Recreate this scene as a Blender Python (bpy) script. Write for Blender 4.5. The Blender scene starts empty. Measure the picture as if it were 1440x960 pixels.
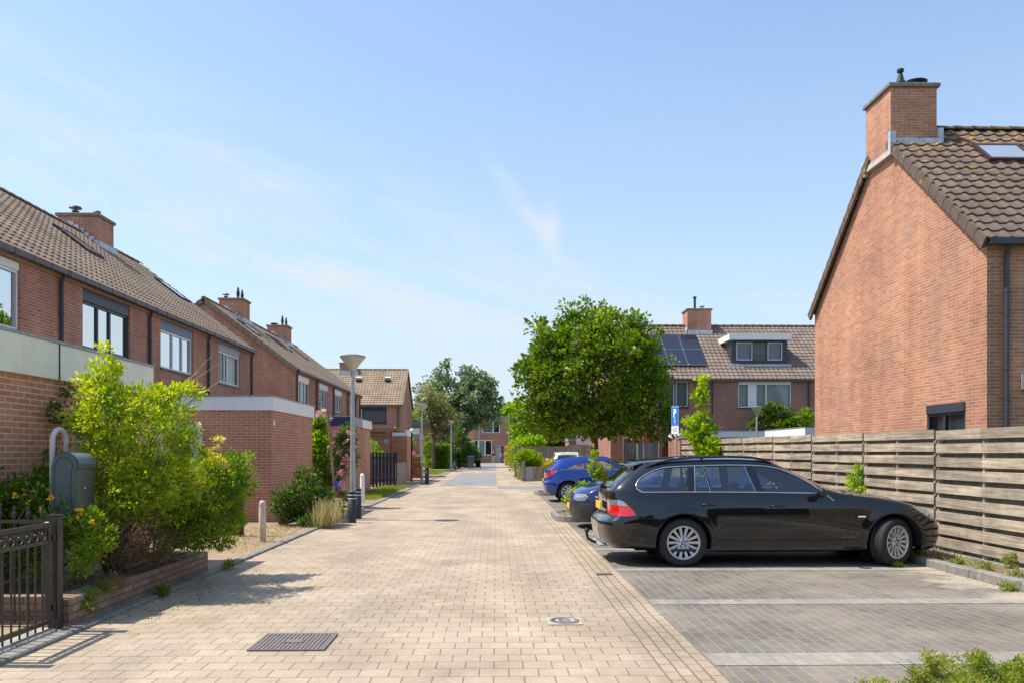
import bpy, bmesh, math, random
import numpy as np
from mathutils import Vector, Matrix, noise as mnoise
from mathutils.bvhtree import BVHTree
random.seed(7)
PI = math.pi
R = math.radians
scene = bpy.context.scene
col = scene.collection
# ------------------------------------------------------------------ camera geometry
F, HX, HY, EYE, TH = 1150.0, 720.0, 636.0, 1.55, R(1.146)
CT, ST = math.cos(TH), math.sin(TH)
def at(px, py, zc):
    xc = (px-HX)/F*zc
    return Vector((xc*CT+zc*ST, zc*CT-xc*ST, EYE-(py-HY)*zc/F))
def gx(px, Y):
    t = (px-HX)/F
    zc = Y/(CT-t*ST)
    return t*zc*CT+zc*ST
def ground(px, py, z=0.0):
    return at(px, py, (EYE-z)*F/(py-HY))
# ------------------------------------------------------------------ materials
MATS = {}
def new_mat(name):
    m = bpy.data.materials.new(name); m.use_nodes = True
    nt = m.node_tree
    b = nt.nodes['Principled BSDF']
    MATS[name] = m
    return m, nt, b
def N(nt, t, **kw):
    n = nt.nodes.new(t)
    for k, v in kw.items():
        if k in n.inputs.keys() if hasattr(n.inputs,'keys') else False: n.inputs[k].default_value = v
        else: setattr(n, k, v)
    return n
def L(nt, a, b): nt.links.new(a, b)
def c4(c): return (c[0], c[1], c[2], 1.0)
def math_node(nt, op, a, b=None, clamp=False):
    n = nt.nodes.new('ShaderNodeMath'); n.operation = op; n.use_clamp = clamp
    for i, v in enumerate((a, b)):
        if v is None: continue
        if isinstance(v, (int, float)): n.inputs[i].default_value = v
        else: nt.links.new(v, n.inputs[i])
    return n.outputs[0]
def mixc(nt, fac, a, b, mode='MIX'):
    n = nt.nodes.new('ShaderNodeMix'); n.data_type = 'RGBA'; n.blend_type = mode
    if isinstance(fac, (int, float)): n.inputs[0].default_value = fac
    else: nt.links.new(fac, n.inputs[0])
    for i, v in ((6, a), (7, b)):
        if isinstance(v, tuple): n.inputs[i].default_value = v if len(v) == 4 else c4(v)
        else: nt.links.new(v, n.inputs[i])
    return n.outputs[2]
def noise(nt, vec, scale, detail=3, rough=.55, out=0, dist=0):
    n = nt.nodes.new('ShaderNodeTexNoise'); n.inputs['Scale'].default_value = scale
    n.inputs['Detail'].default_value = detail; n.inputs['Roughness'].default_value = rough
    n.inputs['Distortion'].default_value = dist
    if vec is not None: nt.links.new(vec, n.inputs['Vector'])
    return n.outputs[out]
def ramp(nt, fac, stops):
    n = nt.nodes.new('ShaderNodeValToRGB')
    e = n.color_ramp.elements
    while len(e) < len(stops): e.new(.5)
    for i, (p, c) in enumerate(stops):
        e[i].position = p; e[i].color = c4(c) if not isinstance(c, (int, float)) else (c, c, c, 1)
    nt.links.new(fac, n.inputs[0]); return n.outputs[0]
def bump(nt, b, h, strength=.4, dist=.01):
    n = nt.nodes.new('ShaderNodeBump'); n.inputs['Strength'].default_value = strength
    n.inputs['Distance'].default_value = dist
    nt.links.new(h, n.inputs['Height']); nt.links.new(n.outputs[0], b.inputs['Normal'])
def pos(nt): return nt.nodes.new('ShaderNodeNewGeometry').outputs['Position']
def mapv(nt, vec, sc, rot=(0,0,0)):
    n = nt.nodes.new('ShaderNodeMapping'); n.inputs['Scale'].default_value = sc
    n.inputs['Rotation'].default_value = rot
    nt.links.new(vec, n.inputs[0]); return n.outputs[0]

def flat(name, c, rough=.6, metal=0.0, var=.12, vscale=3.0, bmp=0.0, coat=0.0, spec=.5, dirt=None):
    m, nt, b = new_mat(name)
    p = pos(nt)
    f = noise(nt, p, vscale, 5)
    v = ramp(nt, f, [(.3, 1-var), (.7, 1+var)]) if False else None
    lo = tuple(x*(1-var) for x in c); hi = tuple(min(1, x*(1+var)) for x in c)
    colr = ramp(nt, f, [(.32, lo), (.68, hi)])
    if dirt:
        g = noise(nt, mapv(nt, p, (6, 6, 1.2)), 1.0, 5, .7)
        g = ramp(nt, g, [(.48, 0.0), (.75, 1.0)])
        g2 = math_node(nt, 'MULTIPLY', g, dirt[1])
        colr = mixc(nt, g2, colr, c4(dirt[0]))
    L(nt, colr, b.inputs['Base Color'])
    b.inputs['Roughness'].default_value = rough; b.inputs['Metallic'].default_value = metal
    b.inputs['Coat Weight'].default_value = coat; b.inputs['Specular IOR Level'].default_value = spec
    b.inputs['Coat Roughness'].default_value = .03
    if bmp: bump(nt, b, noise(nt, p, 60, 4), bmp, .01)
    return m

def brick_mat(name, c1, c2, mortar, bw=.22, bh=.0625, ms=.006, mode='wall', stain=.25, extra=None, rough=.85, bs=.5, bias=0.0, offs=.5):
    m, nt, b = new_mat(name)
    g = nt.nodes.new('ShaderNodeNewGeometry')
    s = nt.nodes.new('ShaderNodeSeparateXYZ'); L(nt, g.outputs['Position'], s.inputs[0])
    cmb = nt.nodes.new('ShaderNodeCombineXYZ')
    if mode == 'wall':
        sn = nt.nodes.new('ShaderNodeSeparateXYZ'); L(nt, g.outputs['True Normal'], sn.inputs[0])
        ax = math_node(nt, 'ABSOLUTE', sn.outputs[0]); sel = math_node(nt, 'GREATER_THAN', ax, .6)
        mx = nt.nodes.new('ShaderNodeMix'); mx.data_type = 'FLOAT'
        L(nt, sel, mx.inputs[0]); L(nt, s.outputs[0], mx.inputs[2]); L(nt, s.outputs[1], mx.inputs[3])
        L(nt, mx.outputs[0], cmb.inputs[0]); L(nt, s.outputs[2], cmb.inputs[1])
    elif mode == 'rows_x':
        L(nt, s.outputs[0], cmb.inputs[0]); L(nt, s.outputs[1], cmb.inputs[1])
    else:
        L(nt, s.outputs[1], cmb.inputs[0]); L(nt, s.outputs[0], cmb.inputs[1])
    # hand-laid wobble
    wob = noise(nt, g.outputs['Position'], 1.7, 2, .5, out=1)
    vm = nt.nodes.new('ShaderNodeVectorMath'); vm.operation = 'MULTIPLY_ADD'
    L(nt, wob, vm.inputs[0]); vm.inputs[1].default_value = (.02, .02, 0) if mode != 'wall' else (.006, .006, 0)
    L(nt, cmb.outputs[0], vm.inputs[2])
    br = nt.nodes.new('ShaderNodeTexBrick'); L(nt, vm.outputs[0], br.inputs['Vector'])
    br.inputs['Scale'].default_value = 1; br.inputs['Brick Width'].default_value = bw
    br.inputs['Row Height'].default_value = bh; br.inputs['Mortar Size'].default_value = ms
    br.inputs['Mortar Smooth'].default_value = .25; br.inputs['Bias'].default_value = bias
    br.offset = offs
    br.inputs['Color1'].default_value = c4(c1); br.inputs['Color2'].default_value = c4(c2)
    br.inputs['Mortar'].default_value = c4(mortar)
    f = noise(nt, g.outputs['Position'], .55, 5, .6)
    k = ramp(nt, f, [(.3, 1-stain), (.72, 1+stain*.5)])
    cc = mixc(nt, 1.0, br.outputs['Color'], k, 'MULTIPLY')
    f2 = noise(nt, g.outputs['Position'], 45, 3)
    k2 = ramp(nt, f2, [(.3, .86), (.7, 1.1)])
    cc = mixc(nt, 1.0, cc, k2, 'MULTIPLY')
    if extra: cc = extra(nt, cc, g.outputs['Position'], br.outputs['Fac'])
    L(nt, cc, b.inputs['Base Color']); b.inputs['Roughness'].default_value = rough
    b.inputs['Specular IOR Level'].default_value = .25
    h = math_node(nt, 'SUBTRACT', 1.0, br.outputs['Fac'])
    h = math_node(nt, 'ADD', h, math_node(nt, 'MULTIPLY', f2, .35))
    bump(nt, b, h, bs, .008)
    return m

def efflorescence(nt, cc, p, fac):
    n = noise(nt, mapv(nt, p, (1.6, 1.6, .7)), 1.3, 6, .75)
    r = ramp(nt, n, [(.60, 0.0), (.78, .45)])
    cc = mixc(nt, r, cc, (.55, .47, .43, 1))
    st = noise(nt, mapv(nt, p, (2.2, 2.2, .22)), 1.0, 5, .65)
    cc = mixc(nt, 1.0, cc, ramp(nt, st, [(.3, (.80,.79,.78)), (.62, (1.06,1.05,1.04))]), 'MULTIPLY')
    pn = noise(nt, p, .9, 3, .5); cc = mixc(nt, ramp(nt, pn, [(.55, 0.0), (.75, .22)]), cc, (.30,.24,.20,1))
    return cc
BR_L = brick_mat('brick_wall_red', (.60,.245,.145), (.46,.175,.105), (.64,.52,.42), extra=efflorescence)
BR_SHED = brick_mat('brick_shed_red', (.66,.275,.16), (.52,.205,.12), (.70,.58,.45), ms=.007)
BR_R = brick_mat('brick_gable_orange', (.60,.275,.155), (.44,.19,.115), (.66,.53,.41), extra=efflorescence, ms=.005)
BR_FAR = brick_mat('brick_far_brown', (.46,.205,.145), (.36,.155,.11), (.50,.40,.32))
BR_LOW = brick_mat('brick_planter_sandy', (.40,.27,.18), (.30,.19,.13), (.16,.13,.10), ms=.008, bh=.07, bw=.2, stain=.5)
def moss_road(nt, cc, p, fac):
    # dirt and dry moss sitting in the joints, tyre-polished lane
    n = noise(nt, p, 2.3, 5, .7); r = ramp(nt, n, [(.42, 0.0), (.7, 1.0)])
    jf = math_node(nt, 'MULTIPLY', fac, r)
    cc = mixc(nt, jf, cc, (.23, .17, .07, 1))
    n2 = noise(nt, mapv(nt, p, (.9, .18, 1)), 1.0, 4, .6)
    r2 = ramp(nt, n2, [(.35, (.80,.80,.81)), (.65, (1.08,1.06,1.03))])
    cc = mixc(nt, 1.0, cc, r2, 'MULTIPLY')
    n5 = noise(nt, p, .8, 7, .75); r5 = ramp(nt, n5, [(.42, (1,1,1)), (.60, (.82,.80,.76)), (.66, (1.02,1.02,1.0))]); cc = mixc(nt, 1.0, cc, r5, 'MULTIPLY')
    sp = noise(nt, p, 16, 3, .5); rs = ramp(nt, sp, [(.68, 0.0), (.74, .45)])
    return mixc(nt, rs, cc, (.20, .16, .12, 1))
ROAD = brick_mat('sand_coloured_pavers', (.505,.41,.302), (.45,.363,.268), (.28,.22,.135), bw=.21, bh=.203, ms=.0052, mode='rows_x', stain=.16, extra=moss_road, bs=.6)
STRIP = brick_mat('sand_coloured_edge_pavers', (.495,.402,.296), (.44,.352,.258), (.25,.19,.12), bw=.21, bh=.1, ms=.0075, mode='rows_y', stain=.2, extra=moss_road, bs=.6)
def moss_park(nt, cc, p, fac):
    n = noise(nt, p, 1.3, 6, .7); r = ramp(nt, n, [(.46, 0.0), (.60, 1.0)])
    jf = math_node(nt, 'MULTIPLY', fac, r)
    cc = mixc(nt, jf, cc, (.34, .23, .10, 1))
    n3 = noise(nt, p, .7, 4, .7); r3 = ramp(nt, n3, [(.45, 0.0), (.7, .55)])
    cc = mixc(nt, r3, cc, (.33, .28, .22, 1))
    sx = nt.nodes.new('ShaderNodeSeparateXYZ'); L(nt, p, sx.inputs[0])
    kx = math_node(nt, 'ADD', math_node(nt, 'MULTIPLY', math_node(nt, 'SUBTRACT', sx.outputs[0], 5.1), .9), math_node(nt, 'MULTIPLY', math_node(nt, 'SUBTRACT', n, .5), 2.2))
    cc = mixc(nt, ramp(nt, kx, [(.15, 0.0), (.55, .8)]), cc, (.43, .36, .27, 1))
    n6 = noise(nt, p, 2.2, 4, .6); cc = mixc(nt, ramp(nt, n6, [(.66, 0.0), (.73, .55)]), cc, (.075, .07, .065, 1))
    n4 = noise(nt, p, 14, 4, .7); r4 = ramp(nt, n4, [(.66, 0.0), (.74, .5)])
    return mixc(nt, r4, cc, (.48, .44, .38, 1))
PARK = brick_mat('dark_grey_pavers', (.20,.175,.148), (.15,.135,.12), (.36,.30,.20), bw=.21, bh=.105, ms=.0045, mode='rows_y', stain=.3, extra=moss_park)
BAY = brick_mat('light_grey_pavers', (.34,.315,.275), (.27,.25,.22), (.22,.19,.15), bw=.21, bh=.105, ms=.005, mode='rows_y', stain=.25, extra=moss_park)
GREYPAVE = brick_mat('grey_patch_pavers', (.30,.29,.28), (.25,.245,.24), (.2,.19,.17), bw=.21, bh=.105, ms=.005, mode='rows_y', stain=.2)
def dirt_walk(nt, cc, p, fac):
    n = noise(nt, p, 1.6, 6, .7); r = ramp(nt, n, [(.45, 0.0), (.62, .9)])
    return mixc(nt, r, cc, (.30, .27, .13, 1))
WALK = brick_mat('reddish_pavement', (.42,.27,.19), (.36,.25,.19), (.22,.17,.12), bw=.3, bh=.3, ms=.008, mode='rows_x', stain=.3, extra=dirt_walk)

def tile_mat(name, c, lichen=.0):
    m, nt, b = new_mat(name); p = pos(nt)
    f = noise(nt, p, 1.2, 5, .6); lo = tuple(x*.72 for x in c); hi = tuple(x*1.22 for x in c)
    cc = ramp(nt, f, [(.3, lo), (.7, hi)])
    f2 = noise(nt, p, 30, 4, .7); cc = mixc(nt, 1.0, cc, ramp(nt, f2, [(.3, .8), (.7, 1.15)]), 'MULTIPLY')
    if lichen:
        n = noise(nt, p, 5.2, 6, .72)
        s = nt.nodes.new('ShaderNodeSeparateXYZ'); L(nt, p, s.inputs[0])
        hgt = math_node(nt, 'MULTIPLY', math_node(nt, 'SUBTRACT', s.outputs[2], 5.5), .03*lichen)
        r = ramp(nt, math_node(nt, 'ADD', n, hgt), [(.655, 0.0), (.70, .8)])
        cc = mixc(nt, r, cc, (.42, .235, .05, 1))
    L(nt, cc, b.inputs['Base Color']); b.inputs['Roughness'].default_value = .85
    b.inputs['Specular IOR Level'].default_value = .3
    bump(nt, b, f2, .3, .01)
    return m
TILE_L = tile_mat('concrete_roof_tile_tan', (.29,.215,.155))
TILE_R = tile_mat('concrete_roof_tile_brown', (.145,.105,.08), 1.35)
TILE_C = tile_mat('concrete_roof_tile_pale', (.31,.23,.155), .9)
TILE_E = tile_mat('concrete_roof_tile_grey_brown', (.22,.165,.13), .1)

def wood_mat(name, c, rough=.8, axis=1, contrast=.45, boards=False):
    m, nt, b = new_mat(name); p = pos(nt)
    sc = [22, 22, 22]; sc[axis] = 1.1
    f = noise(nt, mapv(nt, p, tuple(sc)), 1.0, 6, .65)
    cc = ramp(nt, f, [(.3, tuple(x*(1-contrast) for x in c)), (.62, tuple(min(1, x*1.12) for x in c))])
    f2 = noise(nt, p, 2.6, 5, .7); cc = mixc(nt, 1.0, cc, ramp(nt, f2, [(.3, .68), (.66, 1.12)]), 'MULTIPLY')
    v = nt.nodes.new('ShaderNodeTexVoronoi'); v.inputs['Scale'].default_value = 3.1; L(nt, mapv(nt, p, (1, 1, 2)), v.inputs['Vector'])
    kn = ramp(nt, v.outputs['Distance'], [(.05, .5), (.10, 0.0)])
    cc = mixc(nt, kn, cc, tuple(x*.35 for x in c)+(1,))
    if boards:                                                      # every board weathered a little differently
        s = nt.nodes.new('ShaderNodeSeparateXYZ'); L(nt, p, s.inputs[0]); cb = nt.nodes.new('ShaderNodeCombineXYZ')
        L(nt, math_node(nt, 'FLOOR', math_node(nt, 'DIVIDE', math_node(nt, 'ADD', s.outputs[2], .11), .199)), cb.inputs[0])
        L(nt, math_node(nt, 'FLOOR', math_node(nt, 'DIVIDE', math_node(nt, 'SUBTRACT', s.outputs[1], 4.98), 1.2)), cb.inputs[1])
        wn = nt.nodes.new('ShaderNodeTexWhiteNoise'); L(nt, cb.outputs[0], wn.inputs['Vector'])
        cc = mixc(nt, 1.0, cc, ramp(nt, wn.outputs['Value'], [(0, (.74,.73,.72)), (.5, (.95,.94,.92)), (1, (1.12,1.09,1.03))]), 'MULTIPLY')
        al = noise(nt, mapv(nt, p, (1, .7, 1.6)), 1.3, 5, .7); cc = mixc(nt, ramp(nt, al, [(.56, 0.0), (.72, .4)]), cc, (.17, .165, .11, 1))
    L(nt, cc, b.inputs['Base Color']); b.inputs['Roughness'].default_value = rough
    b.inputs['Specular IOR Level'].default_value = .25
    bump(nt, b, f, .4, .006)
    return m
WOOD_FENCE = wood_mat('weathered_fence_wood', (.51,.42,.315), axis=1, boards=True, contrast=.55)
WOOD_GREY = wood_mat('weathered_grey_wood', (.30,.26,.21), axis=2)
WOOD_BROWN = wood_mat('brown_wood', (.16,.09,.055), axis=2)
WOOD_CABIN = wood_mat('cabin_wood', (.33,.22,.13), axis=0)
WOOD_RED = wood_mat('red_stained_wood', (.35,.09,.04), axis=2)
WOOD_BLUE = wood_mat('dark_blue_painted_wood', (.025,.033,.06), .5, axis=2, contrast=.3)
WOOD_PALE = wood_mat('pale_grey_wood', (.42,.38,.32), axis=2)
STAKE = wood_mat('stake_wood', (.38,.25,.18), axis=2)
WHITE = flat('white_paint', (.91,.91,.90), .45, var=.03, dirt=((.5,.47,.4), .15))
WHITE2 = flat('white_frame_paint', (.88,.88,.89), .35, var=.03)
CREAM = flat('cream_panel', (.88,.86,.70), .45, var=.05, dirt=((.40,.38,.28), .25))
SOFFIT = flat('soffit_cream', (.42,.36,.25), .7, var=.1)
ANTHR = flat('anthracite_paint', (.045,.05,.062), .4, var=.08)
NAVY = flat('navy_panel', (.018,.03,.085), .45, var=.1, dirt=((.1,.1,.12), .3))
PURPLEDARK = flat('dark_purple_brown_paint', (.05,.025,.03), .5)
BLUEBOX = flat('blue_grey_panel', (.11,.16,.23), .4, var=.05)
GREYPANEL = flat('grey_panel', (.33,.34,.36), .45, var=.06, dirt=((.2,.19,.16), .4))
ZINC = flat('zinc_sheet', (.36,.39,.42), .5, .4, var=.25, vscale=6)
LEAD = flat('lead_flashing', (.52,.57,.62), .55, .2, var=.2, vscale=6)
PIPE = flat('dark_pvc_pipe', (.05,.053,.065), .45, var=.1)
PIPE_GREY = flat('grey_pvc_pipe', (.23,.22,.21), .5, var=.1)
GUTTER = flat('brown_gutter', (.13,.095,.088), .5, var=.15)
BLACK = flat('black_metal', (.018,.018,.02), .4, var=.2)
BLACKMATT = flat('black_matt', (.012,.012,.013), .85, var=.2)
GATE = flat('gate_black_brown_steel', (.040,.032,.028), .38, var=.3, vscale=20)
IRON = flat('cast_iron', (.20,.165,.15), .6, .2, var=.2, vscale=25, bmp=.4)
CONC = flat('concrete', (.37,.34,.30), .9, var=.22, vscale=7, bmp=.5, dirt=((.13,.11,.09), .6))
KERB = flat('concrete_kerb', (.24,.22,.195), .9, var=.25, vscale=9, bmp=.5, dirt=((.10,.09,.07), .6))
CONC_L = flat('light_concrete', (.55,.51,.44), .85, var=.1, vscale=9, bmp=.4)
SOIL = flat('dry_soil', (.17,.12,.08), .95, var=.4, vscale=14, bmp=1.0, dirt=((.30,.25,.15), .6))
GRASSGROUND = flat('grassy_soil', (.20,.19,.075), .95, var=.4, vscale=5, bmp=1.0, dirt=((.36,.29,.15), .8))
FARGROUND = flat('ground_beyond', (.15,.15,.07), .95, var=.3, vscale=.3)
POLE = flat('galvanised_pole', (.42,.45,.48), .45, .35, var=.12, vscale=10)
LAMPBOWL = flat('lamp_bowl_cream', (.60,.56,.46), .35, var=.06, dirt=((.35,.3,.2), .4))
FELT = flat('roof_felt', (.10,.10,.10), .9, var=.2)
CURTAIN = flat('light_curtain', (.78,.82,.82), .8, var=.06, vscale=2)
CURTAIN_D = flat('grey_blind', (.34,.38,.39), .8, var=.1)
CURTAIN_G = flat('green_grey_blind', (.45,.60,.52), .8, var=.1)
CURTAIN_P = flat('lilac_curtain', (.40,.36,.52), .8, var=.1)
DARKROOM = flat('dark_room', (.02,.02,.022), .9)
SOLAR = flat('solar_cells', (.014,.015,.028), .25, var=.2, coat=.6)
RUSTWHITE = flat('peeling_white_wood_paint', (.60,.50,.42), .7, var=.15, vscale=14, dirt=((.42,.20,.09), 1.0))
MAILDARK = flat('mailbox_dark_green_grey', (.075,.105,.11), .45, var=.12)
MAILLIGHT = flat('mailbox_front_green_grey', (.15,.175,.16), .35, .1, var=.12, dirt=((.3,.3,.24), .3))
SKIN = flat('skin', (.50,.30,.21), .6, var=.05)
REDCLOTH = flat('red_parasol_cloth', (.45,.04,.04), .8)
BLUEPL = flat('blue_plastic', (.03,.10,.38), .45, var=.08)
GREYPL = flat('grey_bin_plastic', (.11,.11,.115), .5, var=.1)
SIGNBLUE = flat('sign_blue', (.01,.16,.55), .35, var=.02)
SIGNLIGHT = flat('sign_light_blue_edge', (.12,.38,.70), .35, var=.02)
BARK = flat('bark', (.15,.11,.08), .95, var=.35, vscale=18, bmp=1.0)
TWIG = flat('pale_twig', (.36,.27,.18), .9, var=.2)

def glass_mat(name, tint=(.8,.9,.9), refl=.12, rough=.0):
    m = bpy.data.materials.new(name); m.use_nodes = True; nt = m.node_tree
    nt.nodes.clear()
    o = nt.nodes.new('ShaderNodeOutputMaterial')
    t = nt.nodes.new('ShaderNodeBsdfTransparent'); t.inputs[0].default_value = c4(tint)
    g = nt.nodes.new('ShaderNodeBsdfGlossy'); g.inputs['Roughness'].default_value = rough
    lw = nt.nodes.new('ShaderNodeFresnel'); lw.inputs[0].default_value = 1.5
    f = math_node(nt, 'ADD', lw.outputs[0], refl, clamp=True)
    mx = nt.nodes.new('ShaderNodeMixShader'); L(nt, f, mx.inputs[0]); L(nt, t.outputs[0], mx.inputs[1]); L(nt, g.outputs[0], mx.inputs[2])
    L(nt, mx.outputs[0], o.inputs[0]); return m
GLASS = glass_mat('window_glass', (.85,.9,.9), .03)
CARGLASS = glass_mat('car_glass', (.84,.95,.93), .12)
LAMPGLASS = glass_mat('lamp_lens_glass', (.9,.92,.95), .15)

def paint(name, c, rough=.25):
    m, nt, b = new_mat(name)
    b.inputs['Base Color'].default_value = c4(c); b.inputs['Roughness'].default_value = rough
    b.inputs['Metallic'].default_value = .0; b.inputs['Specular IOR Level'].default_value = .1
    b.inputs['Coat Weight'].default_value = 1.0; b.inputs['Coat Roughness'].default_value = .02; b.inputs['Coat IOR'].default_value = 1.62
    p = pos(nt); f = noise(nt, p, 5, 5, .7)
    L(nt, ramp(nt, f, [(.4, rough*.8), (.8, rough*1.5)]), b.inputs['Roughness'])
    return m
CARBLACK = paint('black_car_paint', (.006,.0065,.008))
CARBLUE = paint('bright_blue_car_paint', (.006,.035,.24), .3)
CARNAVY = paint('dark_blue_car_paint', (.005,.013,.10), .3)
CARWHITE = paint('white_car_paint', (.72,.73,.74), .3)
CHROME = flat('satin_chrome', (.75,.76,.78), .18, 1.0, var=.03)
ALLOY = flat('silver_alloy', (.62,.62,.64), .3, .55, var=.05)
TYRE = flat('tyre_rubber', (.022,.022,.023), .8, var=.2, vscale=40)
REDLENS = flat('red_lamp_lens', (.62,.012,.012), .12, var=.1, vscale=30, coat=1.0)
CLEARLENS = flat('clear_lamp_lens', (.34,.35,.37), .12, .5, var=.45, vscale=40, coat=1.0)
AMBER = flat('pale_side_lamp', (.75,.62,.42), .2, coat=1.0)
PLATE = flat('yellow_number_plate', (.85,.50,.01), .4, var=.02)
BMPBLACK = flat('dark_bumper_plastic', (.03,.032,.036), .5, var=.15)
SEAT = flat('dark_car_seat', (.045,.047,.05), .8)

def leaf_mat(name, cols, trans=.45, rough=.45):
    m, nt, b = new_mat(name)
    a = nt.nodes.new('ShaderNodeAttribute'); a.attribute_name = 'tint'
    n = len(cols)
    cc = ramp(nt, a.outputs['Fac'], [(i/(n-1), c) for i, c in enumerate(cols)])
    L(nt, cc, b.inputs['Base Color']); b.inputs['Roughness'].default_value = rough
    b.inputs['Specular IOR Level'].default_value = .4
    t = nt.nodes.new('ShaderNodeBsdfTranslucent')
    hs = nt.nodes.new('ShaderNodeHueSaturation'); hs.inputs['Saturation'].default_value = 1.15; hs.inputs['Value'].default_value = 1.9
    hs.inputs['Hue'].default_value = .49
    L(nt, cc, hs.inputs['Color']); L(nt, hs.outputs[0], t.inputs[0])
    mx = nt.nodes.new('ShaderNodeMixShader'); mx.inputs[0].default_value = trans
    o = [x for x in nt.nodes if x.type == 'OUTPUT_MATERIAL'][0]
    L(nt, b.outputs[0], mx.inputs[1]); L(nt, t.outputs[0], mx.inputs[2]); L(nt, mx.outputs[0], o.inputs[0])
    return m
LF_YELLOW = leaf_mat('leaves_yellow_green', [(.09,.17,.018), (.20,.31,.025), (.34,.43,.03), (.52,.53,.04)])
LF_SHRUB = leaf_mat('leaves_fresh_green', [(.04,.09,.012), (.10,.19,.018), (.19,.30,.022), (.32,.40,.03)])
LF_DARK = leaf_mat('leaves_dark_green', [(.02,.05,.014), (.045,.09,.02), (.08,.14,.028), (.14,.20,.04)])
LF_TREE = leaf_mat('leaves_linden_green', [(.035,.08,.008), (.08,.15,.012), (.15,.235,.016), (.28,.34,.025)], .40)
LF_BLUE = leaf_mat('leaves_grey_green', [(.08,.12,.06), (.14,.19,.09), (.21,.27,.13), (.30,.36,.19)])
LF_RED = leaf_mat('leaves_reddish_green', [(.12,.13,.05), (.20,.20,.08), (.20,.24,.08), (.32,.25,.13)])
LF_BRIGHT = leaf_mat('leaves_bright_lime', [(.10,.20,.01), (.17,.30,.012), (.26,.40,.02), (.36,.46,.03)])
LF_DRY = leaf_mat('leaves_dry_brown', [(.12,.08,.045), (.22,.15,.08), (.30,.22,.11), (.14,.15,.05)])
LF_GOLD = leaf_mat('flowers_yellow', [(.55,.33,.01), (.75,.48,.01), (.8,.42,.01), (.7,.5,.05)], .2)
LF_PINK = leaf_mat('flowers_pink', [(.65,.22,.33), (.78,.36,.45), (.82,.50,.52), (.85,.62,.55)], .25)
LF_HOTPINK = leaf_mat('flowers_hot_pink', [(.7,.04,.22), (.75,.12,.35), (.8,.25,.45), (.8,.3,.5)], .25)
LF_PURPLE = leaf_mat('flowers_purple', [(.20,.10,.50), (.28,.16,.60), (.34,.22,.65), (.25,.12,.45)], .25)
LF_STRAW = leaf_mat('straw_grass', [(.28,.26,.08), (.45,.38,.18), (.55,.46,.25), (.30,.34,.10)], .25)
LF_WEED = leaf_mat('weed_green', [(.08,.14,.02), (.14,.22,.03), (.25,.30,.05), (.35,.33,.10)])
LF_LOW = leaf_mat('leaves_yellowish_green', [(.10,.17,.025), (.20,.27,.04), (.33,.38,.07), (.44,.38,.10)])
LF_GOLDBUSH = leaf_mat('leaves_yellow_hedge', [(.16,.22,.02), (.30,.30,.02), (.50,.42,.03), (.20,.28,.03)])

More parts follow.
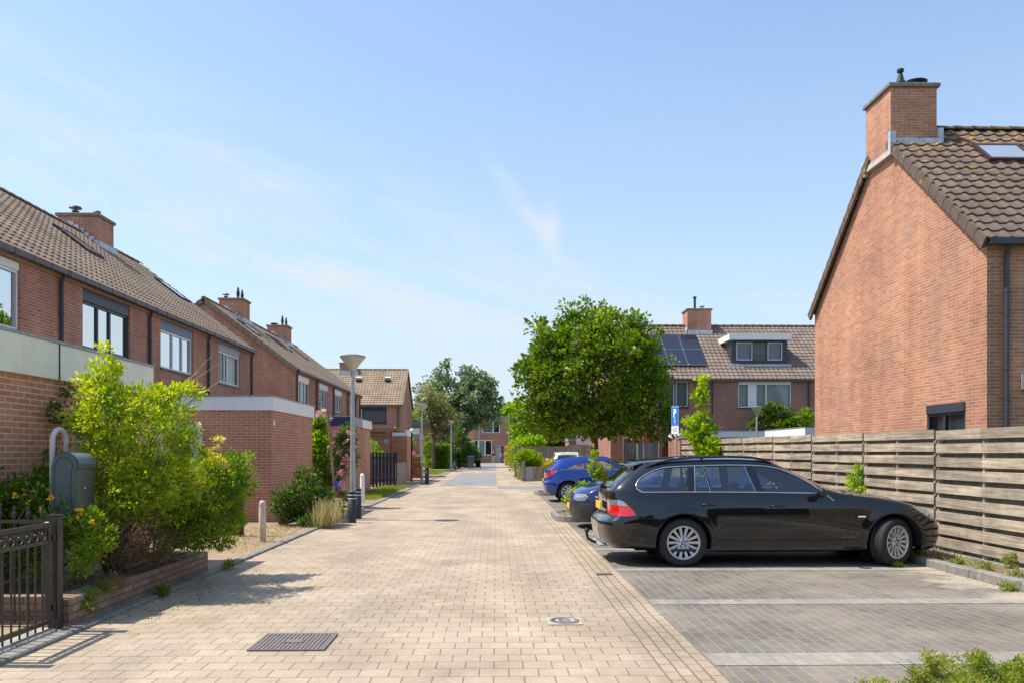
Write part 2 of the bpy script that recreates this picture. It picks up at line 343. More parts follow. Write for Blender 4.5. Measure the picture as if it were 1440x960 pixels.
# ------------------------------------------------------------------ object helpers
def tag(o, label=None, cat=None, group=None, kind=None):
    if label: o['label'] = label
    if cat: o['category'] = cat
    if group: o['group'] = group
    if kind: o['kind'] = kind
    return o
def thing(name, label, cat, loc, group=None):
    o = bpy.data.objects.new(name, None); col.objects.link(o)
    o.location = loc; o.empty_display_size = .2
    return tag(o, label, cat, group)
def wloc(o):
    v = Vector((0, 0, 0))
    while o is not None: v += o.location; o = o.parent
    return v
def copy_tree(o, parent=None):
    c = o.copy(); col.objects.link(c)
    if parent is not None: c.parent = parent
    for ch in list(o.children): copy_tree(ch, c)
    return c
class MB:
    def __init__(s): s.v = []; s.f = []; s.sm = []
    def face(s, pts, smooth=False):
        i = len(s.v); s.v += [tuple(p) for p in pts]; s.f.append(tuple(range(i, i+len(pts)))); s.sm.append(smooth)
    def raw(s, vs, fs, smooth=False):
        i = len(s.v); s.v += [tuple(p) for p in vs]
        for f in fs: s.f.append(tuple(i+k for k in f)); s.sm.append(smooth)
    def box(s, a, b, T=None, bev=0.0):
        x0, y0, z0 = a; x1, y1, z1 = b
        if x0 > x1: x0, x1 = x1, x0
        if y0 > y1: y0, y1 = y1, y0
        if z0 > z1: z0, z1 = z1, z0
        if bev <= 0:
            vs = [(x0,y0,z0),(x1,y0,z0),(x1,y1,z0),(x0,y1,z0),(x0,y0,z1),(x1,y0,z1),(x1,y1,z1),(x0,y1,z1)]
            fs = [(0,3,2,1),(4,5,6,7),(0,1,5,4),(1,2,6,5),(2,3,7,6),(3,0,4,7)]
        else:
            e = min(bev, (x1-x0)/2.01, (y1-y0)/2.01, (z1-z0)/2.01)
            vs = []
            for z, k in ((z0, 1), (z0+e, 0), (z1-e, 0), (z1, 1)):
                d = e*k; c = 0 if k else e
                vs += [(x0+d+c*0, y0+d, z)] if False else []
                if k: vs += [(x0+e,y0+e,z),(x1-e,y0+e,z),(x1-e,y1-e,z),(x0+e,y1-e,z)]
                else: vs += [(x0,y0+e,z),(x0+e,y0,z),(x1-e,y0,z),(x1,y0+e,z),(x1,y1-e,z),(x1-e,y1,z),(x0+e,y1,z),(x0,y1-e,z)]
            b0, m0, m1, t0 = 0, 4, 12, 20
            fs = [(3,2,1,0), (t0,t0+1,t0+2,t0+3)]
            for i in range(8): fs.append((m0+i, m0+(i+1)%8, m1+(i+1)%8, m1+i))
            c = [(0,1),(2,3),(4,5),(6,7)]
            for k in range(4):
                a1, a2 = c[k]; nx = c[(k+1)%4][0]
                fs.append((b0+k, m0+a2, m0+a1)); fs.append((t0+k, m1+a1, m1+a2))
                fs.append((b0+k, b0+(k+1)%4, m0+nx, m0+a2)); fs.append((t0+(k+1)%4, t0+k, m1+a2, m1+nx))
        if T: vs = [T(*p) for p in vs]
        s.raw(vs, fs); return s
    def prism(s, poly, ax, a, b, T=None):
        """poly: 2D points; ax: extrusion axis 0/1/2 from a to b"""
        def mk(p, q):
            if ax == 0: return (q, p[0], p[1])
            if ax == 1: return (p[0], q, p[1])
            return (p[0], p[1], q)
        n = len(poly)
        vs = [mk(p, a) for p in poly]+[mk(p, b) for p in poly]
        if T: vs = [T(*p) for p in vs]
        fs = [tuple(range(n))[::-1], tuple(range(n, 2*n))]+[(i, (i+1)%n, n+(i+1)%n, n+i) for i in range(n)]
        s.raw(vs, fs); return s
    def tube(s, pts, rad, seg=8, cap=True, smooth=True):
        pts = [Vector(p) for p in pts]; n = len(pts)
        rs = rad if isinstance(rad, (list, tuple)) else [rad]*n
        vs = []; up = None
        for i, p in enumerate(pts):
            d = (pts[min(i+1, n-1)]-pts[max(i-1, 0)])
            d = d.normalized() if d.length > 1e-9 else Vector((0,0,1))
            if up is None:
                up = Vector((0,0,1)) if abs(d.z) < .9 else Vector((1,0,0))
            a = d.cross(up); a = a.normalized() if a.length > 1e-6 else Vector((1,0,0))
            b = a.cross(d).normalized(); up = b
            for k in range(seg):
                t = 2*PI*k/seg
                vs.append(p+(a*math.cos(t)+b*math.sin(t))*rs[i])
        fs = [(i*seg+k, i*seg+(k+1)%seg, (i+1)*seg+(k+1)%seg, (i+1)*seg+k) for i in range(n-1) for k in range(seg)]
        s.raw(vs, fs, smooth)
        if cap:
            s.face(vs[:seg][::-1]); s.face(vs[-seg:])
        return s
    def lathe(s, prof, c, seg=24, axis=2, smooth=True, M=None, closed=False, cap=True):
        """prof: (r, h) list about an axis through c"""
        vs = []
        for r, h in prof:
            for k in range(seg):
                t = 2*PI*k/seg; a, b = r*math.cos(t), r*math.sin(t)
                p = Vector((a, b, h)) if axis == 2 else (Vector((a, h, b)) if axis == 1 else Vector((h, a, b)))
                if M: p = M @ p
                vs.append(p+Vector(c))
        n = len(prof)
        rng = n if closed else n-1
        fs = [(i*seg+k, i*seg+(k+1)%seg, ((i+1)%n)*seg+(k+1)%seg, ((i+1)%n)*seg+k) for i in range(rng) for k in range(seg)]
        s.raw(vs, fs, smooth)
        if not closed and cap:
            if prof[0][0] > 1e-4: s.face(vs[:seg][::-1])
            if prof[-1][0] > 1e-4: s.face(vs[-seg:])
        return s
    def build(s, name, mat, parent=None, recalc=True, weld=False):
        me = bpy.data.meshes.new(name)
        off = wloc(parent) if parent is not None else Vector((0,0,0))
        v = np.array([tuple(p) for p in s.v], dtype=float).reshape(-1, 3)-np.array(off)
        me.from_pydata(v.tolist(), [], s.f)
        me.polygons.foreach_set('use_smooth', s.sm)
        if recalc or weld:
            bm = bmesh.new(); bm.from_mesh(me)
            if weld: bmesh.ops.remove_doubles(bm, verts=bm.verts, dist=.0004)
            bmesh.ops.recalc_face_normals(bm, faces=bm.faces); bm.to_mesh(me); bm.free()
        me.materials.append(mat)
        o = bpy.data.objects.new(name, me); col.objects.link(o)
        if parent is not None: o.parent = parent
        return o
def structure(o): o['kind'] = 'structure'; return o
def sheet(name, x0, x1, y0, y1, z, mat, kind='structure'):
    m = MB(); m.face([(x0,y0,z),(x1,y0,z),(x1,y1,z),(x0,y1,z)]); o = m.build(name, mat); o['kind'] = kind; return o
# ------------------------------------------------------------------ vegetation
def leaves_mesh(name, P, Dir, size, mat, parent, rng, tint, width=.5, fold=.25):
    """one diamond leaf per point"""
    n = len(P)
    Dir = Dir/np.maximum(np.linalg.norm(Dir, axis=1, keepdims=True), 1e-6)
    rnd = rng.normal(size=(n, 3)); S = np.cross(Dir, rnd); S /= np.maximum(np.linalg.norm(S, axis=1, keepdims=True), 1e-6)
    Nn = np.cross(S, Dir)
    sz = size*rng.uniform(.6, 1.3, size=(n, 1)); w = sz*width*.5
    a = P; c = P+Dir*sz; m = P+Dir*sz*.45
    b = m+S*w+Nn*w*fold; d = m-S*w+Nn*w*fold
    V = np.stack([a, b, c, d], 1).reshape(-1, 3)
    if parent is not None: V = V-np.array(wloc(parent))
    me = bpy.data.meshes.new(name)
    me.vertices.add(4*n); me.vertices.foreach_set('co', V.ravel())
    me.loops.add(4*n); me.loops.foreach_set('vertex_index', np.arange(4*n, dtype=np.int32))
    me.polygons.add(n); me.polygons.foreach_set('loop_start', np.arange(0, 4*n, 4, dtype=np.int32))
    me.polygons.foreach_set('loop_total', np.full(n, 4, dtype=np.int32))
    me.update(); me.validate()
    at_ = me.attributes.new('tint', 'FLOAT', 'POINT'); at_.data.foreach_set('value', np.repeat(np.clip(tint, 0, 1), 4).astype(np.float32))
    me.materials.append(mat)
    o = bpy.data.objects.new(name, me); col.objects.link(o)
    if parent is not None: o.parent = parent
    return o
def clumps_in(blobs, n, rng, shell=.55):
    """clump centres spread through ellipsoid blobs: (cx,cy,cz, rx,ry,rz[,weight])"""
    vol = np.array([(b[3]*b[4]*b[5])**.8*(b[6] if len(b) > 6 else 1) for b in blobs]); vol /= vol.sum()
    idx = rng.choice(len(blobs), n, p=vol)
    B = np.array([b[:6] for b in blobs])[idx]
    d = rng.normal(size=(n, 3)); d /= np.linalg.norm(d, axis=1, keepdims=True)
    r = rng.uniform(shell, 1.0, size=(n, 1))**.7
    return B[:, :3]+d*r*B[:, 3:6], d
def foliage(name, parent, blobs, n, per, cr, leaf, mat, seed, shell=.5, up=.3, tint=(.5, .22), width=.5, flat=.75, zmin=None, fold=.25):
    rng = np.random.default_rng(seed)
    C, D = clumps_in(blobs, n, rng, shell)
    ct = rng.normal(tint[0], tint[1], size=n)
    P = np.repeat(C, per, 0); O = np.repeat(D, per, 0); T = np.repeat(ct, per)
    g = rng.normal(size=(len(P), 3)); g /= np.linalg.norm(g, axis=1, keepdims=True)
    rad = cr*rng.uniform(.5, 1.35, size=n).repeat(per)[:, None]*rng.uniform(0, 1, size=(len(P), 1))**.5
    off = g*rad*np.array([1, 1, flat]); P = P+off
    T = T+rng.normal(0, .13, size=len(P))
    if zmin is not None:
        k = P[:, 2] > zmin; P, O, T, g = P[k], O[k], T[k], g[k]
    Dr = g*.9+O*.5+rng.normal(size=P.shape)*.45+np.array([0, 0, up])
    o = leaves_mesh(name, P, Dr, leaf, mat, parent, rng, T, width, fold)
    return o, C
def limbs(name, parent, base, targets, mat, r0=.03, rtip=.006, sag=.15, seed=1, seg=5):
    rng = random.Random(seed); m = MB(); base = Vector(base)
    for t in targets:
        t = Vector(t); mid = base.lerp(t, .5)+Vector((rng.uniform(-1,1), rng.uniform(-1,1), .6))*((t-base).length*sag*.5)
        pts = [base.lerp(mid, .5)*.5+(base*.25+mid*.25)+Vector((0,0,0)) if False else None]
        P = [base*(1-u)**2+mid*2*u*(1-u)+t*u*u for u in (0, .25, .5, .75, 1)]
        m.tube(P, [r0*(1-u)+rtip*u for u in (0, .25, .5, .75, 1)], seg, cap=False)
    return m.build(name, mat, parent, recalc=False)
def trunk_mesh(name, parent, pts, rad, mat=None, seed=3):
    m = MB(); rng = random.Random(seed); P = []; Rr = []
    for i in range(len(pts)-1):
        for k in range(4):
            u = k/4; p = Vector(pts[i]).lerp(Vector(pts[i+1]), u)
            P.append(p+Vector((rng.uniform(-1,1), rng.uniform(-1,1), 0))*rad[0]*.12); Rr.append(rad[i]*(1-u)+rad[i+1]*u)
    P.append(Vector(pts[-1])); Rr.append(rad[-1])
    P[0] = Vector(pts[0]); Rr[0] *= 1.25
    m.tube(P, Rr, 10); return m.build(name, mat or BARK, parent, recalc=False)
def plant(name, label, cat, base, blobs, n, per, cr, leaf, mat, seed, group=None, stems=14, shell=.4, up=.3, tint=(.5,.22), width=.5, stem_mat=None, zmin=.03, stemr=.012, flat=.75, crown='leaves'):
    t = thing(name, label, cat, base, group)
    o, C = foliage(crown, t, blobs, n, per, cr, leaf, mat, seed, shell, up, tint, width, flat, zmin)
    if stems:
        limbs('stem', t, base, [C[i] for i in np.linspace(0, len(C)-1, min(stems, len(C))).astype(int)], stem_mat or BARK, stemr, stemr*.3, .2, seed)
    return t
def blades(name, parent, x0, x1, y0, y1, z, n, h, mat, seed, lean=.35, w=.006, T=None):
    """grass blades as narrow bent leaves"""
    rng = np.random.default_rng(seed)
    P = np.stack([rng.uniform(x0, x1, n), rng.uniform(y0, y1, n), np.full(n, z)], 1)
    D = rng.normal(size=(n, 3))*lean; D[:, 2] = 1
    return leaves_mesh(name, P, D, h, mat, parent, rng, rng.normal(.5, .25, n), width=w/h*2, fold=.1)
# ------------------------------------------------------------------ architecture
def wall_with_holes(m, T, u0, u1, z0, z1, holes, reveal=.1, vplane=0.0):
    us = sorted(set([u0, u1]+[h[0] for h in holes]+[h[1] for h in holes]))
    zs = sorted(set([z0, z1]+[h[2] for h in holes]+[h[3] for h in holes]))
    us = [u for u in us if u0 <= u <= u1]; zs = [z for z in zs if z0 <= z <= z1]
    for i in range(len(us)-1):
        for j in range(len(zs)-1):
            uc, zc = (us[i]+us[i+1])/2, (zs[j]+zs[j+1])/2
            if any(h[0] < uc < h[1] and h[2] < zc < h[3] for h in holes): continue
            m.face([T(us[i],vplane,zs[j]), T(us[i+1],vplane,zs[j]), T(us[i+1],vplane,zs[j+1]), T(us[i],vplane,zs[j+1])])
    for a, b, c, d in holes:
        v0, v1 = vplane, vplane+reveal
        m.face([T(a,v0,c),T(a,v1,c),T(a,v1,d),T(a,v0,d)]); m.face([T(b,v0,c),T(b,v1,c),T(b,v1,d),T(b,v0,d)])
        m.face([T(a,v0,c),T(b,v0,c),T(b,v1,c),T(a,v1,c)]); m.face([T(a,v0,d),T(b,v0,d),T(b,v1,d),T(a,v1,d)])
def window(root, T, u0, u1, z0, z1, frame=None, divs=(), v=.09, curtain=CURTAIN, topbox=None, toph=.26, sill=True, fw=.055, cover=(0., 1.), inner=None, panels=(), label=None):
    frame = frame or WHITE2
    zt = z1-toph if topbox else z1
    m = MB()
    m.box((u0,v-.04,z0),(u1,v+.03,z0+fw),T); m.box((u0,v-.04,zt-fw),(u1,v+.03,zt),T)
    m.box((u0,v-.04,z0+fw),(u0+fw,v+.03,zt-fw),T); m.box((u1-fw,v-.04,z0+fw),(u1,v+.03,zt-fw),T)
    for d in divs:
        ud = u0+(u1-u0)*d; m.box((ud-fw*.6,v-.037,z0+fw),(ud+fw*.6,v+.028,zt-fw),T)
    for a, b in panels:
        m.box((u0+(u1-u0)*a,v-.03,z0+fw),(u0+(u1-u0)*b,v+.02,zt-fw),T)
    w = m.build('window', frame, root)
    if label: w['label'] = label
    m = MB(); m.face([T(u0+.03,v,z0+.03),T(u1-.03,v,z0+.03),T(u1-.03,v,zt-.03),T(u0+.03,v,zt-.03)]); m.build('pane', GLASS, w)
    m = MB(); ed = [0.0]+list(divs)+[1.0]
    if inner:                                                       # light sash frames inside the main frame
        for i in range(len(ed)-1):
            if i not in inner[1]: continue
            a = u0+(u1-u0)*ed[i]+fw*.8; b = u0+(u1-u0)*ed[i+1]-fw*.8; q = .035
            c, d = z0+fw+.002, zt-fw-.002
            m.box((a,v-.045,c),(b,v+.02,c+q),T); m.box((a,v-.045,d-q),(b,v+.02,d),T)
            m.box((a,v-.045,c+q),(a+q,v+.02,d-q),T); m.box((b-q,v-.045,c+q),(b,v+.02,d-q),T)
        m.build('sash', inner[0], w)
    if curtain:
        a = u0+(u1-u0)*cover[0]+.02; b = u0+(u1-u0)*cover[1]-.02
        m = MB(); n = max(8, int((b-a)/.05)); vs = []
        for i in range(n+1):
            uu = a+(b-a)*i/n; vv = v+.16+.018*math.sin(i*1.9)
            vs += [T(uu,vv,z0+.04), T(uu,vv,zt-.03)]
        m.raw(vs, [(2*i,2*i+2,2*i+3,2*i+1) for i in range(n)], True); m.build('curtain', curtain, w)
    if topbox:
        m = MB(); m.box((u0+.01,v-.075,zt+.002),(u1-.01,v+.05,z1-.01),T); m.build('shutter_box', topbox, w)
    if sill:
        m = MB(); m.box((u0-.02,-.04,z0-.06),(u1+.02,v+.02,z0-.003),T); m.build('sill', ANTHR, w)
    return w
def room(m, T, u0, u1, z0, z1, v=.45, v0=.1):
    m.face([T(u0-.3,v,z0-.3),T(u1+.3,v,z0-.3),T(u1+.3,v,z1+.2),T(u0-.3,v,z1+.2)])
TP = [(-.5, .000), (-.36, .004), (-.26, .026), (-.12, .038), (.02, .026), (.14, .004), (.3, -.004)]
def tiled_slope(m, T, u0, u1, v0, z0, v1, z1, tw=.25, course=.32, lift=.032):
    """tiles laid in courses from the eave (v0,z0) up to the ridge (v1,z1), every course overlapping the one below"""
    Ls = math.hypot(v1-v0, z1-z0); dv, dz = (v1-v0)/Ls, (z1-z0)/Ls
    nv, nz = (-dz, dv) if dv > 0 else (dz, -dv)
    if nz < 0: nv, nz = -nv, -nz
    nc = max(1, round(Ls/course)); ch = Ls/nc; nt = max(1, round((u1-u0)/tw)); w = (u1-u0)/nt
    cols = [(u0+w*(i+.5)+w*a, h*tw/.3) for i in range(nt) for a, h in TP]+[(u1, 0.0)]
    rows = []
    rr = random.Random(int(u0*31+z0*7))
    for c in range(nc):
        jit = rr.uniform(-.003, .003)
        for s, lf in ((c*ch-.015, lift+jit), (c*ch+ch*.5, lift*.5), ((c+1)*ch-.02, 0.0)):
            rows.append([(u, v0+dv*s+nv*(h+lf), z0+dz*s+nz*(h+lf)) for u, h in cols])
    n = len(cols)
    vs = [T(*p) for r in rows for p in r]
    fs = [(r*n+i, r*n+i+1, (r+1)*n+i+1, (r+1)*n+i) for r in range(len(rows)-1) for i in range(n-1)]
    # thin lower edge of the eave course
    m.raw(vs, fs, False)
def verge(m, T, u, du, v0, z0, v1, z1, course=.34, drop=.17):
    Ls = math.hypot(v1-v0, z1-z0); nc = max(1, round(Ls/course)); ch = Ls/nc
    dv, dz = (v1-v0)/Ls, (z1-z0)/Ls; nv, nz = (-dz, dv) if dv > 0 else (dz, -dv)
    if nz < 0: nv, nz = -nv, -nz
    for c in range(nc):
        a, b = c*ch-.02, (c+1)*ch-.004
        pts = []
        for s, k in ((a, .062), (b, .028), (b, -drop+.03), (a, -drop+.01)):
            pts.append((v0+dv*s+nv*k, z0+dz*s+nz*k))
        ua, ub = sorted((u, u+du))
        vs = [T(ua, p[0], p[1]) for p in pts]+[T(ub, p[0], p[1]) for p in pts]
        m.raw(vs, [(0,1,2,3),(7,6,5,4),(0,1,5,4),(1,2,6,5),(2,3,7,6),(3,0,4,7)])
def ridge_tiles(m, T, u0, u1, v, z, r=.11, step=.42):
    n = max(1, round((u1-u0)/step)); s = (u1-u0)/n
    for i in range(n):
        a, b = u0+i*s, u0+(i+1)*s+.03
        vs = []
        for uu, rr in ((a, r+.012), (b, r-.006)):
            for k in range(7):
                t = PI*k/6; vs.append(T(uu, v-math.cos(t)*rr, z+math.sin(t)*rr*.8-.03))
        m.raw(vs, [(k, k+1, 8+k, 7+k) for k in range(6)]+[(0,1,2,3,4,5,6)], True)
def chimney(root, T, u0, u1, v0, v1, zb, zt, brick, flues=(), slab=.10, lead=None):
    m = MB(); m.box((u0,v0,zb),(u1,v1,zt),T); c = m.build('chimney', brick, root)
    m = MB(); m.box((u0-.06,v0-.06,zt+.002),(u1+.06,v1+.06,zt+slab),T,bev=.01); m.build('chimney_cap', KERB, c)
    for fl in flues:
        m = MB(); kind, u, v = fl[0], fl[1], fl[2]; s = fl[3] if len(fl) > 3 else 1
        p = T(u, v, zt+slab-.01)
        if kind == 'cowl': prof = [(.07,0),(.07,.12),(.10,.14),(.07,.18),(.11,.20),(.07,.25),(.05,.34),(.035,.40),(.065,.42),(.065,.47),(0,.48)]
        elif kind == 'pot': prof = [(.12,0),(.12,.1),(.09,.1),(.09,0.02)]
        elif kind == 'cap': prof = [(.11,0),(.11,.16),(.02,.17),(.02,.24),(.20,.24),(.17,.29),(0,.31)]
        elif kind == 'dish': prof = [(.10,0),(.12,.05),(.30,.15),(.31,.17),(.28,.18),(.0,.20)]
        elif kind == 'pipe': prof = [(.05,0),(.05,.5),(.08,.5),(.08,.56),(0,.57)]
        else: prof = [(.06,0),(.06,.18),(.075,.2),(.09,.32),(.06,.5),(.04,.52),(.06,.56),(.02,.66),(0,.68)]
        m.lathe([(r*s, h*s) for r, h in prof], p, 16, smooth=False); m.build('flue', BLACK if kind != 'pot' else IRON, c)
    if lead: 
        m = MB(); lead(m); m.build('lead_flashing', LEAD, c)
    return c
def slope_box(m, T, u0, u1, s0, s1, h0, h1, v0, z0, v1, z1):
    """a box lying on the roof slope: u range, slope-distance range, height above the slope"""
    Ls = math.hypot(v1-v0, z1-z0); dv, dz = (v1-v0)/Ls, (z1-z0)/Ls; nv, nz = (-dz, dv) if dv > 0 else (dz, -dv)
    if nz < 0: nv, nz = -nv, -nz
    f = lambda u, s, h: T(u, v0+dv*s+nv*h, z0+dz*s+nz*h)
    vs = [f(u, s, h) for h in (h0, h1) for u, s in ((u0,s0),(u1,s0),(u1,s1),(u0,s1))]
    m.raw(vs, [(0,3,2,1),(4,5,6,7),(0,1,5,4),(1,2,6,5),(2,3,7,6),(3,0,4,7)])
def skylight(root, T, u0, u1, s0, s1, sl, frame=BLACK):
    m = MB(); w = .08
    for a, b, c, d in ((u0,u0+w,s0,s1),(u1-w,u1,s0,s1),(u0+w,u1-w,s0,s0+w),(u0+w,u1-w,s1-w,s1)): slope_box(m, T, a, b, c, d, .02, .10, *sl)
    o = m.build('skylight', frame, root)
    m = MB(); slope_box(m, T, u0+w, u1-w, s0+w, s1-w, .075, .09, *sl); m.build('pane', flat_sky, o)
flat_sky = flat('skylight_pane', (.45,.50,.54), .06, .35, var=.05, coat=1)
def rowhouse(name, label, T, base, u0, u1, depth, eave, ridge, brick, tile, wins=(), gable=(False, False), pipes=(), z0=0.0, group=None, holes=(), back=True, over=.12, tw=.25, gutter=GUTTER, vergew=.12, pipe_z=0.0, pipe_mat=PIPE, cat='house', vergemat=None):
    t = thing(name, label, cat, base, group)
    vr = depth/2
    m = MB(); hs = [(w['u'][0], w['u'][1], w['z'][0], w['z'][1]) for w in wins]
    wall_with_holes(m, T, u0, u1, z0, eave+.02, hs, .16)
    if back: m.face([T(u0,depth,z0),T(u1,depth,z0),T(u1,depth,eave),T(u0,depth,eave)])
    for k, u in ((0, u0), (1, u1)):
        if not gable[k]: m.face([T(u,0,z0),T(u,depth,z0),T(u,depth,eave),T(u,0,eave+.02)])
        if gable[k]:
            if isinstance(gable[k], (list, tuple)):                 # window holes in the gable: (v0,v1,z0,z1)
                TT = lambda a, b, z, u=u, k=k: T(u+(b if k == 0 else -b), a, z)
                wall_with_holes(m, TT, 0, depth, z0, eave, list(gable[k]), .16)
                m.face([T(u,0,eave),T(u,depth,eave),T(u,vr,ridge-.02)])
            else: m.face([T(u,0,z0),T(u,depth,z0),T(u,depth,eave),T(u,vr,ridge-.02),T(u,0,eave)])
    m.build('wall', brick, t)
    m = MB()
    for w in wins: room(m, T, w['u'][0], w['u'][1], w['z'][0], w['z'][1])
    if wins: m.build('room_behind', DARKROOM, t)
    for w in wins:
        window(t, T, w['u'][0], w['u'][1], w['z'][0], w['z'][1], **w.get('kw', {}))
    # roof
    tan = (ridge-eave)/vr; e0 = (-over, eave+.07-over*tan); e1 = (vr, ridge+.07)
    b0 = (depth+over, eave+.07-over*tan)
    ua = u0-(vergew*.6 if gable[0] else 0); ub = u1+(vergew*.6 if gable[1] else 0)
    m = MB(); tiled_slope(m, T, ua, ub, e0[0], e0[1], e1[0], e1[1], tw); tiled_slope(m, T, ua, ub, b0[0], b0[1], e1[0], e1[1], tw)
    ridge_tiles(m, T, ua, ub, vr, ridge+.11)
    for k, u in ((0, ua), (1, ub)):
        if gable[k] and vergemat is None:
            du = -vergew*.5 if k == 0 else vergew*.5
            verge(m, T, u, du, e0[0], e0[1], e1[0], e1[1]); verge(m, T, u, du, b0[0], b0[1], e1[0], e1[1])
    roof = m.build('roof', tile, t, recalc=False)
    if vergemat is not None:
        m = MB()
        for k, u in ((0, ua), (1, ub)):
            if gable[k]:
                du = -vergew*.5 if k == 0 else vergew*.5
                verge(m, T, u, du, e0[0], e0[1], e1[0], e1[1]); verge(m, T, u, du, b0[0], b0[1], e1[0], e1[1])
        m.build('verge', vergemat, roof)
    m = MB(); zg = e0[1]-.0
    m.box((ua,-over-.10,zg-.10),(ub,-over-.085,zg+.015),T); m.box((ua,-over-.085,zg-.10),(ub,-over+.03,zg-.085),T); m.box((ua,-over+.03,zg-.10),(ub,-over+.045,zg+.0),T)
    n = int((ub-ua)/.62)
    for i in range(n+1):
        uu = ua+.05+(ub-ua-.1)*i/max(1, n); m.box((uu-.012,-over-.108,zg-.112),(uu+.012,-over+.03,zg+.02),T)
    m.build('gutter', gutter, t)
    m = MB(); m.box((ua,-over+.05,zg-.07),(ub,-.002,zg-.05),T); m.box((ua,-.03,eave-.16),(ub,-.004,zg-.072),T); m.build('soffit', SOFFIT, t)
    for u in pipes:
        m = MB(); m.tube([T(u,-over+.0,zg-.08),T(u,-over-.0,zg-.12),T(u,-.07,zg-.24),T(u,-.065,zg-.32),T(u,-.065,pipe_z)], .042, 10)
        z = zg-.9
        while z > pipe_z+.3: m.lathe([(.05,-.03),(.05,.03)], T(u,-.065,z), 10); z -= 1.35
        m.build('downpipe', pipe_mat, t)
    t['sl'] = 0
    return t, (e0[0], e0[1], e1[0], e1[1])
def shed(name, label, x0, x1, y0, y1, h, fascia, group=None, brick=None, fh=.32, fascia_parts=None, cat='shed', over=.04, doors=None):
    t = thing(name, label, cat, ((x0+x1)/2, (y0+y1)/2, 0), group)
    m = MB(); m.box((x0,y0,0),(x1,y1,h-fh+.05)); m.build('wall', brick or BR_SHED, t)
    m = MB(); o = over
    def ring(m, z0, z1, o, th):
        m.box((x0-o,y0-o,z0),(x1+o,y0-o+th,z1)); m.box((x0-o,y1+o-th,z0),(x1+o,y1+o,z1))
        m.box((x0-o,y0-o+th,z0),(x0-o+th,y1+o-th,z1)); m.box((x1+o-th,y0-o+th,z0),(x1+o,y1+o-th,z1))
    ring(m, h-fh, h, o, .05); m.build('fascia', fascia, t)
    m = MB(); ring(m, h+.003, h+.03, o+.015, .08); m.build('roof_trim', ZINC, t)
    m = MB(); m.box((x0,y0,h-.12),(x1,y1,h-.06)); m.build('roof', FELT, t)
    return t
# ------------------------------------------------------------------ ground
sheet('ground', -400, 400, -60, 900, -.012, FARGROUND)
sheet('road', -3.6, 1.1, -6, 31, 0, ROAD)
sheet('road', -3.6, 9.0, 31, 50, 0, ROAD)
sheet('road', -3.6, 1.6, 50, 124, 0, ROAD)
sheet('road_edge', 1.1, 1.6, -6, 31, 0, STRIP)
sheet('parking_area', 1.6, 5.86, -6, 31, 0, PARK)
sheet('road_patch', -2.6, .05, 38.2, 62, .004, GREYPAVE)
sheet('road_patch', -2.6, .05, 70, 118, .004, GREYPAVE)
sheet('road_patch', 0.1, 8.5, 35.3, 38.0, .004, GREYPAVE)
for yc, w in ((3.85,.3),(6.1,.36),(8.45,.28),(10.8,.24),(13.1,.22),(15.45,.22),(22.6,.2),(24.95,.2),(27.3,.2)):
    sheet('parking_bay_line', 1.6, 5.86, yc-w/2, yc+w/2, .004, BAY)
sheet('pavement', -9.2, -3.72, -6, 75, .022, WALK)
sheet('verge', 5.96, 6.9, -6, 50, .085, SOIL)
sheet('garden_ground', 6.9, 30, -6, 50, .08, flat('garden_grass', (.055,.075,.025), .95, var=.4, vscale=4, bmp=1.0))
sheet('verge', 1.6, 30, 50, 124, .02, GRASSGROUND)
sheet('verge', -9.2, -3.72, 75, 124, .02, GRASSGROUND)
def kerb_run(x0, x1, y0, y1, z, mat=KERB, step=1.0, name='kerb', wob=.004):
    m = MB(); rr = random.Random(int(y0*7+x0*3)); y = y0; along = (y1-y0) >= (x1-x0)
    if along:
        while y < y1-.05:
            e = min(y+step, y1); d = rr.uniform(-wob, wob); dz = rr.uniform(-wob, wob)
            m.box((x0+d, y+.004, -.1), (x1+d, e-.004, z+dz), bev=.012); y = e
    else:
        x = x0
        while x < x1-.05:
            e = min(x+step, x1); d = rr.uniform(-wob, wob)
            m.box((x+.004, y0+d, -.1), (e-.004, y1+d, z+rr.uniform(-wob, wob)), bev=.012); x = e
    return structure(m.build(name, mat))
kerb_run(-3.73, -3.6, 4.2, 75, .035)
kerb_run(5.85, 5.99, 2.0, 17.9, .115, wob=.006)
kerb_run(5.85, 5.99, 20.6, 30.9, .115)
# planted kerb islands between the bays
for k, (x0, x1, y0, y1) in enumerate(((1.35, 5.85, 18.2, 20.5), (1.45, 5.85, 29.7, 31.3))):
    m = MB()
    r = .45; pts = [(x0+r-r*math.cos(a), y0+r-r*math.sin(a)) for a in [PI/2*i/5 for i in range(5, -1, -1)]][::1]
    out = [(x1, y0)]+pts+[(x0+r-r*math.cos(a), y1-r+r*math.sin(a)) for a in [PI/2*i/5 for i in range(6)]]+[(x1, y1)]
    cx, cy = (x0+x1)/2, (y0+y1)/2
    inn = [(p[0]+(.13 if p[0] < cx else 0), p[1]+(.13 if p[1] < cy else -.13)) for p in out]
    n = len(out)
    vs = [(p[0],p[1],-.05) for p in out]+[(p[0],p[1],.12) for p in out]+[(p[0],p[1],.12) for p in inn]+[(p[0],p[1],.02) for p in inn]
    fs = [(i+q*n, i+1+q*n, i+1+(q+1)*n, i+(q+1)*n) for q in range(3) for i in range(n-1)]
    m.raw(vs, fs); structure(m.build('kerb', KERB))
    m = MB(); m.face([(p[0],p[1],.075) for p in inn]); structure(m.build('island_soil', SOIL))
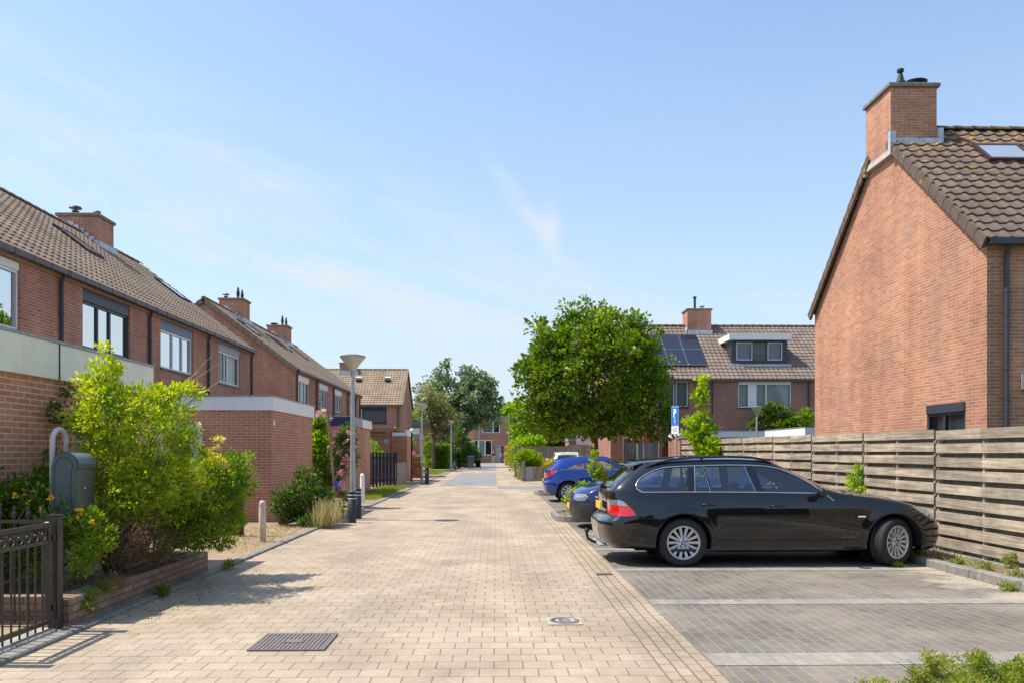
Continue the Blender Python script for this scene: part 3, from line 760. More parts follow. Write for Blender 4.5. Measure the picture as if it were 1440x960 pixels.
# ------------------------------------------------------------------ left terraces
XL = -9.22
TL = lambda u, v, z: (XL-v, u, z)
EV, RG, DP = 5.40, 8.53, 8.3
W = lambda a, b, c=3.9, d=5.22, **kw: dict(u=(a, b), z=(c, d), kw=kw)
lead_side = lambda u0, u1, v0, v1, z0: (lambda m: [m.box((u0-.03+0, v0-.02+i*.16, z0+i*.125), (u0-.004, v0+.16+i*.16, z0+.24+i*.125), TL) for i in range(6)])
GA = 'brown-roofed terraced houses on the left side of the street'
h1, sl = rowhouse('terraced_house', 'nearest left terraced house, cut by the photo edge, with white framed upper window', TL, (XL, 15, 0), 8.5, 17.5, DP, EV, RG, BR_L, TILE_L,
    wins=[W(13.7, 16.05, frame=WHITE2, divs=(.62,), panels=((.0,.05),(.55,.66)), curtain=CURTAIN_P, cover=(0,.6), topbox=WHITE, toph=.16)], gable=(True, False), pipes=(17.45,), group=GA, pipe_z=2.8)
h2, sl = rowhouse('terraced_house', 'terraced house on the left with dark framed upper window behind the shrub top', TL, (XL, 19.5, 0), 17.5, 21.95, DP, EV, RG, BR_L, TILE_L,
    wins=[W(18.45, 20.8, frame=ANTHR, divs=(.34,.60), curtain=CURTAIN, topbox=ANTHR, toph=.26)], pipes=(21.87,), group=GA, pipe_z=2.8)
h3, sl = rowhouse('terraced_house', 'left terraced house with blue-grey shutter box over its white upper window', TL, (XL, 24, 0), 21.95, 26.4, DP, EV, RG, BR_L, TILE_L,
    wins=[W(22.7, 25.1, frame=WHITE2, divs=(.40,.70), curtain=CURTAIN, cover=(0,.62), topbox=BLUEBOX, toph=.26)], pipes=(26.3,), group=GA, pipe_z=2.6)
h4, sl = rowhouse('terraced_house', 'end house of the near left terrace, carrying the brick ridge chimney', TL, (XL, 28.3, 0), 26.4, 31.0, DP, EV, RG, BR_L, TILE_L,
    wins=[W(27.4, 29.7, frame=WHITE2, divs=(.32,.45), curtain=CURTAIN, cover=(.42,1), topbox=GREYPANEL, toph=.26)], gable=(False, True), pipes=(30.9,), group=GA, pipe_z=.1)
vr = DP/2
def zr(v): return EV+.07+(RG-EV)/vr*v
Ls = math.hypot(vr+.28, (RG-EV)/vr*(vr+.28))
chimney(h4, TL, 26.5, 27.6, 3.55, 4.82, zr(3.1), 9.12, BR_L, (('cap',26.8,4.4),('pot',26.85,4.05,.8),('cap',26.9,3.75,.6)),
    lead=lambda m: ([m.box((25.47,3.53-.0-i*.0+.0,0),(25.47,3.53,0),TL) for i in range(0)], [m.box((26.46,3.50+i*.16,zr(3.5+i*.16)-.05),(26.495,3.70+i*.16,zr(3.5+i*.16)+.24),TL) for i in range(6)], m.box((26.44,3.44,zr(3.45)-.02),(27.65,3.54,zr(3.55)+.16),TL)))
skylight(h3, TL, 23.0, 24.0, 2.9, 4.1, sl)
skylight(h4, TL, 29.4, 30.3, 2.7, 3.9, sl)
GB = 'brown-roofed terraced houses further down on the left'
h5, _ = rowhouse('terraced_house', 'gable-fronted end house of the far left terrace, its plain brick gable towards the viewer', TL, (XL, 40, 0), 37.8, 42.2, DP, EV, RG, BR_L, TILE_L,
    wins=[W(38.4, 40.7, frame=WHITE2, divs=(.33,.66), curtain=CURTAIN_D, topbox=WHITE)], gable=(True, False), pipes=(37.95, 42.1), group=GB)
h6, _ = rowhouse('terraced_house', 'terraced house with blue-tinted white window, next to the gable-fronted end house on the left', TL, (XL, 44.4, 0), 42.2, 46.6, DP, EV, RG, BR_L, TILE_L,
    wins=[W(43.0, 45.2, frame=WHITE2, divs=(.33,.66), curtain=CURTAIN, topbox=WHITE)], pipes=(46.5,), group=GB)
h7, _ = rowhouse('terraced_house', 'third house of the far left terrace, seen just left of the nearest lamp post', TL, (XL, 48.8, 0), 46.6, 51.0, DP, EV, RG, BR_L, TILE_L,
    wins=[W(47.1, 49.3, frame=WHITE2, divs=(.33,.66), curtain=CURTAIN_D, topbox=WHITE)], pipes=(50.9,), group=GB)
h8, _ = rowhouse('terraced_house', 'last house of the far left terrace, right behind the nearest lamp post', TL, (XL, 53.2, 0), 51.0, 55.5, DP, EV, RG, BR_L, TILE_L,
    wins=[W(52.3, 54.4, frame=ANTHR, divs=(.5,), curtain=CURTAIN_D)], gable=(False, True), pipes=(55.35,), group=GB)
stepl = lambda u: (lambda m: ([m.box((u-.035,3.50+i*.16,zr(3.5+i*.16)-.05),(u-.005,3.70+i*.16,zr(3.5+i*.16)+.24),TL) for i in range(6)], m.box((u-.05,3.44,zr(3.45)-.02),(u+1.2,3.54,zr(3.55)+.16),TL)))
chimney(h5, TL, 41.6, 42.75, 3.55, 4.75, zr(3.1), 9.25, BR_L, (('cap',41.9,4.5,.9),('tall',42.1,3.95,1.0),('tall',42.45,3.85,.9)), lead=stepl(41.6))
chimney(h7, TL, 50.3, 51.4, 3.55, 4.75, zr(3.1), 9.25, BR_L, (('dish',50.6,4.4,.8),('tall',50.8,3.95,1.0),('tall',51.1,3.8,.9)), lead=stepl(50.3))
for hh, u in ((h5,39.2),(h6,44.0),(h6,45.3),(h7,49.1)): skylight(hh, TL, u, u+.8, 2.9, 4.1, sl)
# house C across the end of the left side
TC = lambda u, v, z: (u, 65.6+v, z)
GC = 'houses standing crosswise behind the left terrace'
rowhouse('terraced_house', 'crosswise house behind the left terrace, left half hidden behind it', TC, (-17, 65.6, 0), -21, -13.6, 8.4, EV, RG, BR_FAR, TILE_C, group=GC)
hc, slc = rowhouse('terraced_house', 'crosswise house with pale lichened roof tiles and navy framed window', TC, (-10.5, 65.6, 0), -13.6, -7.53, 8.4, EV, RG, BR_FAR, TILE_C,
    wins=[W(-13.0, -8.72, 3.9, 5.25, frame=NAVY, divs=(.34,.55), curtain=CURTAIN_D, inner=(WHITE2,(0,1)), topbox=NAVY, toph=.2)], gable=(False, True), pipes=(-7.8,), group=GC)
chimney(hc, TC, -13.15, -11.9, 3.6, 4.8, 7.8, 9.05, BR_FAR, (('pot',-12.5,4.2),), lead=lambda m: m.box((-13.2,3.5,8.1),(-11.6,3.58,8.45),TC))
for u in (-11.4, -9.0):
    m = MB(); slope_box(m, TC, u-.2, u+.2, 3.4, 3.8, .03, .22, *slc); o = m.build('roof_vent', BLACK, hc)
    m = MB(); slope_box(m, TC, u-.22, u+.22, 3.72, 3.86, .221, .25, *slc); m.build('vent_lid', WHITE, o)
# ------------------------------------------------------------------ sheds on the left
GS = 'flat-roofed brick sheds along the left pavement'
s = shed('garden_shed', 'flat-roofed brick shed with cream fascia at the left edge, behind the yellow-green shrub', -8.6, -4.95, 7.62, 11.8, 2.77, CREAM, GS, fh=.4)
m = MB()
for y in (9.3,): m.box((-4.907, y-.006, 2.37), (-4.899, y+.006, 2.77))
m.build('panel_joint', BLACKMATT, s)
s = shed('garden_shed', 'flat-roofed red brick shed with white fascia, between the big shrub and the pink roses', -9.0, -4.95, 18.2, 22.2, 2.79, WHITE, GS, fh=.30)
m = MB(); m.box((-4.94, 18.24, 2.15), (-4.91, 18.3, 2.27)); m.build('wall_tag', WHITE2, s)
# white garden door beside this shed
t = thing('garden_door', 'white framed garden door glimpsed behind the yellow-green shrub', 'door', (-6.9, 17.9, 0))
m = MB(); m.box((-7.35,17.9,.05),(-7.25,17.98,2.15)); m.box((-6.5,17.9,.05),(-6.4,17.98,2.15)); m.box((-7.25,17.9,2.05),(-6.5,17.98,2.15)); m.build('door_frame', WHITE2, t)
m = MB(); m.box((-7.25,17.92,.05),(-6.5,17.96,1.0)); m.box((-7.25,17.92,1.0),(-7.1,17.96,2.05)); m.box((-6.65,17.92,1.0),(-6.5,17.96,2.05)); d = m.build('door', WHITE, t)
m = MB(); m.face([(-7.1,17.94,1.0),(-6.65,17.94,1.0),(-6.65,17.94,2.05),(-7.1,17.94,2.05)]); m.build('pane', GLASS, d)
s = shed('garden_shed', 'flat-roofed brick shed with navy blue front fascia, behind the nearest lamp post', -9.0, -4.97, 28.0, 32.5, 2.77, NAVY, GS, fh=.30)
m = MB(); m.box((-4.928,28.6,2.475),(-4.915,30.3,2.765)); m.build('side_panel', GREYPANEL, s)
m = MB(); m.box((-4.928,30.3,2.472),(-4.905,32.54,2.768)); m.build('side_panel', WHITE, s)
shed('garden_shed', 'flat-roofed brick shed with white fascia, behind the wooden cabin porch', -9.0, -4.75, 43.8, 46.4, 2.77, WHITE, GS, fh=.32)
shed('garden_shed', 'flat-roofed brick shed with grey-white fascia, far left beside the second lamp post', -9.0, -4.85, 52.0, 54.8, 2.72, GREYPANEL, GS, fh=.32)
# dark entrance light pole with white globe near the far sheds
t = thing('garden_lamp', 'thin black garden lamp pole with small white globe in front of the far sheds', 'lamp', (gx(579,43.2), 43.2, 0))
m = MB(); x = gx(579,43.2); m.tube([(x,43.2,0),(x,43.2,2.6)], .045, 8); m.build('pole', BLACK, t)
m = MB(); m.lathe([(.03,0),(.09,.03),(.11,.11),(.08,.2),(0,.23)], (x,43.2,2.61), 12); m.build('lamp_globe', WHITE2, t)
# ------------------------------------------------------------------ right gable house
TR = lambda u, v, z: (u, 14.4+v, z)
EVR, RGR, DPR = 5.36, 8.76, 7.85
_verge = verge
def verge(m, T, u, du, v0, z0, v1, z1, **k):                        # stops short of the gable chimney
    if T is TR:
        f = .88; _verge(m, T, u, du, v0, z0, v0+(v1-v0)*f, z0+(z1-z0)*f, **k)
    else: _verge(m, T, u, du, v0, z0, v1, z1, **k)
hr, slr = rowhouse('detached_house', 'tall brick house on the right with big sunlit orange gable and tiled roof', TR, (14, 14.4, 0), 8.75, 22.0, DPR, EVR, RGR, BR_R, TILE_R,
    wins=[W(11.2, 14.0, .9, 2.4, frame=WHITE2, divs=(.5,), curtain=CURTAIN)], gable=([(.66, 2.02, .9, 2.50)], True), pipes=(9.07,), pipe_mat=PIPE, gutter=PIPE, over=.14, tw=.29)
TG = lambda u, v, z: (8.75+v, 14.4+u, z)
m = MB(); m.face([(9.3,14.7,.6),(9.3,17.0,.6),(9.3,17.0,2.8),(9.3,14.7,2.8)]); m.build('room_behind', DARKROOM, hr)
window(hr, TG, .66, 2.02, .9, 2.50, frame=ANTHR, divs=(.55,), curtain=CURTAIN_G, topbox=ANTHR, toph=.17, v=.05)
m = MB(); m.box((.655,-.012,2.33),(2.025,.10,2.505),TG); m.build('window_lintel', ANTHR, hr)
c = chimney(hr, TR, 8.66, 9.68, 3.36, 4.56, 8.16, 9.55, BR_R, (('cowl',9.12,3.85,1.15),('dish',9.34,3.64,.85)), slab=.09)
m = MB(); m.box((8.645,3.33,8.08),(8.78,4.6,8.20),TR); m.build('concrete_band', CONC_L, c)
def zrr(v): return EVR+.07+(RGR-EVR)/(DPR/2)*v
m = MB(); m.box((8.64,3.29,zrr(3.25)-.04),(9.76,3.355,zrr(3.3)+.13),TR); m.box((8.60,3.25,8.05),(8.72,3.36,8.55),TR)
m.box((9.685,3.30,zrr(3.4)-.05),(9.80,3.55,zrr(3.55)+.14),TR); m.box((8.63,4.57,8.0),(8.72,4.72,8.35),TR); m.build('lead_flashing', LEAD, c)
skylight(hr, TR, 10.3, 11.3, 3.5, 4.35, slr, frame=PURPLEDARK)
# awning cassette on the facade
t = thing('awning', 'closed white awning cassette on the right house facade by the drainpipe', 'awning', (9.6, 14.3, 2.8))
m = MB(); m.box((9.40,14.12,2.72),(13.2,14.38,2.92),bev=.03); m.build('cassette', GREYPANEL, t)
m = MB(); m.box((9.36,14.10,2.68),(9.40,14.39,2.95)); m.build('end_cap', WHITE2, t)
# ------------------------------------------------------------------ far right house E
TE = lambda u, v, z: (u, 42.3+v, z)
GE = 'houses standing crosswise behind the fence on the right'
he1, sle = rowhouse('terraced_house', 'crosswise brick house with solar panels on its roof, half hidden by the round tree', TE, (8.5, 42.3, 0), 5.96, 11.3, 8.4, EV, 8.68, BR_FAR, TILE_E,
    wins=[W(8.35, 10.02, 3.9, 5.3, frame=PURPLEDARK, divs=(.58,), curtain=CURTAIN_D, inner=(WHITE2,(0,1))), W(6.6, 8.5, .95, 2.35, frame=WHITE2, divs=(.4,), curtain=CURTAIN_D)], gable=(True, False), pipes=(11.25, 8.72), group=GE)
he2, _ = rowhouse('terraced_house', 'crosswise brick house with white flat-roofed dormer, left of the big gable', TE, (14, 42.3, 0), 11.3, 16.7, 8.4, EV, 8.68, BR_FAR, TILE_E,
    wins=[W(12.62, 15.4, 3.9, 5.3, frame=WHITE2, divs=(.20,.34,.53), panels=((.20,.34),), curtain=CURTAIN, topbox=WHITE, toph=.16)], pipes=(16.3,), group=GE)
rowhouse('terraced_house', 'crosswise brick house whose roof end disappears behind the big gable', TE, (19.5, 42.3, 0), 16.7, 22.1, 8.4, EV, 8.68, BR_FAR, TILE_E, gable=(False, True), group=GE)
chimney(he1, TE, 10.8, 12.15, 3.55, 4.75, 7.9, 9.55, BR_L, (('pipe',11.3,3.9,1.3),('cap',11.75,4.1,.8)), lead=lambda m: (m.box((10.75,3.45,8.15),(12.2,3.53,8.42),TE), m.box((10.74,3.45,8.15),(10.79,4.2,8.6),TE)))
for i in range(5):
    for j in range(2):
        m = MB(); u = 11.2-(i+1)*1.02; s0 = 1.15+j*1.56
        slope_box(m, TE, u, u+1.0, s0, s0+1.54, .10, .14, *sle); o = m.build('solar_panel', SOLAR, he1)
        m = MB(); slope_box(m, TE, u-.012, u+.0, s0, s0+1.54, .10, .146, *sle); slope_box(m, TE, u, u+1.0, s0-.012, s0, .10, .146, *sle); slope_box(m, TE, u-.02, u+.05, s0-.03, s0+.04, .147, .16, *sle); m.build('panel_edge', ZINC, o)
# dormer
m = MB(); m.prism([(1.0,6.2),(1.0,7.55),(2.9,7.55)], 0, 12.55, 12.62, TE); m.prism([(1.0,6.2),(1.0,7.55),(2.9,7.55)], 0, 15.48, 15.55, TE)
m.box((12.62,1.0,6.25),(15.48,1.05,6.42),TE); m.box((12.62,1.0,6.42),(12.78,1.05,7.5),TE); m.box((15.32,1.0,6.42),(15.48,1.05,7.5),TE)
dm = m.build('dormer', ANTHR, he2)
m = MB(); m.box((12.35,.72,7.52),(15.68,3.6,7.82),TE); m.build('dormer_roof', WHITE, dm)
m = MB(); m.box((12.4,.80,6.12),(15.7,.98,6.24),TE); m.prism([(.86,6.0),(.98,6.0),(3.0,7.6),(2.8,7.6)],0,12.44,12.54,TE); m.build('lead_flashing', LEAD, dm)
TD = lambda u, v, z: (u, 43.3+v, z)
m = MB(); m.face([(12.7,44.1,6.3),(15.4,44.1,6.3),(15.4,44.1,7.5),(12.7,44.1,7.5)]); m.build('room_behind', CURTAIN_D, he2)
window(he2, TD, 12.78, 15.32, 6.42, 7.46, frame=ANTHR, divs=(.37,.66), curtain=None, inner=(WHITE2,(0,2)), sill=False, v=.06, label='dark dormer window with two white sashes')
m = MB(); m.face([(12.9,43.45,6.5),(13.55,43.45,6.5),(13.55,43.45,7.4),(12.9,43.45,7.4)]); m.face([(14.6,43.45,6.5),(15.2,43.45,6.5),(15.2,43.45,7.4),(14.6,43.45,7.4)]); m.build('curtain', CURTAIN_P, he2)
# extension with long white fascia, behind the slatted fence
x0 = gx(955, 39.5)
shed('house_extension', 'flat extension with long white fascia showing above the slatted fence', x0, 24, 39.6, 42.0, 2.60, WHITE, None, brick=BR_FAR, fh=.30, cat='extension')
shed('house_extension', 'small flat extension with brighter white fascia behind the young green tree', gx(962,37.5), gx(1012,37.5), 37.5, 39.3, 2.48, WHITE2, None, brick=BR_R, fh=.27, cat='extension')
shed('garage', 'low garage with white fascia peeping out left of the big gable', gx(1133,30.5), 16.0, 30.5, 35, 2.5, WHITE2, None, fh=.3)
# street end building
t = thing('apartment_block', 'flat-roofed brown brick building closing off the street', 'building', (-4, 125, 0))
TF = lambda u, v, z: (u, 125+v, z)
wu = (gx(678,125), gx(703,125), 4.55, 6.5); wl = (gx(666,125), gx(692,125), 1.15, 3.5); dr = (gx(697,125), gx(709.5,125), .02, 2.75)
m = MB(); wall_with_holes(m, TF, -22, gx(729,125), 0, 6.95, [wu, wl, dr], .2)
m.box((-22, 125.8, 0), (gx(729,125), 135, 6.9)); m.build('wall', BR_FAR, t)
m = MB(); m.box((-22.05,124.93,6.96),(gx(729,125)+.05,125.2,7.12)); m.build('roof_trim', ZINC, t)
m = MB()
for w in (wu, wl): room(m, TF, w[0], w[1], w[2], w[3], .6)
m.build('room_behind', DARKROOM, t)
window(t, TF, *wu, frame=WHITE2, divs=(.62,), curtain=CURTAIN_D, cover=(0,.6), fw=.13, v=.12)
window(t, TF, *wl, frame=WHITE2, divs=(.25,.62), curtain=CURTAIN_D, cover=(.2,.6), fw=.13, v=.12)
m = MB(); m.box((dr[0],125.02,0),(dr[0]+.14,125.15,dr[3])); m.box((dr[1]-.14,125.02,0),(dr[1],125.15,dr[3])); m.box((dr[0]+.14,125.02,dr[3]-.16),(dr[1]-.14,125.15,dr[3])); m.build('door_frame', GREYPANEL, t)
m = MB(); m.box((dr[0]+.14,125.10,0),(dr[1]-.5,125.14,dr[3]-.16)); m.build('door', GREYPANEL, t)
m = MB(); x = gx(715.5,125); m.tube([(x,124.9,0),(x,124.9,6.9)], .1, 8); m.build('downpipe', GREYPANEL, t)
m = MB(); m.box((gx(640,123.5),123.5,3.1),(gx(665,123.5),125,3.45)); m.build('porch_roof', WHITE, t)
# flat-roofed house behind the left gap
t = thing('flat_roofed_house', 'distant flat-roofed house with slate-blue fascia in the gap left of the street trees', 'house', (-10, 92, 0))
m = MB(); m.box((-15,92,0),(-6.2,100,4.6)); m.build('wall', BR_FAR, t)
m = MB(); m.box((-15.1,91.8,4.55),(-6.1,100.1,5.3)); m.build('fascia', BLUEBOX, t)
m = MB(); m.box((-9.3,91.93,3.5),(-8.5,91.99,4.3)); m.build('window', WHITE2, t)
# ------------------------------------------------------------------ slatted fence on the right
XF = 6.62
GF = 'panels of the slatted wooden fence on the right'
post_y = [4.96+2.40*i for i in range(11)]
ords = ['nearest', 'second', 'third', 'fourth', 'fifth', 'sixth', 'seventh', 'eighth', 'ninth', 'farthest']
fence = thing('slatted_fence', 'long weathered wooden fence of horizontal slats beside the parking bays', 'fence', (XF, 16, .08))
ftop = lambda y: 1.88+.0055*(y-8)
rr = random.Random(5)
for i in range(10):
    y0, y1 = post_y[i]+.03, post_y[i+1]-.03; tp = ftop((y0+y1)/2)+rr.uniform(-.014, .014)
    m = MB()
    for k in range(9):
        z1 = tp-k*.199+rr.uniform(-.006, .006); z0 = z1-.136; sg = rr.uniform(-.006, .006)
        n = 4; ym = (y0+y1)/2+.02
        for a, b in ((y0, ym), (ym+.003, y1)):
            vs = []
            for q in range(n+1):
                yy = a+(b-a)*q/n; dz = sg*math.sin(PI*(yy-y0)/(y1-y0))+rr.uniform(-.002, .002)
                vs += [(XF-.022, yy, z0+dz), (XF-.022+rr.uniform(-.002,.002), yy, z1+dz), (XF, yy, z1+dz), (XF, yy, z0+dz)]
            fs = [(4*q+e, 4*q+(e+1)%4, 4*(q+1)+(e+1)%4, 4*(q+1)+e) for q in range(n) for e in range(4)]+[(0,3,2,1),(4*n,4*n+1,4*n+2,4*n+3)]
            m.raw(vs, fs)
    p = m.build('fence_panel', WOOD_FENCE, fence)
    m = MB()
    for k in range(8):
        z1 = tp-k*.199-.10; m.box((XF+.075,y0,z1-.142),(XF+.093,y1,z1))
    m.build('back_slats', WOOD_GREY, p)
    for yy in (y0+.02, (y0+y1)/2+.01, y1-.02):
        m = MB(); m.box((XF+.002, yy-.022, .1), (XF+.073, yy+.022, tp-.02)); m.build('lath', WOOD_FENCE, p)
for i, y in enumerate(post_y):
    m = MB(); far = i >= 8
    if far: m.box((XF-.05, y-.05, .05), (XF+.04, y+.05, ftop(y)-.02))
    else: m.box((XF+.095, y-.04, .05), (XF+.17, y+.04, ftop(y)-.06))
    m.build('post', WOOD_BROWN if far else WOOD_GREY, fence)
m = MB(); m.box((XF-.03,4.9,.02),(XF+.05,29,.10)); m.build('gravel_board', CONC, fence)
# ------------------------------------------------------------------ mid-distance fences
def board_fence(name, label, cat, p0, p1, h, mat, bw=.12, gap=.0, z0=.04, jag=.0, rails=True, group=None, seed=2, postmat=None, th=.02):
    p0 = Vector((p0[0], p0[1], 0)); p1 = Vector((p1[0], p1[1], 0)); d = (p1-p0); ln = d.length; d.normalize(); nrm = Vector((d.y, -d.x, 0))
    t = thing(name, label, cat, tuple((p0+p1)/2), group); r = random.Random(seed)
    T = lambda a, b, z: tuple(p0+d*a+nrm*b+Vector((0,0,z)))
    m = MB(); n = max(1, int(ln/(bw+gap))); st = ln/n
    for i in range(n):
        m.box((i*st+gap/2, 0, z0+r.uniform(0,jag)), ((i+1)*st-gap/2-.002, th, h+r.uniform(-jag,jag)), T)
    m.build('boards', mat, t)
    if rails:
        for q in (.82, .2): m = MB(); m.box((0,-.04,h*q),(ln,-.002,h*q+.07),T); m.build('rail', mat, t)
    k = max(1, round(ln/1.9))
    for i in range(k+1): a = ln*i/k; m = MB(); m.box((a-.04,-.12,0),(a+.04,-.041,h+.02),T); m.build('post', postmat or mat, t)
    return t
board_fence('picket_fence', 'dark blue picket fence turned to the viewer, right of the navy-fascia shed', 'fence', (-5.75, 36), (-4.38, 36), 1.56, WOOD_BLUE, .115, .035)
board_fence('picket_fence', 'low pale grey picket fence running along the pavement after the dark blue one', 'fence', (-4.33, 36.05), (-4.33, 39.6), 1.08, WOOD_PALE, .11, .03)
board_fence('picket_fence', 'red-brown picket fence in front of pink flowers, left of the second lamp post', 'fence', (-6.1, 49.5), (-4.55, 49.5), 1.32, WOOD_RED, .075, .075)
board_fence('board_fence', 'tall weathered board fence behind the white car', 'fence', (1.2, 50), (6.6, 50), 1.95, WOOD_GREY, .14, .004, jag=.015)
board_fence('board_fence', 'second tall board fence with trellis top, partly hidden by the round tree', 'fence', (4.3, 48.5), (8.2, 48.5), 2.02, WOOD_GREY, .14, .004, jag=.01)
board_fence('board_fence', 'brown wooden fence piece between the brick planter and the rusty bollard', 'fence', (-6.6, 15.0), (-4.66, 15.0), 1.25, WOOD_BROWN, .12, .01)
pf = board_fence('planter_fence', 'knee-high weathered fence with grey panel round the lime green bush at the street bend', 'fence', (1.58, 44.5), (2.6, 44.5), .80, WOOD_GREY, .09, .004)
m = MB(); m.box((1.62,44.46,.03),(2.05,44.478,.79)); m.build('grey_panel', GREYPANEL, pf)
m = MB()
for i in range(40): y = 44.5+i*.135; m.box((1.50-.006*i-.02,y,.03),(1.50-.006*i,y+.125,1.10))
m.build('side_boards', WOOD_GREY, pf)
m = MB(); m.box((1.49,44.4,0),(1.60,44.51,1.14)); m.build('post', WOOD_GREY, pf)
# wooden cabin porch
t = thing('garden_cabin', 'small brown wooden cabin with overhanging flat roof behind the dark blue picket fence', 'cabin', (-5.8, 41, 0))
m = MB()
for k in range(19): z = .1+k*.13; m.box((-6.9,40.0,z),(-5.45,40.03,z+.12)); m.box((-5.48,40.03,z),(-5.45,43,z+.12))
m.build('wall', WOOD_CABIN, t)
m = MB(); m.box((-7.1,39.6,2.62),(-4.75,43.2,2.72)); m.box((-7.1,39.58,2.56),(-4.75,39.63,2.74)); m.build('roof', WOOD_CABIN, t)
m = MB(); m.box((-5.12,39.75,0),(-5.02,39.85,2.6)); m.build('post', WOOD_RED, t)
m = MB(); m.box((-6.3,39.96,1.35),(-6.0,39.99,2.1)); m.build('window', GREYPANEL, t)
t = thing('wall_clock', 'round pale disc hanging on the cabin porch', 'ornament', (-5.3, 39.9, 2.1))
m = MB(); m.lathe([(0,-.02),(.14,-.02),(.15,0),(.14,.02),(0,.02)], (-5.3,39.9,2.12), 20, axis=1); m.build('disc', GREYPANEL, t)
# brick sheds behind round tree, ribbed roof
s = shed('garden_shed', 'pale brick shed with white fascia behind the round tree trunk', gx(800,53), gx(846,53), 53, 56, 2.5, GREYPANEL, None, brick=BR_R, fh=.2)
t = thing('lean_to_roof', 'small ribbed white roof sloping above the board fence beside the round tree trunk', 'roof', (gx(822,51), 51, 2.2))
m = MB(); xa, xb = gx(810,51), gx(834,51)
for i in range(12):
    a = xa+(xb-xa)*i/12; b = a+(xb-xa)/24; m.box((a,50.6,2.05+0*i),(b,50.63,2.62)); m.box((b,50.62,2.05),(a+(xb-xa)/12,50.64,2.60))
m.build('roof_sheet', WHITE2, t)
for a in (xa, xb-.08): m = MB(); m.box((a,50.66,0),(a+.08,50.74,2.5)); m.build('post', WOOD_GREY, t)
# tall dark hedge added out of view behind the camera, to darken car reflections
t = thing('added_reflection_hedge', 'added unseen dark hedge behind the camera, put in for the cars to reflect', 'hedge', (6, -11, 0))
m = MB(); rr2 = random.Random(4)
for i in range(30):
    x = -6+i; m.box((x,-12,0),(x+1.02,-10.6-rr2.uniform(0,.5),4.2+rr2.uniform(0,1.3)))
m.build('leaves', flat('added_hedge_dark_green', (.03,.045,.02), .9, var=.4, vscale=3, bmp=1.0), t)
# ------------------------------------------------------------------ cars
NET = [
 [(.25,0,.24),(.10,0,.25),(.03,0,.34),(-.01,0,.58),(.10,0,.70),(.13,0,1.04),(.47,0,1.35),(.50,0,1.425),(.66,0,1.455)],
 [(.25,.3,.24),(.12,.42,.25),(.04,.44,.34),(.0,.44,.58),(.11,.42,.70),(.14,.42,1.04),(.48,.38,1.345),(.52,.34,1.42),(.82,0,1.468)],
 [(.34,.6,.23),(.24,.72,.24),(.16,.79,.34),(.11,.805,.58),(.18,.76,.71),(.20,.71,1.04),(.53,.57,1.335),(.66,.47,1.43),(1.0,0,1.477)],
 [(.55,.6,.22),(.50,.84,.25),(.47,.90,.36),(.46,.918,.59),(.46,.895,.75),(.52,.825,1.035),(.86,.625,1.365),(.95,.50,1.45),(1.2,0,1.487)],
 [(1.1,.6,.20),(1.1,.84,.215),(1.1,.905,.34),(1.1,.922,.57),(1.1,.915,.80),(1.12,.845,1.03),(1.3,.635,1.395),(1.33,.5,1.468),(1.5,0,1.495)],
 [(1.7,.6,.18),(1.7,.84,.20),(1.7,.895,.33),(1.7,.915,.57),(1.7,.910,.80),(1.7,.85,1.025),(1.78,.64,1.405),(1.8,.5,1.474),(1.85,0,1.50)],
 [(2.2,.6,.18),(2.2,.84,.20),(2.2,.895,.33),(2.2,.915,.57),(2.2,.910,.80),(2.2,.85,1.02),(2.12,.638,1.40),(2.12,.5,1.464),(2.15,0,1.49)],
 [(2.6,.6,.18),(2.6,.84,.20),(2.6,.895,.33),(2.6,.915,.57),(2.6,.910,.80),(2.65,.85,1.01),(2.40,.63,1.375),(2.40,.5,1.435),(2.45,0,1.468)],
 [(3.0,.6,.18),(3.0,.84,.20),(3.0,.895,.33),(3.0,.915,.57),(3.0,.910,.80),(3.05,.85,.995),(2.83,.715,1.17),(2.84,.56,1.215),(2.96,0,1.25)],
 [(3.35,.6,.19),(3.35,.84,.21),(3.35,.90,.34),(3.35,.918,.57),(3.35,.910,.80),(3.38,.85,.965),(3.30,.78,.985),(3.33,.60,1.0),(3.46,0,1.03)],
 [(3.75,.6,.20),(3.75,.84,.22),(3.75,.905,.34),(3.75,.922,.57),(3.75,.91,.78),(3.75,.85,.92),(3.75,.76,.945),(3.76,.56,.96),(3.85,0,.985)],
 [(4.15,.6,.21),(4.15,.84,.22),(4.15,.905,.33),(4.15,.92,.55),(4.15,.90,.75),(4.15,.84,.855),(4.15,.74,.88),(4.18,.54,.89),(4.25,0,.915)],
 [(4.45,.6,.21),(4.44,.83,.22),(4.46,.88,.33),(4.46,.89,.52),(4.45,.86,.69),(4.44,.80,.76),(4.45,.69,.79),(4.50,.48,.80),(4.56,0,.825)],
 [(4.5,.45,.21),(4.60,.70,.22),(4.66,.75,.33),(4.68,.75,.50),(4.65,.72,.63),(4.62,.67,.69),(4.62,.58,.72),(4.66,.40,.735),(4.70,0,.755)],
 [(4.5,.25,.21),(4.71,.40,.22),(4.78,.42,.33),(4.81,.42,.49),(4.79,.41,.60),(4.75,.39,.665),(4.74,.35,.69),(4.74,.25,.70),(4.75,0,.71)],
 [(4.5,0,.21),(4.75,0,.22),(4.81,0,.33),(4.84,0,.49),(4.82,0,.60),(4.79,0,.655),(4.775,0,.675),(4.77,0,.685),(4.765,0,.695)],
]
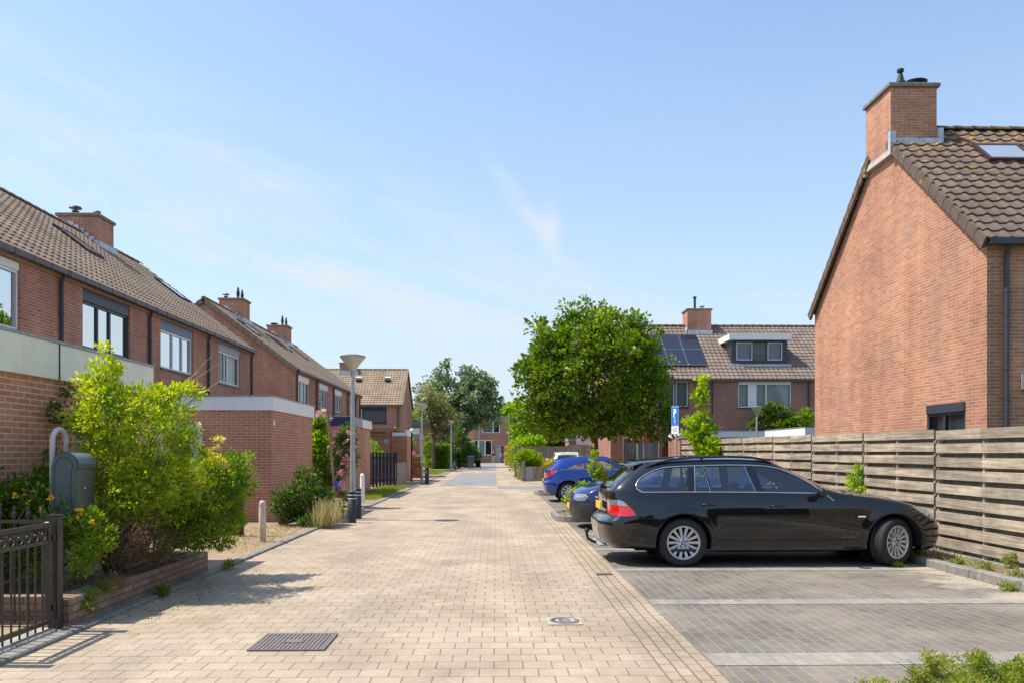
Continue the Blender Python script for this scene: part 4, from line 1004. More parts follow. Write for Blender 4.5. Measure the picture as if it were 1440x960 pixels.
def crom(P, sub):
    """Catmull-Rom along axis 0 of an array (n, m, 3)"""
    n = len(P); out = []
    for i in range(n-1):
        p1, p2 = P[i], P[i+1]
        p0 = P[i-1] if i else 2*p1-p2
        p3 = P[i+2] if i+2 < n else 2*p2-p1
        for k in range(sub):
            t = k/sub; m1, m2 = (p2-p0)*.42, (p3-p1)*.42
            h = (2*t**3-3*t**2+1)*p1+(t**3-2*t**2+t)*m1+(-2*t**3+3*t**2)*p2+(t**3-t**2)*m2
            out.append(h)
    out.append(P[-1]); return np.array(out)
def pip(p, poly):
    x, y = p; c = False; n = len(poly)
    for i in range(n):
        x1, y1 = poly[i]; x2, y2 = poly[(i+1) % n]
        if (y1 > y) != (y2 > y) and x < (x2-x1)*(y-y1)/(y2-y1)+x1: c = not c
    return c
def cut_region(bm, poly, ax, cond):
    """split faces along the outline of poly (2D in the plane without axis ax), return the faces inside"""
    k = [i for i in range(3) if i != ax]
    lo = [min(p[i] for p in poly)-.01 for i in range(2)]; hi = [max(p[i] for p in poly)+.01 for i in range(2)]
    n = len(poly)
    for i in range(n):
        a, b = poly[i], poly[(i+1) % n]
        d = (b[0]-a[0], b[1]-a[1]); no = [0, 0, 0]; co = [0, 0, 0]
        no[k[0]], no[k[1]] = d[1], -d[0]; co[k[0]], co[k[1]] = a
        el = [min(a[j], b[j])-.012 for j in range(2)]; eh = [max(a[j], b[j])+.012 for j in range(2)]
        fs = []
        for f in bm.faces:
            c = f.calc_center_median()
            if not cond(c): continue
            xs = [v.co[k[0]] for v in f.verts]; ys = [v.co[k[1]] for v in f.verts]
            if max(xs) < el[0] or min(xs) > eh[0] or max(ys) < el[1] or min(ys) > eh[1]: continue
            fs.append(f)
        if not fs: continue
        geom = list({v for f in fs for v in f.verts})+list({e for f in fs for e in f.edges})+fs
        bmesh.ops.bisect_plane(bm, geom=geom, dist=1e-5, plane_co=co, plane_no=no)
    res = []
    for f in bm.faces:
        c = f.calc_center_median()
        if cond(c) and pip((c[k[0]], c[k[1]]), poly): res.append(f)
    return res
def smooth_poly(poly, sub=3):
    n = len(poly); P = np.array(poly, float); out = []
    for i in range(n):
        p0, p1, p2, p3 = P[i-1], P[i], P[(i+1) % n], P[(i+2) % n]
        for k in range(sub):
            t = k/sub; out.append(tuple(.5*((2*p1)+(-p0+p2)*t+(2*p0-5*p1+4*p2-p3)*t*t+(-p0+3*p1-3*p2+p3)*t**3)))
    return out
class Car:
    def __init__(s, name, label, loc, rotz, paintm, warp, rear_x, front_x, wheel_r, group, half=.92, sub=(5, 5), flare=.0):
        s.root = thing(name, label, 'car', loc, group); s.rot = rotz; s.paint = paintm; s.loc = Vector(loc)
        s.M = Matrix.Rotation(rotz, 4, 'Z')
        P = np.array(NET, float)
        P = crom(P, sub[0]); P = crom(P.transpose(1, 0, 2), sub[1]).transpose(1, 0, 2)
        n, m, _ = P.shape
        P = np.array([[warp(*P[i, j]) for j in range(m)] for i in range(n)])
        for cx in (rear_x, front_x):                                    # flared wheel arches
            r = np.hypot(P[:, :, 0]-cx, P[:, :, 2]-wheel_r)
            k = np.where(P[:, :, 2] > wheel_r*.5, 1, 0)*np.where(P[:, :, 1] > .7, 1, 0)
            d = r-(wheel_r+.07); P[:, :, 1] += k*flare*np.exp(-(d/np.where(d > 0, .075, .12))**2)
        bm = bmesh.new(); V = [[bm.verts.new(P[i, j]) for j in range(m)] for i in range(n)]
        for i in range(n-1):
            for j in range(m-1):
                try: bm.faces.new((V[i][j], V[i+1][j], V[i+1][j+1], V[i][j+1]))
                except ValueError: pass
        bmesh.ops.remove_doubles(bm, verts=bm.verts, dist=.0015)
        for v in bm.verts:
            if abs(v.co.y) < .003: v.co.y = 0
        s.bm = bm; s.rx, s.fx, s.wr = rear_x, front_x, wheel_r
        # wheel arches
        for cx in (rear_x, front_x):
            R_ = wheel_r+.052
            poly = [(cx+R_*math.cos(a), wheel_r+.012+R_*math.sin(a)) for a in [2*PI*i/28 for i in range(28)]]
            fs = cut_region(bm, poly, 1, lambda c: c.y > .55)
            bmesh.ops.delete(bm, geom=fs, context='FACES')
        s.bvh = BVHTree.FromBMesh(bm)
    def surf(s, x, z, off=.0, side=-1):
        h = s.bvh.ray_cast(Vector((x, 2, z)), Vector((0, -1, 0)))
        y = h[0].y if h[0] else .9
        return Vector((x, side*(y+off), z))
    def surf_x(s, y, z, off=0, front=False):
        h = s.bvh.ray_cast(Vector((6 if front else -1, abs(y), z)), Vector((-1 if front else 1, 0, 0)))
        x = h[0].x if h[0] else 0
        return Vector((x+(off if front else -off), y, z))
    def surf_z(s, x, y, off=0):
        h = s.bvh.ray_cast(Vector((x, abs(y), 3)), Vector((0, 0, -1)))
        return Vector((x, y, (h[0].z if h[0] else 1.4)+off))
    def emit(s, m, name, mat, parent=None):
        """m: MB in car coordinates"""
        m.v = [tuple(s.loc+(s.M @ Vector(p))) for p in m.v]
        return m.build(name, mat, parent or s.root)
    def take(s, name, mat, poly, ax, cond, inset=.0, both=True, label=None, parent=None):
        fs = cut_region(s.bm, poly, ax, cond)
        if not fs: return []
        outs = []
        data = [[v.co.copy() for v in f.verts] for f in fs]; nr = [f.normal.copy() for f in fs]
        vmap = {}
        for f in fs:
            for v in f.verts: vmap[v.index if v.index >= 0 else id(v)] = v
        bmesh.ops.delete(s.bm, geom=fs, context='FACES')
        if ax == 1: sides = (-1, 1) if both else (-1,)
        else: sides = (0,)
        for sd in sides:
            m = MB()
            for sg in ((-1, 1) if sd == 0 else (sd,)):
                for pts in data:
                    q = [(p.x, p.y*sg if sg < 0 else p.y, p.z) for p in pts]
                    if inset: q = [(a, b-inset*(1 if b > 0 else -1) if ax == 1 else b, c) for a, b, c in q]
                    m.face(q, True)
            m.v = [tuple(s.loc+(s.M @ Vector(p))) for p in m.v]
            o = m.build(name, mat, parent or s.root, weld=True)
            if label: o['label'] = label
            outs.append(o)
        return outs
    def finish_body(s):
        m = MB()
        for f in s.bm.faces:
            pts = [v.co for v in f.verts]
            m.face([tuple(p) for p in pts], True); m.face([(p.x, -p.y, p.z) for p in pts][::-1], True)
        m.v = [tuple(s.loc+(s.M @ Vector(p))) for p in m.v]
        s.body = m.build('body', s.paint, s.root, weld=True)
        md = s.body.modifiers.new('thick', 'SOLIDIFY'); md.thickness = .012; md.offset = -1
        # arch liners, floor
        m = MB()
        for cx in (s.rx, s.fx):
            for sd in (-1, 1):
                R_ = s.wr+.055; seg = 20; vs = []
                for i in range(seg+1):
                    a = -.15+(PI+.3)*i/seg; x, z = cx+R_*math.cos(a), s.wr+.012+R_*math.sin(a)
                    vs += [(x, sd*.50, z), (x, sd*(s.surf(x, max(.24, z), 0, 1).y-.008), z)]
                m.raw(vs, [(2*i, 2*i+2, 2*i+3, 2*i+1) for i in range(seg)], True)
                m.raw([(cx+R_*math.cos(2*PI*i/20), sd*.50, s.wr+.012+R_*math.sin(2*PI*i/20)) for i in range(20)], [tuple(range(20))])
        m.box((.5,-.6,.19),(s.L-.5,.6,.23))
        s.emit(m, 'wheel_arch_liner', BLACKMATT)
    def line(s, pts, name, mat, r=.003, off=.0, parent=None, sides=(-1, 1), closed=False, seg=5):
        for sd in sides:
            P = []
            q = pts+[pts[0]] if closed else pts
            for i in range(len(q)-1):
                for k in range(5):
                    u = k/5; P.append(s.surf(q[i][0]*(1-u)+q[i+1][0]*u, q[i][1]*(1-u)+q[i+1][1]*u, off, sd))
            P.append(s.surf(q[-1][0], q[-1][1], off, sd))
            m = MB(); m.tube(P, r, seg, cap=not closed); s.emit(m, name, mat, parent)
    def wheel(s, cx, side, steer=0.0, spokes=14, dark=False, name='wheel', badge=False):
        R_ = s.wr; w = .115; c = Vector((cx, side*(s.hw-.125), R_)); rr = R_*.70
        M2 = Matrix.Rotation(steer, 4, 'Z')
        def tr(m):
            m.v = [tuple(c+(M2 @ Vector((p[0], p[1]*(-side)*-1 if False else p[1]*side, p[2])))) for p in m.v]; return m
        m = MB(); prof = [(rr,-w),(R_*.90,-w-.008),(R_*.975,-w+.012),(R_,-w+.035),(R_,-w+.075),(R_-.008,-w+.077),(R_-.008,-w+.085),(R_,-w+.087),(R_,w-.087),(R_-.008,w-.085),(R_-.008,w-.077),(R_,w-.075),(R_,w-.035),(R_*.975,w-.012),(R_*.90,w+.008),(rr,w),(rr-.012,w-.02),(rr-.012,-w+.02)]
        m.lathe(prof, (0,0,0), 40, axis=1, closed=True); t = s.emit(tr(m), 'tyre', TYRE)
        wt = t; t.name = name
        m = MB(); m.lathe([(rr+.004,w-.006),(rr-.014,w+.004),(rr-.024,w-.004),(rr-.028,w-.05),(rr-.03,-w+.03)], (0,0,0), 40, axis=1, cap=False)
        # spokes
        for i in range(spokes):
            a = 2*PI*i/spokes; ca, sa = math.cos(a), math.sin(a)
            def pt(r, t_, y): return (r*ca-t_*sa, y, r*sa+t_*ca)
            r0, r1 = .05, rr-.018; w0, w1 = .0135, .0215*14/spokes*.95
            vs = [pt(r0,-w0,w-.040),pt(r0,w0,w-.040),pt(r1,w1,w-.004),pt(r1,-w1,w-.004),pt(r0,-w0,w-.07),pt(r0,w0,w-.07),pt(r1,w1,w-.05),pt(r1,-w1,w-.05)]
            m.raw(vs, [(0,1,2,3),(7,6,5,4),(0,1,5,4),(1,2,6,5),(2,3,7,6),(3,0,4,7)])
        m.lathe([(.078,w-.06),(.078,w-.038),(.06,w-.030),(.036,w-.030),(.033,w-.024),(0,w-.022)], (0,0,0), 24, axis=1, cap=False)
        s.emit(tr(m), 'rim', ALLOY, wt)
        m = MB(); m.lathe([(rr-.03,w-.085),(.16,w-.09),(.155,w-.075),(.05,w-.075)], (0,0,0), 28, axis=1, cap=False)
        for i in range(5):
            a = 2*PI*i/5+PI/2; m.lathe([(.011,w-.045),(.011,w-.027),(0,w-.027)], (.056*math.cos(a),0,.056*math.sin(a)), 8, axis=1)
        s.emit(tr(m), 'brake', BLACKMATT, wt)
        if badge:
            for q, mt in ((0,SIGNBLUE),(1,WHITE2),(2,SIGNBLUE),(3,WHITE2)):
                m = MB(); pts = [(0,w-.019,0)]+[(.020*math.cos(PI/2*(q+k/4)), w-.019, .020*math.sin(PI/2*(q+k/4))) for k in range(5)]
                m.face(pts); s.emit(tr(m), 'hub_badge', mt, wt)
            m = MB(); m.lathe([(.020,w-.020),(.029,w-.019),(.031,w-.022)], (0,0,0), 20, axis=1, cap=False); s.emit(tr(m), 'hub_badge_ring', BLACK, wt)
        return wt
    def seats(s, xs, zt=.62, z0=.30):
        for x in xs:
            for y in (-.36, .36):
                m = MB()
                m.prism([(x,z0),(x+.50,z0),(x+.50,z0+.16),(x+.05,z0+.14),(x-.12,z0+zt),(x-.24,z0+zt),(x-.12,z0)], 1, y-.24, y+.24)
                m.box((x-.24,y-.13,z0+zt+.03),(x-.14,y+.13,z0+zt+.21),bev=.04)
                s.emit(m, 'seat', SEAT)
    def steering(s, x, y, z):
        m = MB(); pts = [(x+.07*math.sin(t)*1.0, y+.18*math.cos(t), z+.17*math.sin(t)) for t in [2*PI*i/20 for i in range(21)]]
        m.tube(pts, .015, 6); m.tube([(x,y,z),(x+.3,y,z-.12)], .03, 6); s.emit(m, 'steering_wheel', BLACK)
def mirror(car, x, z, side, mat, s=1.0):
    p = car.surf(x, z, 0, side)
    m = MB(); m.tube([p+Vector((0,-side*.02,0)), p+Vector((.0, side*.06, .02)), p+Vector((-.01,side*.10,.04))], [.03,.022,.03], 8)
    ap = car.emit(m, 'wing_mirror', mat)
    c = p+Vector((-.01, side*.16, .065))
    m = MB(); m.lathe([(.0,-.05),(.045,-.045),(.065,-.02),(.070,.02),(.05,.06),(.0,.085)], c, 16, axis=0)
    m.v = [tuple(Vector((q[0], c.y+(q[1]-c.y)*1.35*s, c.z+(q[2]-c.z)*1.0*s))) for q in m.v]
    car.emit(m, 'mirror_housing', mat, ap)
def handle(car, x, z, mat):
    for sd in (-1, 1):
        a = car.surf(x, z, .022, sd); b = car.surf(x+.19, z+.005, .022, sd)
        m = MB(); m.tube([car.surf(x,z,.0,sd), a, a.lerp(b,.5)+Vector((0,sd*.008,0)), b, car.surf(x+.19,z+.005,.0,sd)], [.012,.015,.016,.015,.012], 8)
        car.emit(m, 'door_handle', mat)

GP = 'cars parked in the bays on the right'
# --- black estate ----------------------------------------------------------
ZC0 = 11.07; CX0 = 1.45; CY0 = 11.15+.80
car = Car('estate_car', 'black estate car with silver window trim and roof rails, nose close to the slatted fence', (CX0, CY0, 0), 0.0, CARBLACK, lambda x, y, z: (x, y, z), 1.10, 3.99, .330, GP, sub=(10, 8), flare=.022)
car.L = 4.84; car.hw = .92
def cl(px, py, yin=.10):
    """photo pixel on the near flank -> car coordinates (x, z)"""
    Yw = CY0-(.92-yin); X = gx(px, Yw); zc = X*ST+Yw*CT
    return (X-CX0, EYE-(py-HY)*zc/F)
side_cond = lambda c: c.y > .42 and c.z > .95
q1 = smooth_poly([cl(*p) for p in ((902,690.3),(895.5,685),(897.5,678),(906,670),(920,662.5),(938,658),(966,656.2),(964,690))], 2)
q1 = [p for p in q1]
pq = [cl(*p) for p in ((903,690.3),(897,686.5),(896,681.5),(901,674.5),(910,668),(922,662.3),(936,658.6),(950,657.2),(967.5,656.2),(963.5,690.2))]
pr1 = [cl(*p) for p in ((976,690),(979.5,656.2),(990,655.8),(997.5,690))]
pr2 = [cl(*p) for p in ((1001.5,690),(994,656),(1020,655.0),(1051,655.2),(1061.5,690.6))]
pf_ = [cl(*p) for p in ((1073.5,691),(1065.5,655.8),(1082,656.4),(1098,659.5),(1113,665.0),(1127,671.5),(1140,679.5),(1152.5,690),(1153,692.6))]
for nm, pl in (('rear_quarter_window', pq), ('rear_door_window', pr1), ('rear_door_window', pr2), ('front_door_window', pf_)):
    car.take(nm, CARGLASS, pl, 1, side_cond, inset=.008)
car.take('rear_screen', CARGLASS, [(-.01,1.065),(.56,1.065),(.60,1.09),(.50,1.31),(.47,1.335),(-.01,1.345)], 0, lambda c: c.x < .62 and c.z > .98)
car.take('windscreen', CARGLASS, [(-.01,1.05),(.60,1.02),(.70,1.02),(.56,1.385),(.5,1.42),(-.01,1.44)], 0, lambda c: c.x > 2.36 and c.x < 3.6 and c.z > .98)
lamp = smooth_poly([cl(*p, .03) for p in ((853,722),(851,714),(858,705),(868,702.8),(876,704),(883,709.5),(894.5,723.6),(872,724.8))], 2)
zs = max(p[1] for p in lamp); zsplit = cl(860, 710.5, .03)[1]
up = [p for p in lamp]
def clip(poly, z, above):
    out = []
    for i in range(len(poly)):
        a, b = poly[i], poly[(i+1) % len(poly)]
        ia, ib = (a[1] > z) == above, (b[1] > z) == above
        if ia: out.append(a)
        if ia != ib:
            t = (z-a[1])/(b[1]-a[1]); out.append((a[0]+(b[0]-a[0])*t, z))
    return out
lc = lambda c: c.y > .50 and c.x < .6
rl = car.take('tail_light', REDLENS, clip(lamp, zsplit, False), 1, lc)
car.take('tail_light_clear_band', CLEARLENS, clip(lamp, zsplit, True), 1, lc, parent=None)
hl = [cl(*p, .12) for p in ((1284,714),(1296,714.5),(1304,719),(1310,731),(1300,724),(1288,717.5))]
hlp = [(4.20,.80),(4.36,.855),(4.62,.80),(4.80,.70),(4.80,.62),(4.60,.62),(4.42,.68)]
car.take('headlight', CLEARLENS, [(4.27,.815),(4.45,.80),(4.64,.735),(4.72,.68),(4.70,.60),(4.56,.625),(4.42,.70)], 1, lambda c: c.y > .42 and c.x > 4.1 and c.z > .55)
car.take('grille', BLACKMATT, [(.04,.52),(.20,.52),(.23,.60),(.20,.665),(.04,.665)], 0, lambda c: c.x > 4.6 and c.y >= 0)
car.take('lower_intake', BLACKMATT, [(-.01,.26),(.55,.27),(.50,.38),(-.01,.38)], 0, lambda c: c.x > 4.5)
car.finish_body()
# chrome trim round the side windows
trim = [cl(*p) for p in ((1156,692.8),(1100,691.8),(1061,691.2),(1010,690.9),(960,690.9),(903,691.2),(896.2,687.2),(895,681.5),(900,673.8),(909.5,667),(921.5,661.3),(936,657.2),(950,655.8),(968,654.8),(1000,653.8),(1030,653.3),(1060,653.6),(1082,655),(1099,658),(1114,663.6),(1129,670.5),(1142,678.6),(1156,691),(1170,703))]
car.line(trim, 'window_trim', CHROME, .0085, .001)
for a, b in (((976.5,690.5),(980.5,655.5)),((998.5,690.5),(991.5,655.5)),((1061.5,691),(1051,654.5))): car.line([cl(*a), cl(*b)], 'window_divider', CHROME, .004, .002)
# panel gaps
for pl in ([(967,656),(974,690),(984,706),(1001,740),(1013,765),(1026,773)], [(1026,773),(1082,774.5),(1190,774)], [(1063,692),(1078,715),(1083,735),(1083,774)], [(1172,700),(1191,715),(1194,740),(1190,774)],
           [(870,657),(868,668),(857,688)], [(946,693),(967,693),(967,706.5),(948,706)], [(1190,708),(1225,703),(1280,712)], [(838,731),(862,735),(900,728),(926,729)]):
    car.line([cl(*p, .02) for p in pl], 'panel_gap', BLACKMATT, .0035, -.001)
car.line([(1.52,.365),(2.4,.36),(3.5,.37)], 'sill_groove', BLACKMATT, .006, -.002)
car.line([(.9,.225),(1.7,.232),(3.4,.235)], 'sill', CARBLACK, .02, -.01)
handle(car, *cl(988,709,.0), CARBLACK); handle(car, *cl(1085,710.5,.0), CARBLACK)
mirror(car, *cl(1151,698,.0), -1, CARBLACK); mirror(car, *cl(1151,698,.0), 1, CARBLACK)
# roof rails
for sd in (-1, 1):
    P = [car.surf_z(x, sd*.60, o) for x, o in ((.62,.0),(.80,.03),(1.0,.045),(1.3,.048),(1.8,.048),(2.1,.045),(2.28,.03),(2.40,.0))]
    m = MB(); m.tube(P, .016, 8); m.tube([car.surf_z(1.42,sd*.60,-.01), car.surf_z(1.42,sd*.60,.045)], .02, 6); car.emit(m, 'roof_rail', BLACK)
m = MB(); m.tube([car.surf_z(1.36,0,0), car.surf_z(1.22,0,.07)], [.006,.002], 6); m.lathe([(.03,0),(.02,.012),(0,.02)], car.surf_z(1.37,0,0), 10); car.emit(m, 'antenna', BLACK)
# tailgate spoiler, wiper, plate, tow bar, side lamp
m = MB(); vs = []
for y in (-.56,-.5,-.3,0,.3,.5,.56):
    k = 1-abs(y)/.56*.25
    vs += [(.60,y,1.43-.02*abs(y)/.5),(.36+.10*(abs(y)/.56)**2,y,1.405-.03*(abs(y)/.5)**2),(.375+.10*(abs(y)/.56)**2,y,1.385-.03*(abs(y)/.5)**2),(.60,y,1.36)]
m.raw(vs, [(4*i+j,4*i+(j+1)%4,4*i+4+(j+1)%4,4*i+4+j) for i in range(6) for j in range(4)]+[(0,1,2,3),(24,25,26,27)], False); car.emit(m, 'spoiler', CARBLACK)
m = MB(); m.tube([(.10,.02,1.075),(.13,-.02,1.10),(.17,-.45,1.115)], [.016,.010,.006], 6); m.lathe([(.03,-.03),(.03,.03)], (.115,.03,1.065), 8, axis=0); car.emit(m, 'rear_wiper', BLACK)
m = MB(); m.box((.048,-.26,.74),(.062,.26,.85),bev=.004); car.emit(m, 'number_plate', PLATE)
m = MB(); m.box((.046,-.02,.885),(.07,.30,.905)); car.emit(m, 'plate_light_bar', CHROME)
m = MB(); m.tube([(.30,0,.24),(.12,0,.235),(-.02,0,.25),(-.10,0,.30),(-.115,0,.36),(-.115,0,.40)], .020, 8); m.lathe([(.015,0),(.030,.012),(.034,.035),(.030,.055),(0,.065)], (-.115,0,.385), 12); car.emit(m, 'tow_bar', BLACK)
m = MB(); m.box((.02,-.42,.232),(.30,.42,.262),bev=.01); car.emit(m, 'bumper_skid', ZINC)
for sd in (-1, 1):
    a = car.surf(*cl(1207,726,.0), 0, sd); m = MB(); m.tube([a, a+Vector((.10,0,.0))], .013, 6); car.emit(m, 'side_lamp', AMBER)
car.wheel(1.10, -1, 0, badge=True); car.wheel(1.10, 1, 0)
car.wheel(3.99, -1, R(27), badge=True); car.wheel(3.99, 1, R(27))
car.seats((1.55, 2.35), .60, .30); car.steering(2.78, .36, .93)
m = MB(); m.box((.45,-.62,.55),(1.3,.62,.66)); m.prism([(2.9,.6),(3.5,.6),(3.5,.98),(3.05,.95)],1,-.72,.72); car.emit(m, 'dashboard', SEAT)
EST = car
# --- blue three-door hatchback ------------------------------------------
def pwl(x, xs, ys): return float(np.interp(x, xs, ys))
def warpA(x, y, z):
    x2 = pwl(x, [0,.5,1.1,2.45,3.3,3.99,4.84], [0,.36,.74,2.05,2.86,3.35,4.24])
    z2 = z
    if z > .9: z2 = .9+(z-.9)*.90
    k = 1.0
    if z > 1.0 and x < 2.2: z2 -= .10*((2.2-x)/2.2)**2*(z-1.0)/.5
    return (x2, y*.955, z2+.01)
A0 = (gx(763,26.3)+.0, 26.35+.0, 0)
car = Car('hatchback_car', 'bright blue three-door hatchback parked with its rear towards the street', A0, 0.0, CARBLUE, warpA, .76, 3.36, .315, GP, sub=(7, 6), flare=.02)
car.L = 4.24; car.hw = .88
sc = lambda c: c.y > .40 and c.z > .92
car.take('side_window', CARGLASS, [(.62,1.03),(.98,1.17),(1.38,1.27),(1.55,1.29),(1.58,1.035)], 1, sc, inset=.008)
car.take('side_window', CARGLASS, [(1.63,1.035),(1.60,1.295),(1.95,1.30),(2.2,1.27),(2.45,1.16),(2.62,1.03)], 1, sc, inset=.008)
car.take('rear_screen', CARGLASS, [(-.01,1.04),(.72,1.04),(.58,1.25),(-.01,1.28)], 0, lambda c: c.x < .55 and c.z > .95)
car.take('windscreen', CARGLASS, [(-.01,1.02),(.66,1.0),(.52,1.31),(-.01,1.345)], 0, lambda c: c.x > 2.0 and c.x < 3.1 and c.z > .95)
car.take('tail_light', REDLENS, [(.05,.80),(.12,.93),(.30,1.0),(.42,1.0),(.25,.87),(.16,.80)], 1, lambda c: c.y > .4 and c.x < .5)
car.take('headlight', CLEARLENS, [(3.7,.80),(3.95,.78),(4.16,.68),(4.10,.60),(3.9,.65)], 1, lambda c: c.y > .4 and c.x > 3.5)
car.finish_body()
car.line([(.50,1.022),(1.2,1.025),(2.0,1.025),(2.68,1.02)], 'window_trim', CHROME, .007, .001)
car.line([(.02,.55),(.2,.56),(.42,.56)], 'panel_gap', BLACKMATT, .006, 0)
car.line([(1.56,1.03),(1.60,.85),(1.58,.45),(1.70,.33),(2.55,.33),(2.70,.6),(2.68,1.0)], 'panel_gap', BLACKMATT, .004, 0)
handle(car, 1.72, .86, CARBLUE); mirror(car, 2.5, 1.0, -1, CARBLUE); mirror(car, 2.5, 1.0, 1, CARBLUE)
for x in (.76, 3.36):
    for sd in (-1, 1): car.wheel(x, sd, 0, spokes=10)
m = MB(); m.box((.015,-.26,.62),(.03,.26,.73)); car.emit(m, 'number_plate', PLATE)
car.seats((1.2, 1.95), .55, .28); m = MB(); m.box((.35,-.6,.6),(1.0,.6,.7)); m.prism([(2.45,.55),(3.0,.55),(3.0,.93),(2.6,.93)],1,-.68,.68); car.emit(m, 'dashboard', SEAT); car.steering(2.3,.34,.88)
# --- dark blue hatchback, nose to the street ------------------------------
def warpG(x, y, z):
    x2 = pwl(x, [0,.5,1.1,2.45,3.3,3.99,4.84], [0,.30,.80,1.95,2.78,3.30,4.13])
    z2 = z-.02
    if z > .9: z2 = .9+(z-.9)*.92
    if z > .55 and x > 3.4: z2 += .055*min(1, (x-3.4)/.9)*min(1, (z-.55)/.15)
    return (x2, y*.94, z2)
G0 = Vector((1.53+4.13, 16.25+.86, 0))
car = Car('hatchback_car', 'dark blue hatchback parked nose to the street behind the black estate', G0, PI, CARNAVY, warpG, .80, 3.31, .31, GP)
car.L = 4.13; car.hw = .86
sc = lambda c: c.y > .40 and c.z > .92
car.take('side_window', CARGLASS, [(.55,1.02),(.75,1.26),(1.25,1.30),(1.3,1.02)], 1, sc, inset=.008)
car.take('side_window', CARGLASS, [(1.35,1.02),(1.32,1.31),(1.95,1.31),(2.25,1.2),(2.55,1.02)], 1, sc, inset=.008)
car.take('rear_screen', CARGLASS, [(-.01,1.04),(.58,1.04),(.46,1.26),(-.01,1.28)], 0, lambda c: c.x < .6 and c.z > .95)
car.take('windscreen', CARGLASS, [(-.01,1.02),(.66,1.0),(.52,1.31),(-.01,1.345)], 0, lambda c: c.x > 1.9 and c.x < 3.0 and c.z > .95)
car.take('headlight', CLEARLENS, [(3.80,.68),(3.86,.725),(3.97,.725),(4.05,.70),(4.10,.65),(4.06,.59),(3.88,.59)], 1, lambda c: c.y > .36 and c.x > 3.55)
car.take('bumper', BMPBLACK, [(3.66,.20),(3.66,.56),(4.2,.545),(4.2,.20)], 1, lambda c: c.x > 3.6)
car.take('grille', BLACKMATT, [(-.01,.60),(.42,.60),(.42,.68),(-.01,.69)], 0, lambda c: c.x > 3.9)
car.finish_body()
m = MB()
for sd in (-1,1):
    P = [car.surf_x(y*sd, .54, .004, True) for y in (0,.2,.4,.55,.65)]; m.tube(P, .012, 6)
car.emit(m, 'bumper_strip', BLACK)
m = MB(); p = car.surf_x(.3,.45,.0,True).x; m.box((p+.012,-.26,.40),(p+.03,.26,.51)); car.emit(m, 'number_plate', PLATE)
mirror(car, 2.45, 1.0, -1, CARNAVY); mirror(car, 2.45, 1.0, 1, CARNAVY); handle(car, 1.6, .84, CARNAVY)
car.line([(1.33,1.0),(1.36,.6),(1.34,.33),(2.5,.33),(2.62,.6),(2.6,.97)], 'panel_gap', BLACKMATT, .004, 0)
for x in (.80, 3.31):
    for sd in (-1, 1): car.wheel(x, sd, 0, spokes=7)
car.seats((1.15, 1.9), .55, .28)
# --- white car, end on ------------------------------------------------
def warpW(x, y, z):
    x2 = x*.90
    z2 = z if z < .6 else .6+(z-.6)*1.13
    return (x2, y*.98, z2)
W0 = Vector((gx(799,44.0), 44.0, 0))
car = Car('family_car', 'white car with roof rails parked end-on in front of the tall board fence', W0, PI/2, CARWHITE, warpW, .99, 3.59, .325, GP)
car.L = 4.35; car.hw = .90
sc = lambda c: c.y > .40 and c.z > 1.0
car.take('side_window', CARGLASS, [(.5,1.12),(.72,1.42),(1.25,1.47),(1.28,1.12)], 1, sc, inset=.008)
car.take('side_window', CARGLASS, [(1.34,1.12),(1.32,1.47),(2.1,1.46),(2.6,1.25),(2.75,1.12)], 1, sc, inset=.008)
car.take('rear_screen', CARGLASS, [(-.01,1.10),(.60,1.10),(.52,1.42),(-.01,1.44)], 0, lambda c: c.x < .62 and c.z > 1.04)
car.take('windscreen', CARGLASS, [(-.01,1.11),(.66,1.08),(.52,1.49),(-.01,1.52)], 0, lambda c: c.x > 2.1 and c.x < 3.2 and c.z > 1.02)
car.take('tail_light', REDLENS, [(.02,.80),(.08,1.06),(.22,1.06),(.30,.80)], 1, lambda c: c.y > .5 and c.x < .5)
car.finish_body()
for sd in (-1, 1):
    P = [car.surf_z(x, sd*.60, o) for x, o in ((.6,0),(.75,.04),(1.4,.05),(2.0,.04),(2.15,0))]; m = MB(); m.tube(P, .018, 8); car.emit(m, 'roof_rail', CARWHITE)
m = MB(); m.box((-.002,-.26,.75),(.02,.26,.86)); car.emit(m, 'number_plate', PLATE)
mirror(car, 2.6, 1.1, -1, CARWHITE); mirror(car, 2.6, 1.1, 1, CARWHITE)
for x in (.99, 3.59):
    for sd in (-1, 1): car.wheel(x, sd, 0, spokes=8)
car.seats((1.3, 2.1), .6, .32)
# ------------------------------------------------------------------ street furniture
def lamp_post(label, x, y, h, group='mushroom street lamps', s=1.0, rusty=False):
    t = thing('street_lamp', label, 'street lamp', (x, y, 0), group)
    m = MB(); m.tube([(x,y,0),(x,y,1.2),(x,y,h-.34)], [.062*s,.060*s,.040*s], 14); m.lathe([(.075*s,0),(.075*s,.04),(.06*s,.06)], (x,y,0), 14)
    m.lathe([(.05,0),(.055,.05),(.04,.08)], (x,y,h-.42), 12); m.build('pole', POLE, t)
    m = MB(); m.lathe([(.045,-.36),(.06,-.34),(.09,-.30),(.16,-.20),(.245,-.10),(.285,-.045),(.287,-.03)], (x,y,h), 28); m.build('lamp_bowl', LAMPBOWL, t)
    m = MB(); m.lathe([(.287,-.032),(.297,-.03),(.297,-.016),(.25,.0),(.15,.025),(.05,.035),(0,.037)], (x,y,h), 28); m.lathe([(.048,-.40),(.052,-.36),(.05,-.345)], (x,y,h), 14); m.build('lamp_cap', IRON, t)
    return t
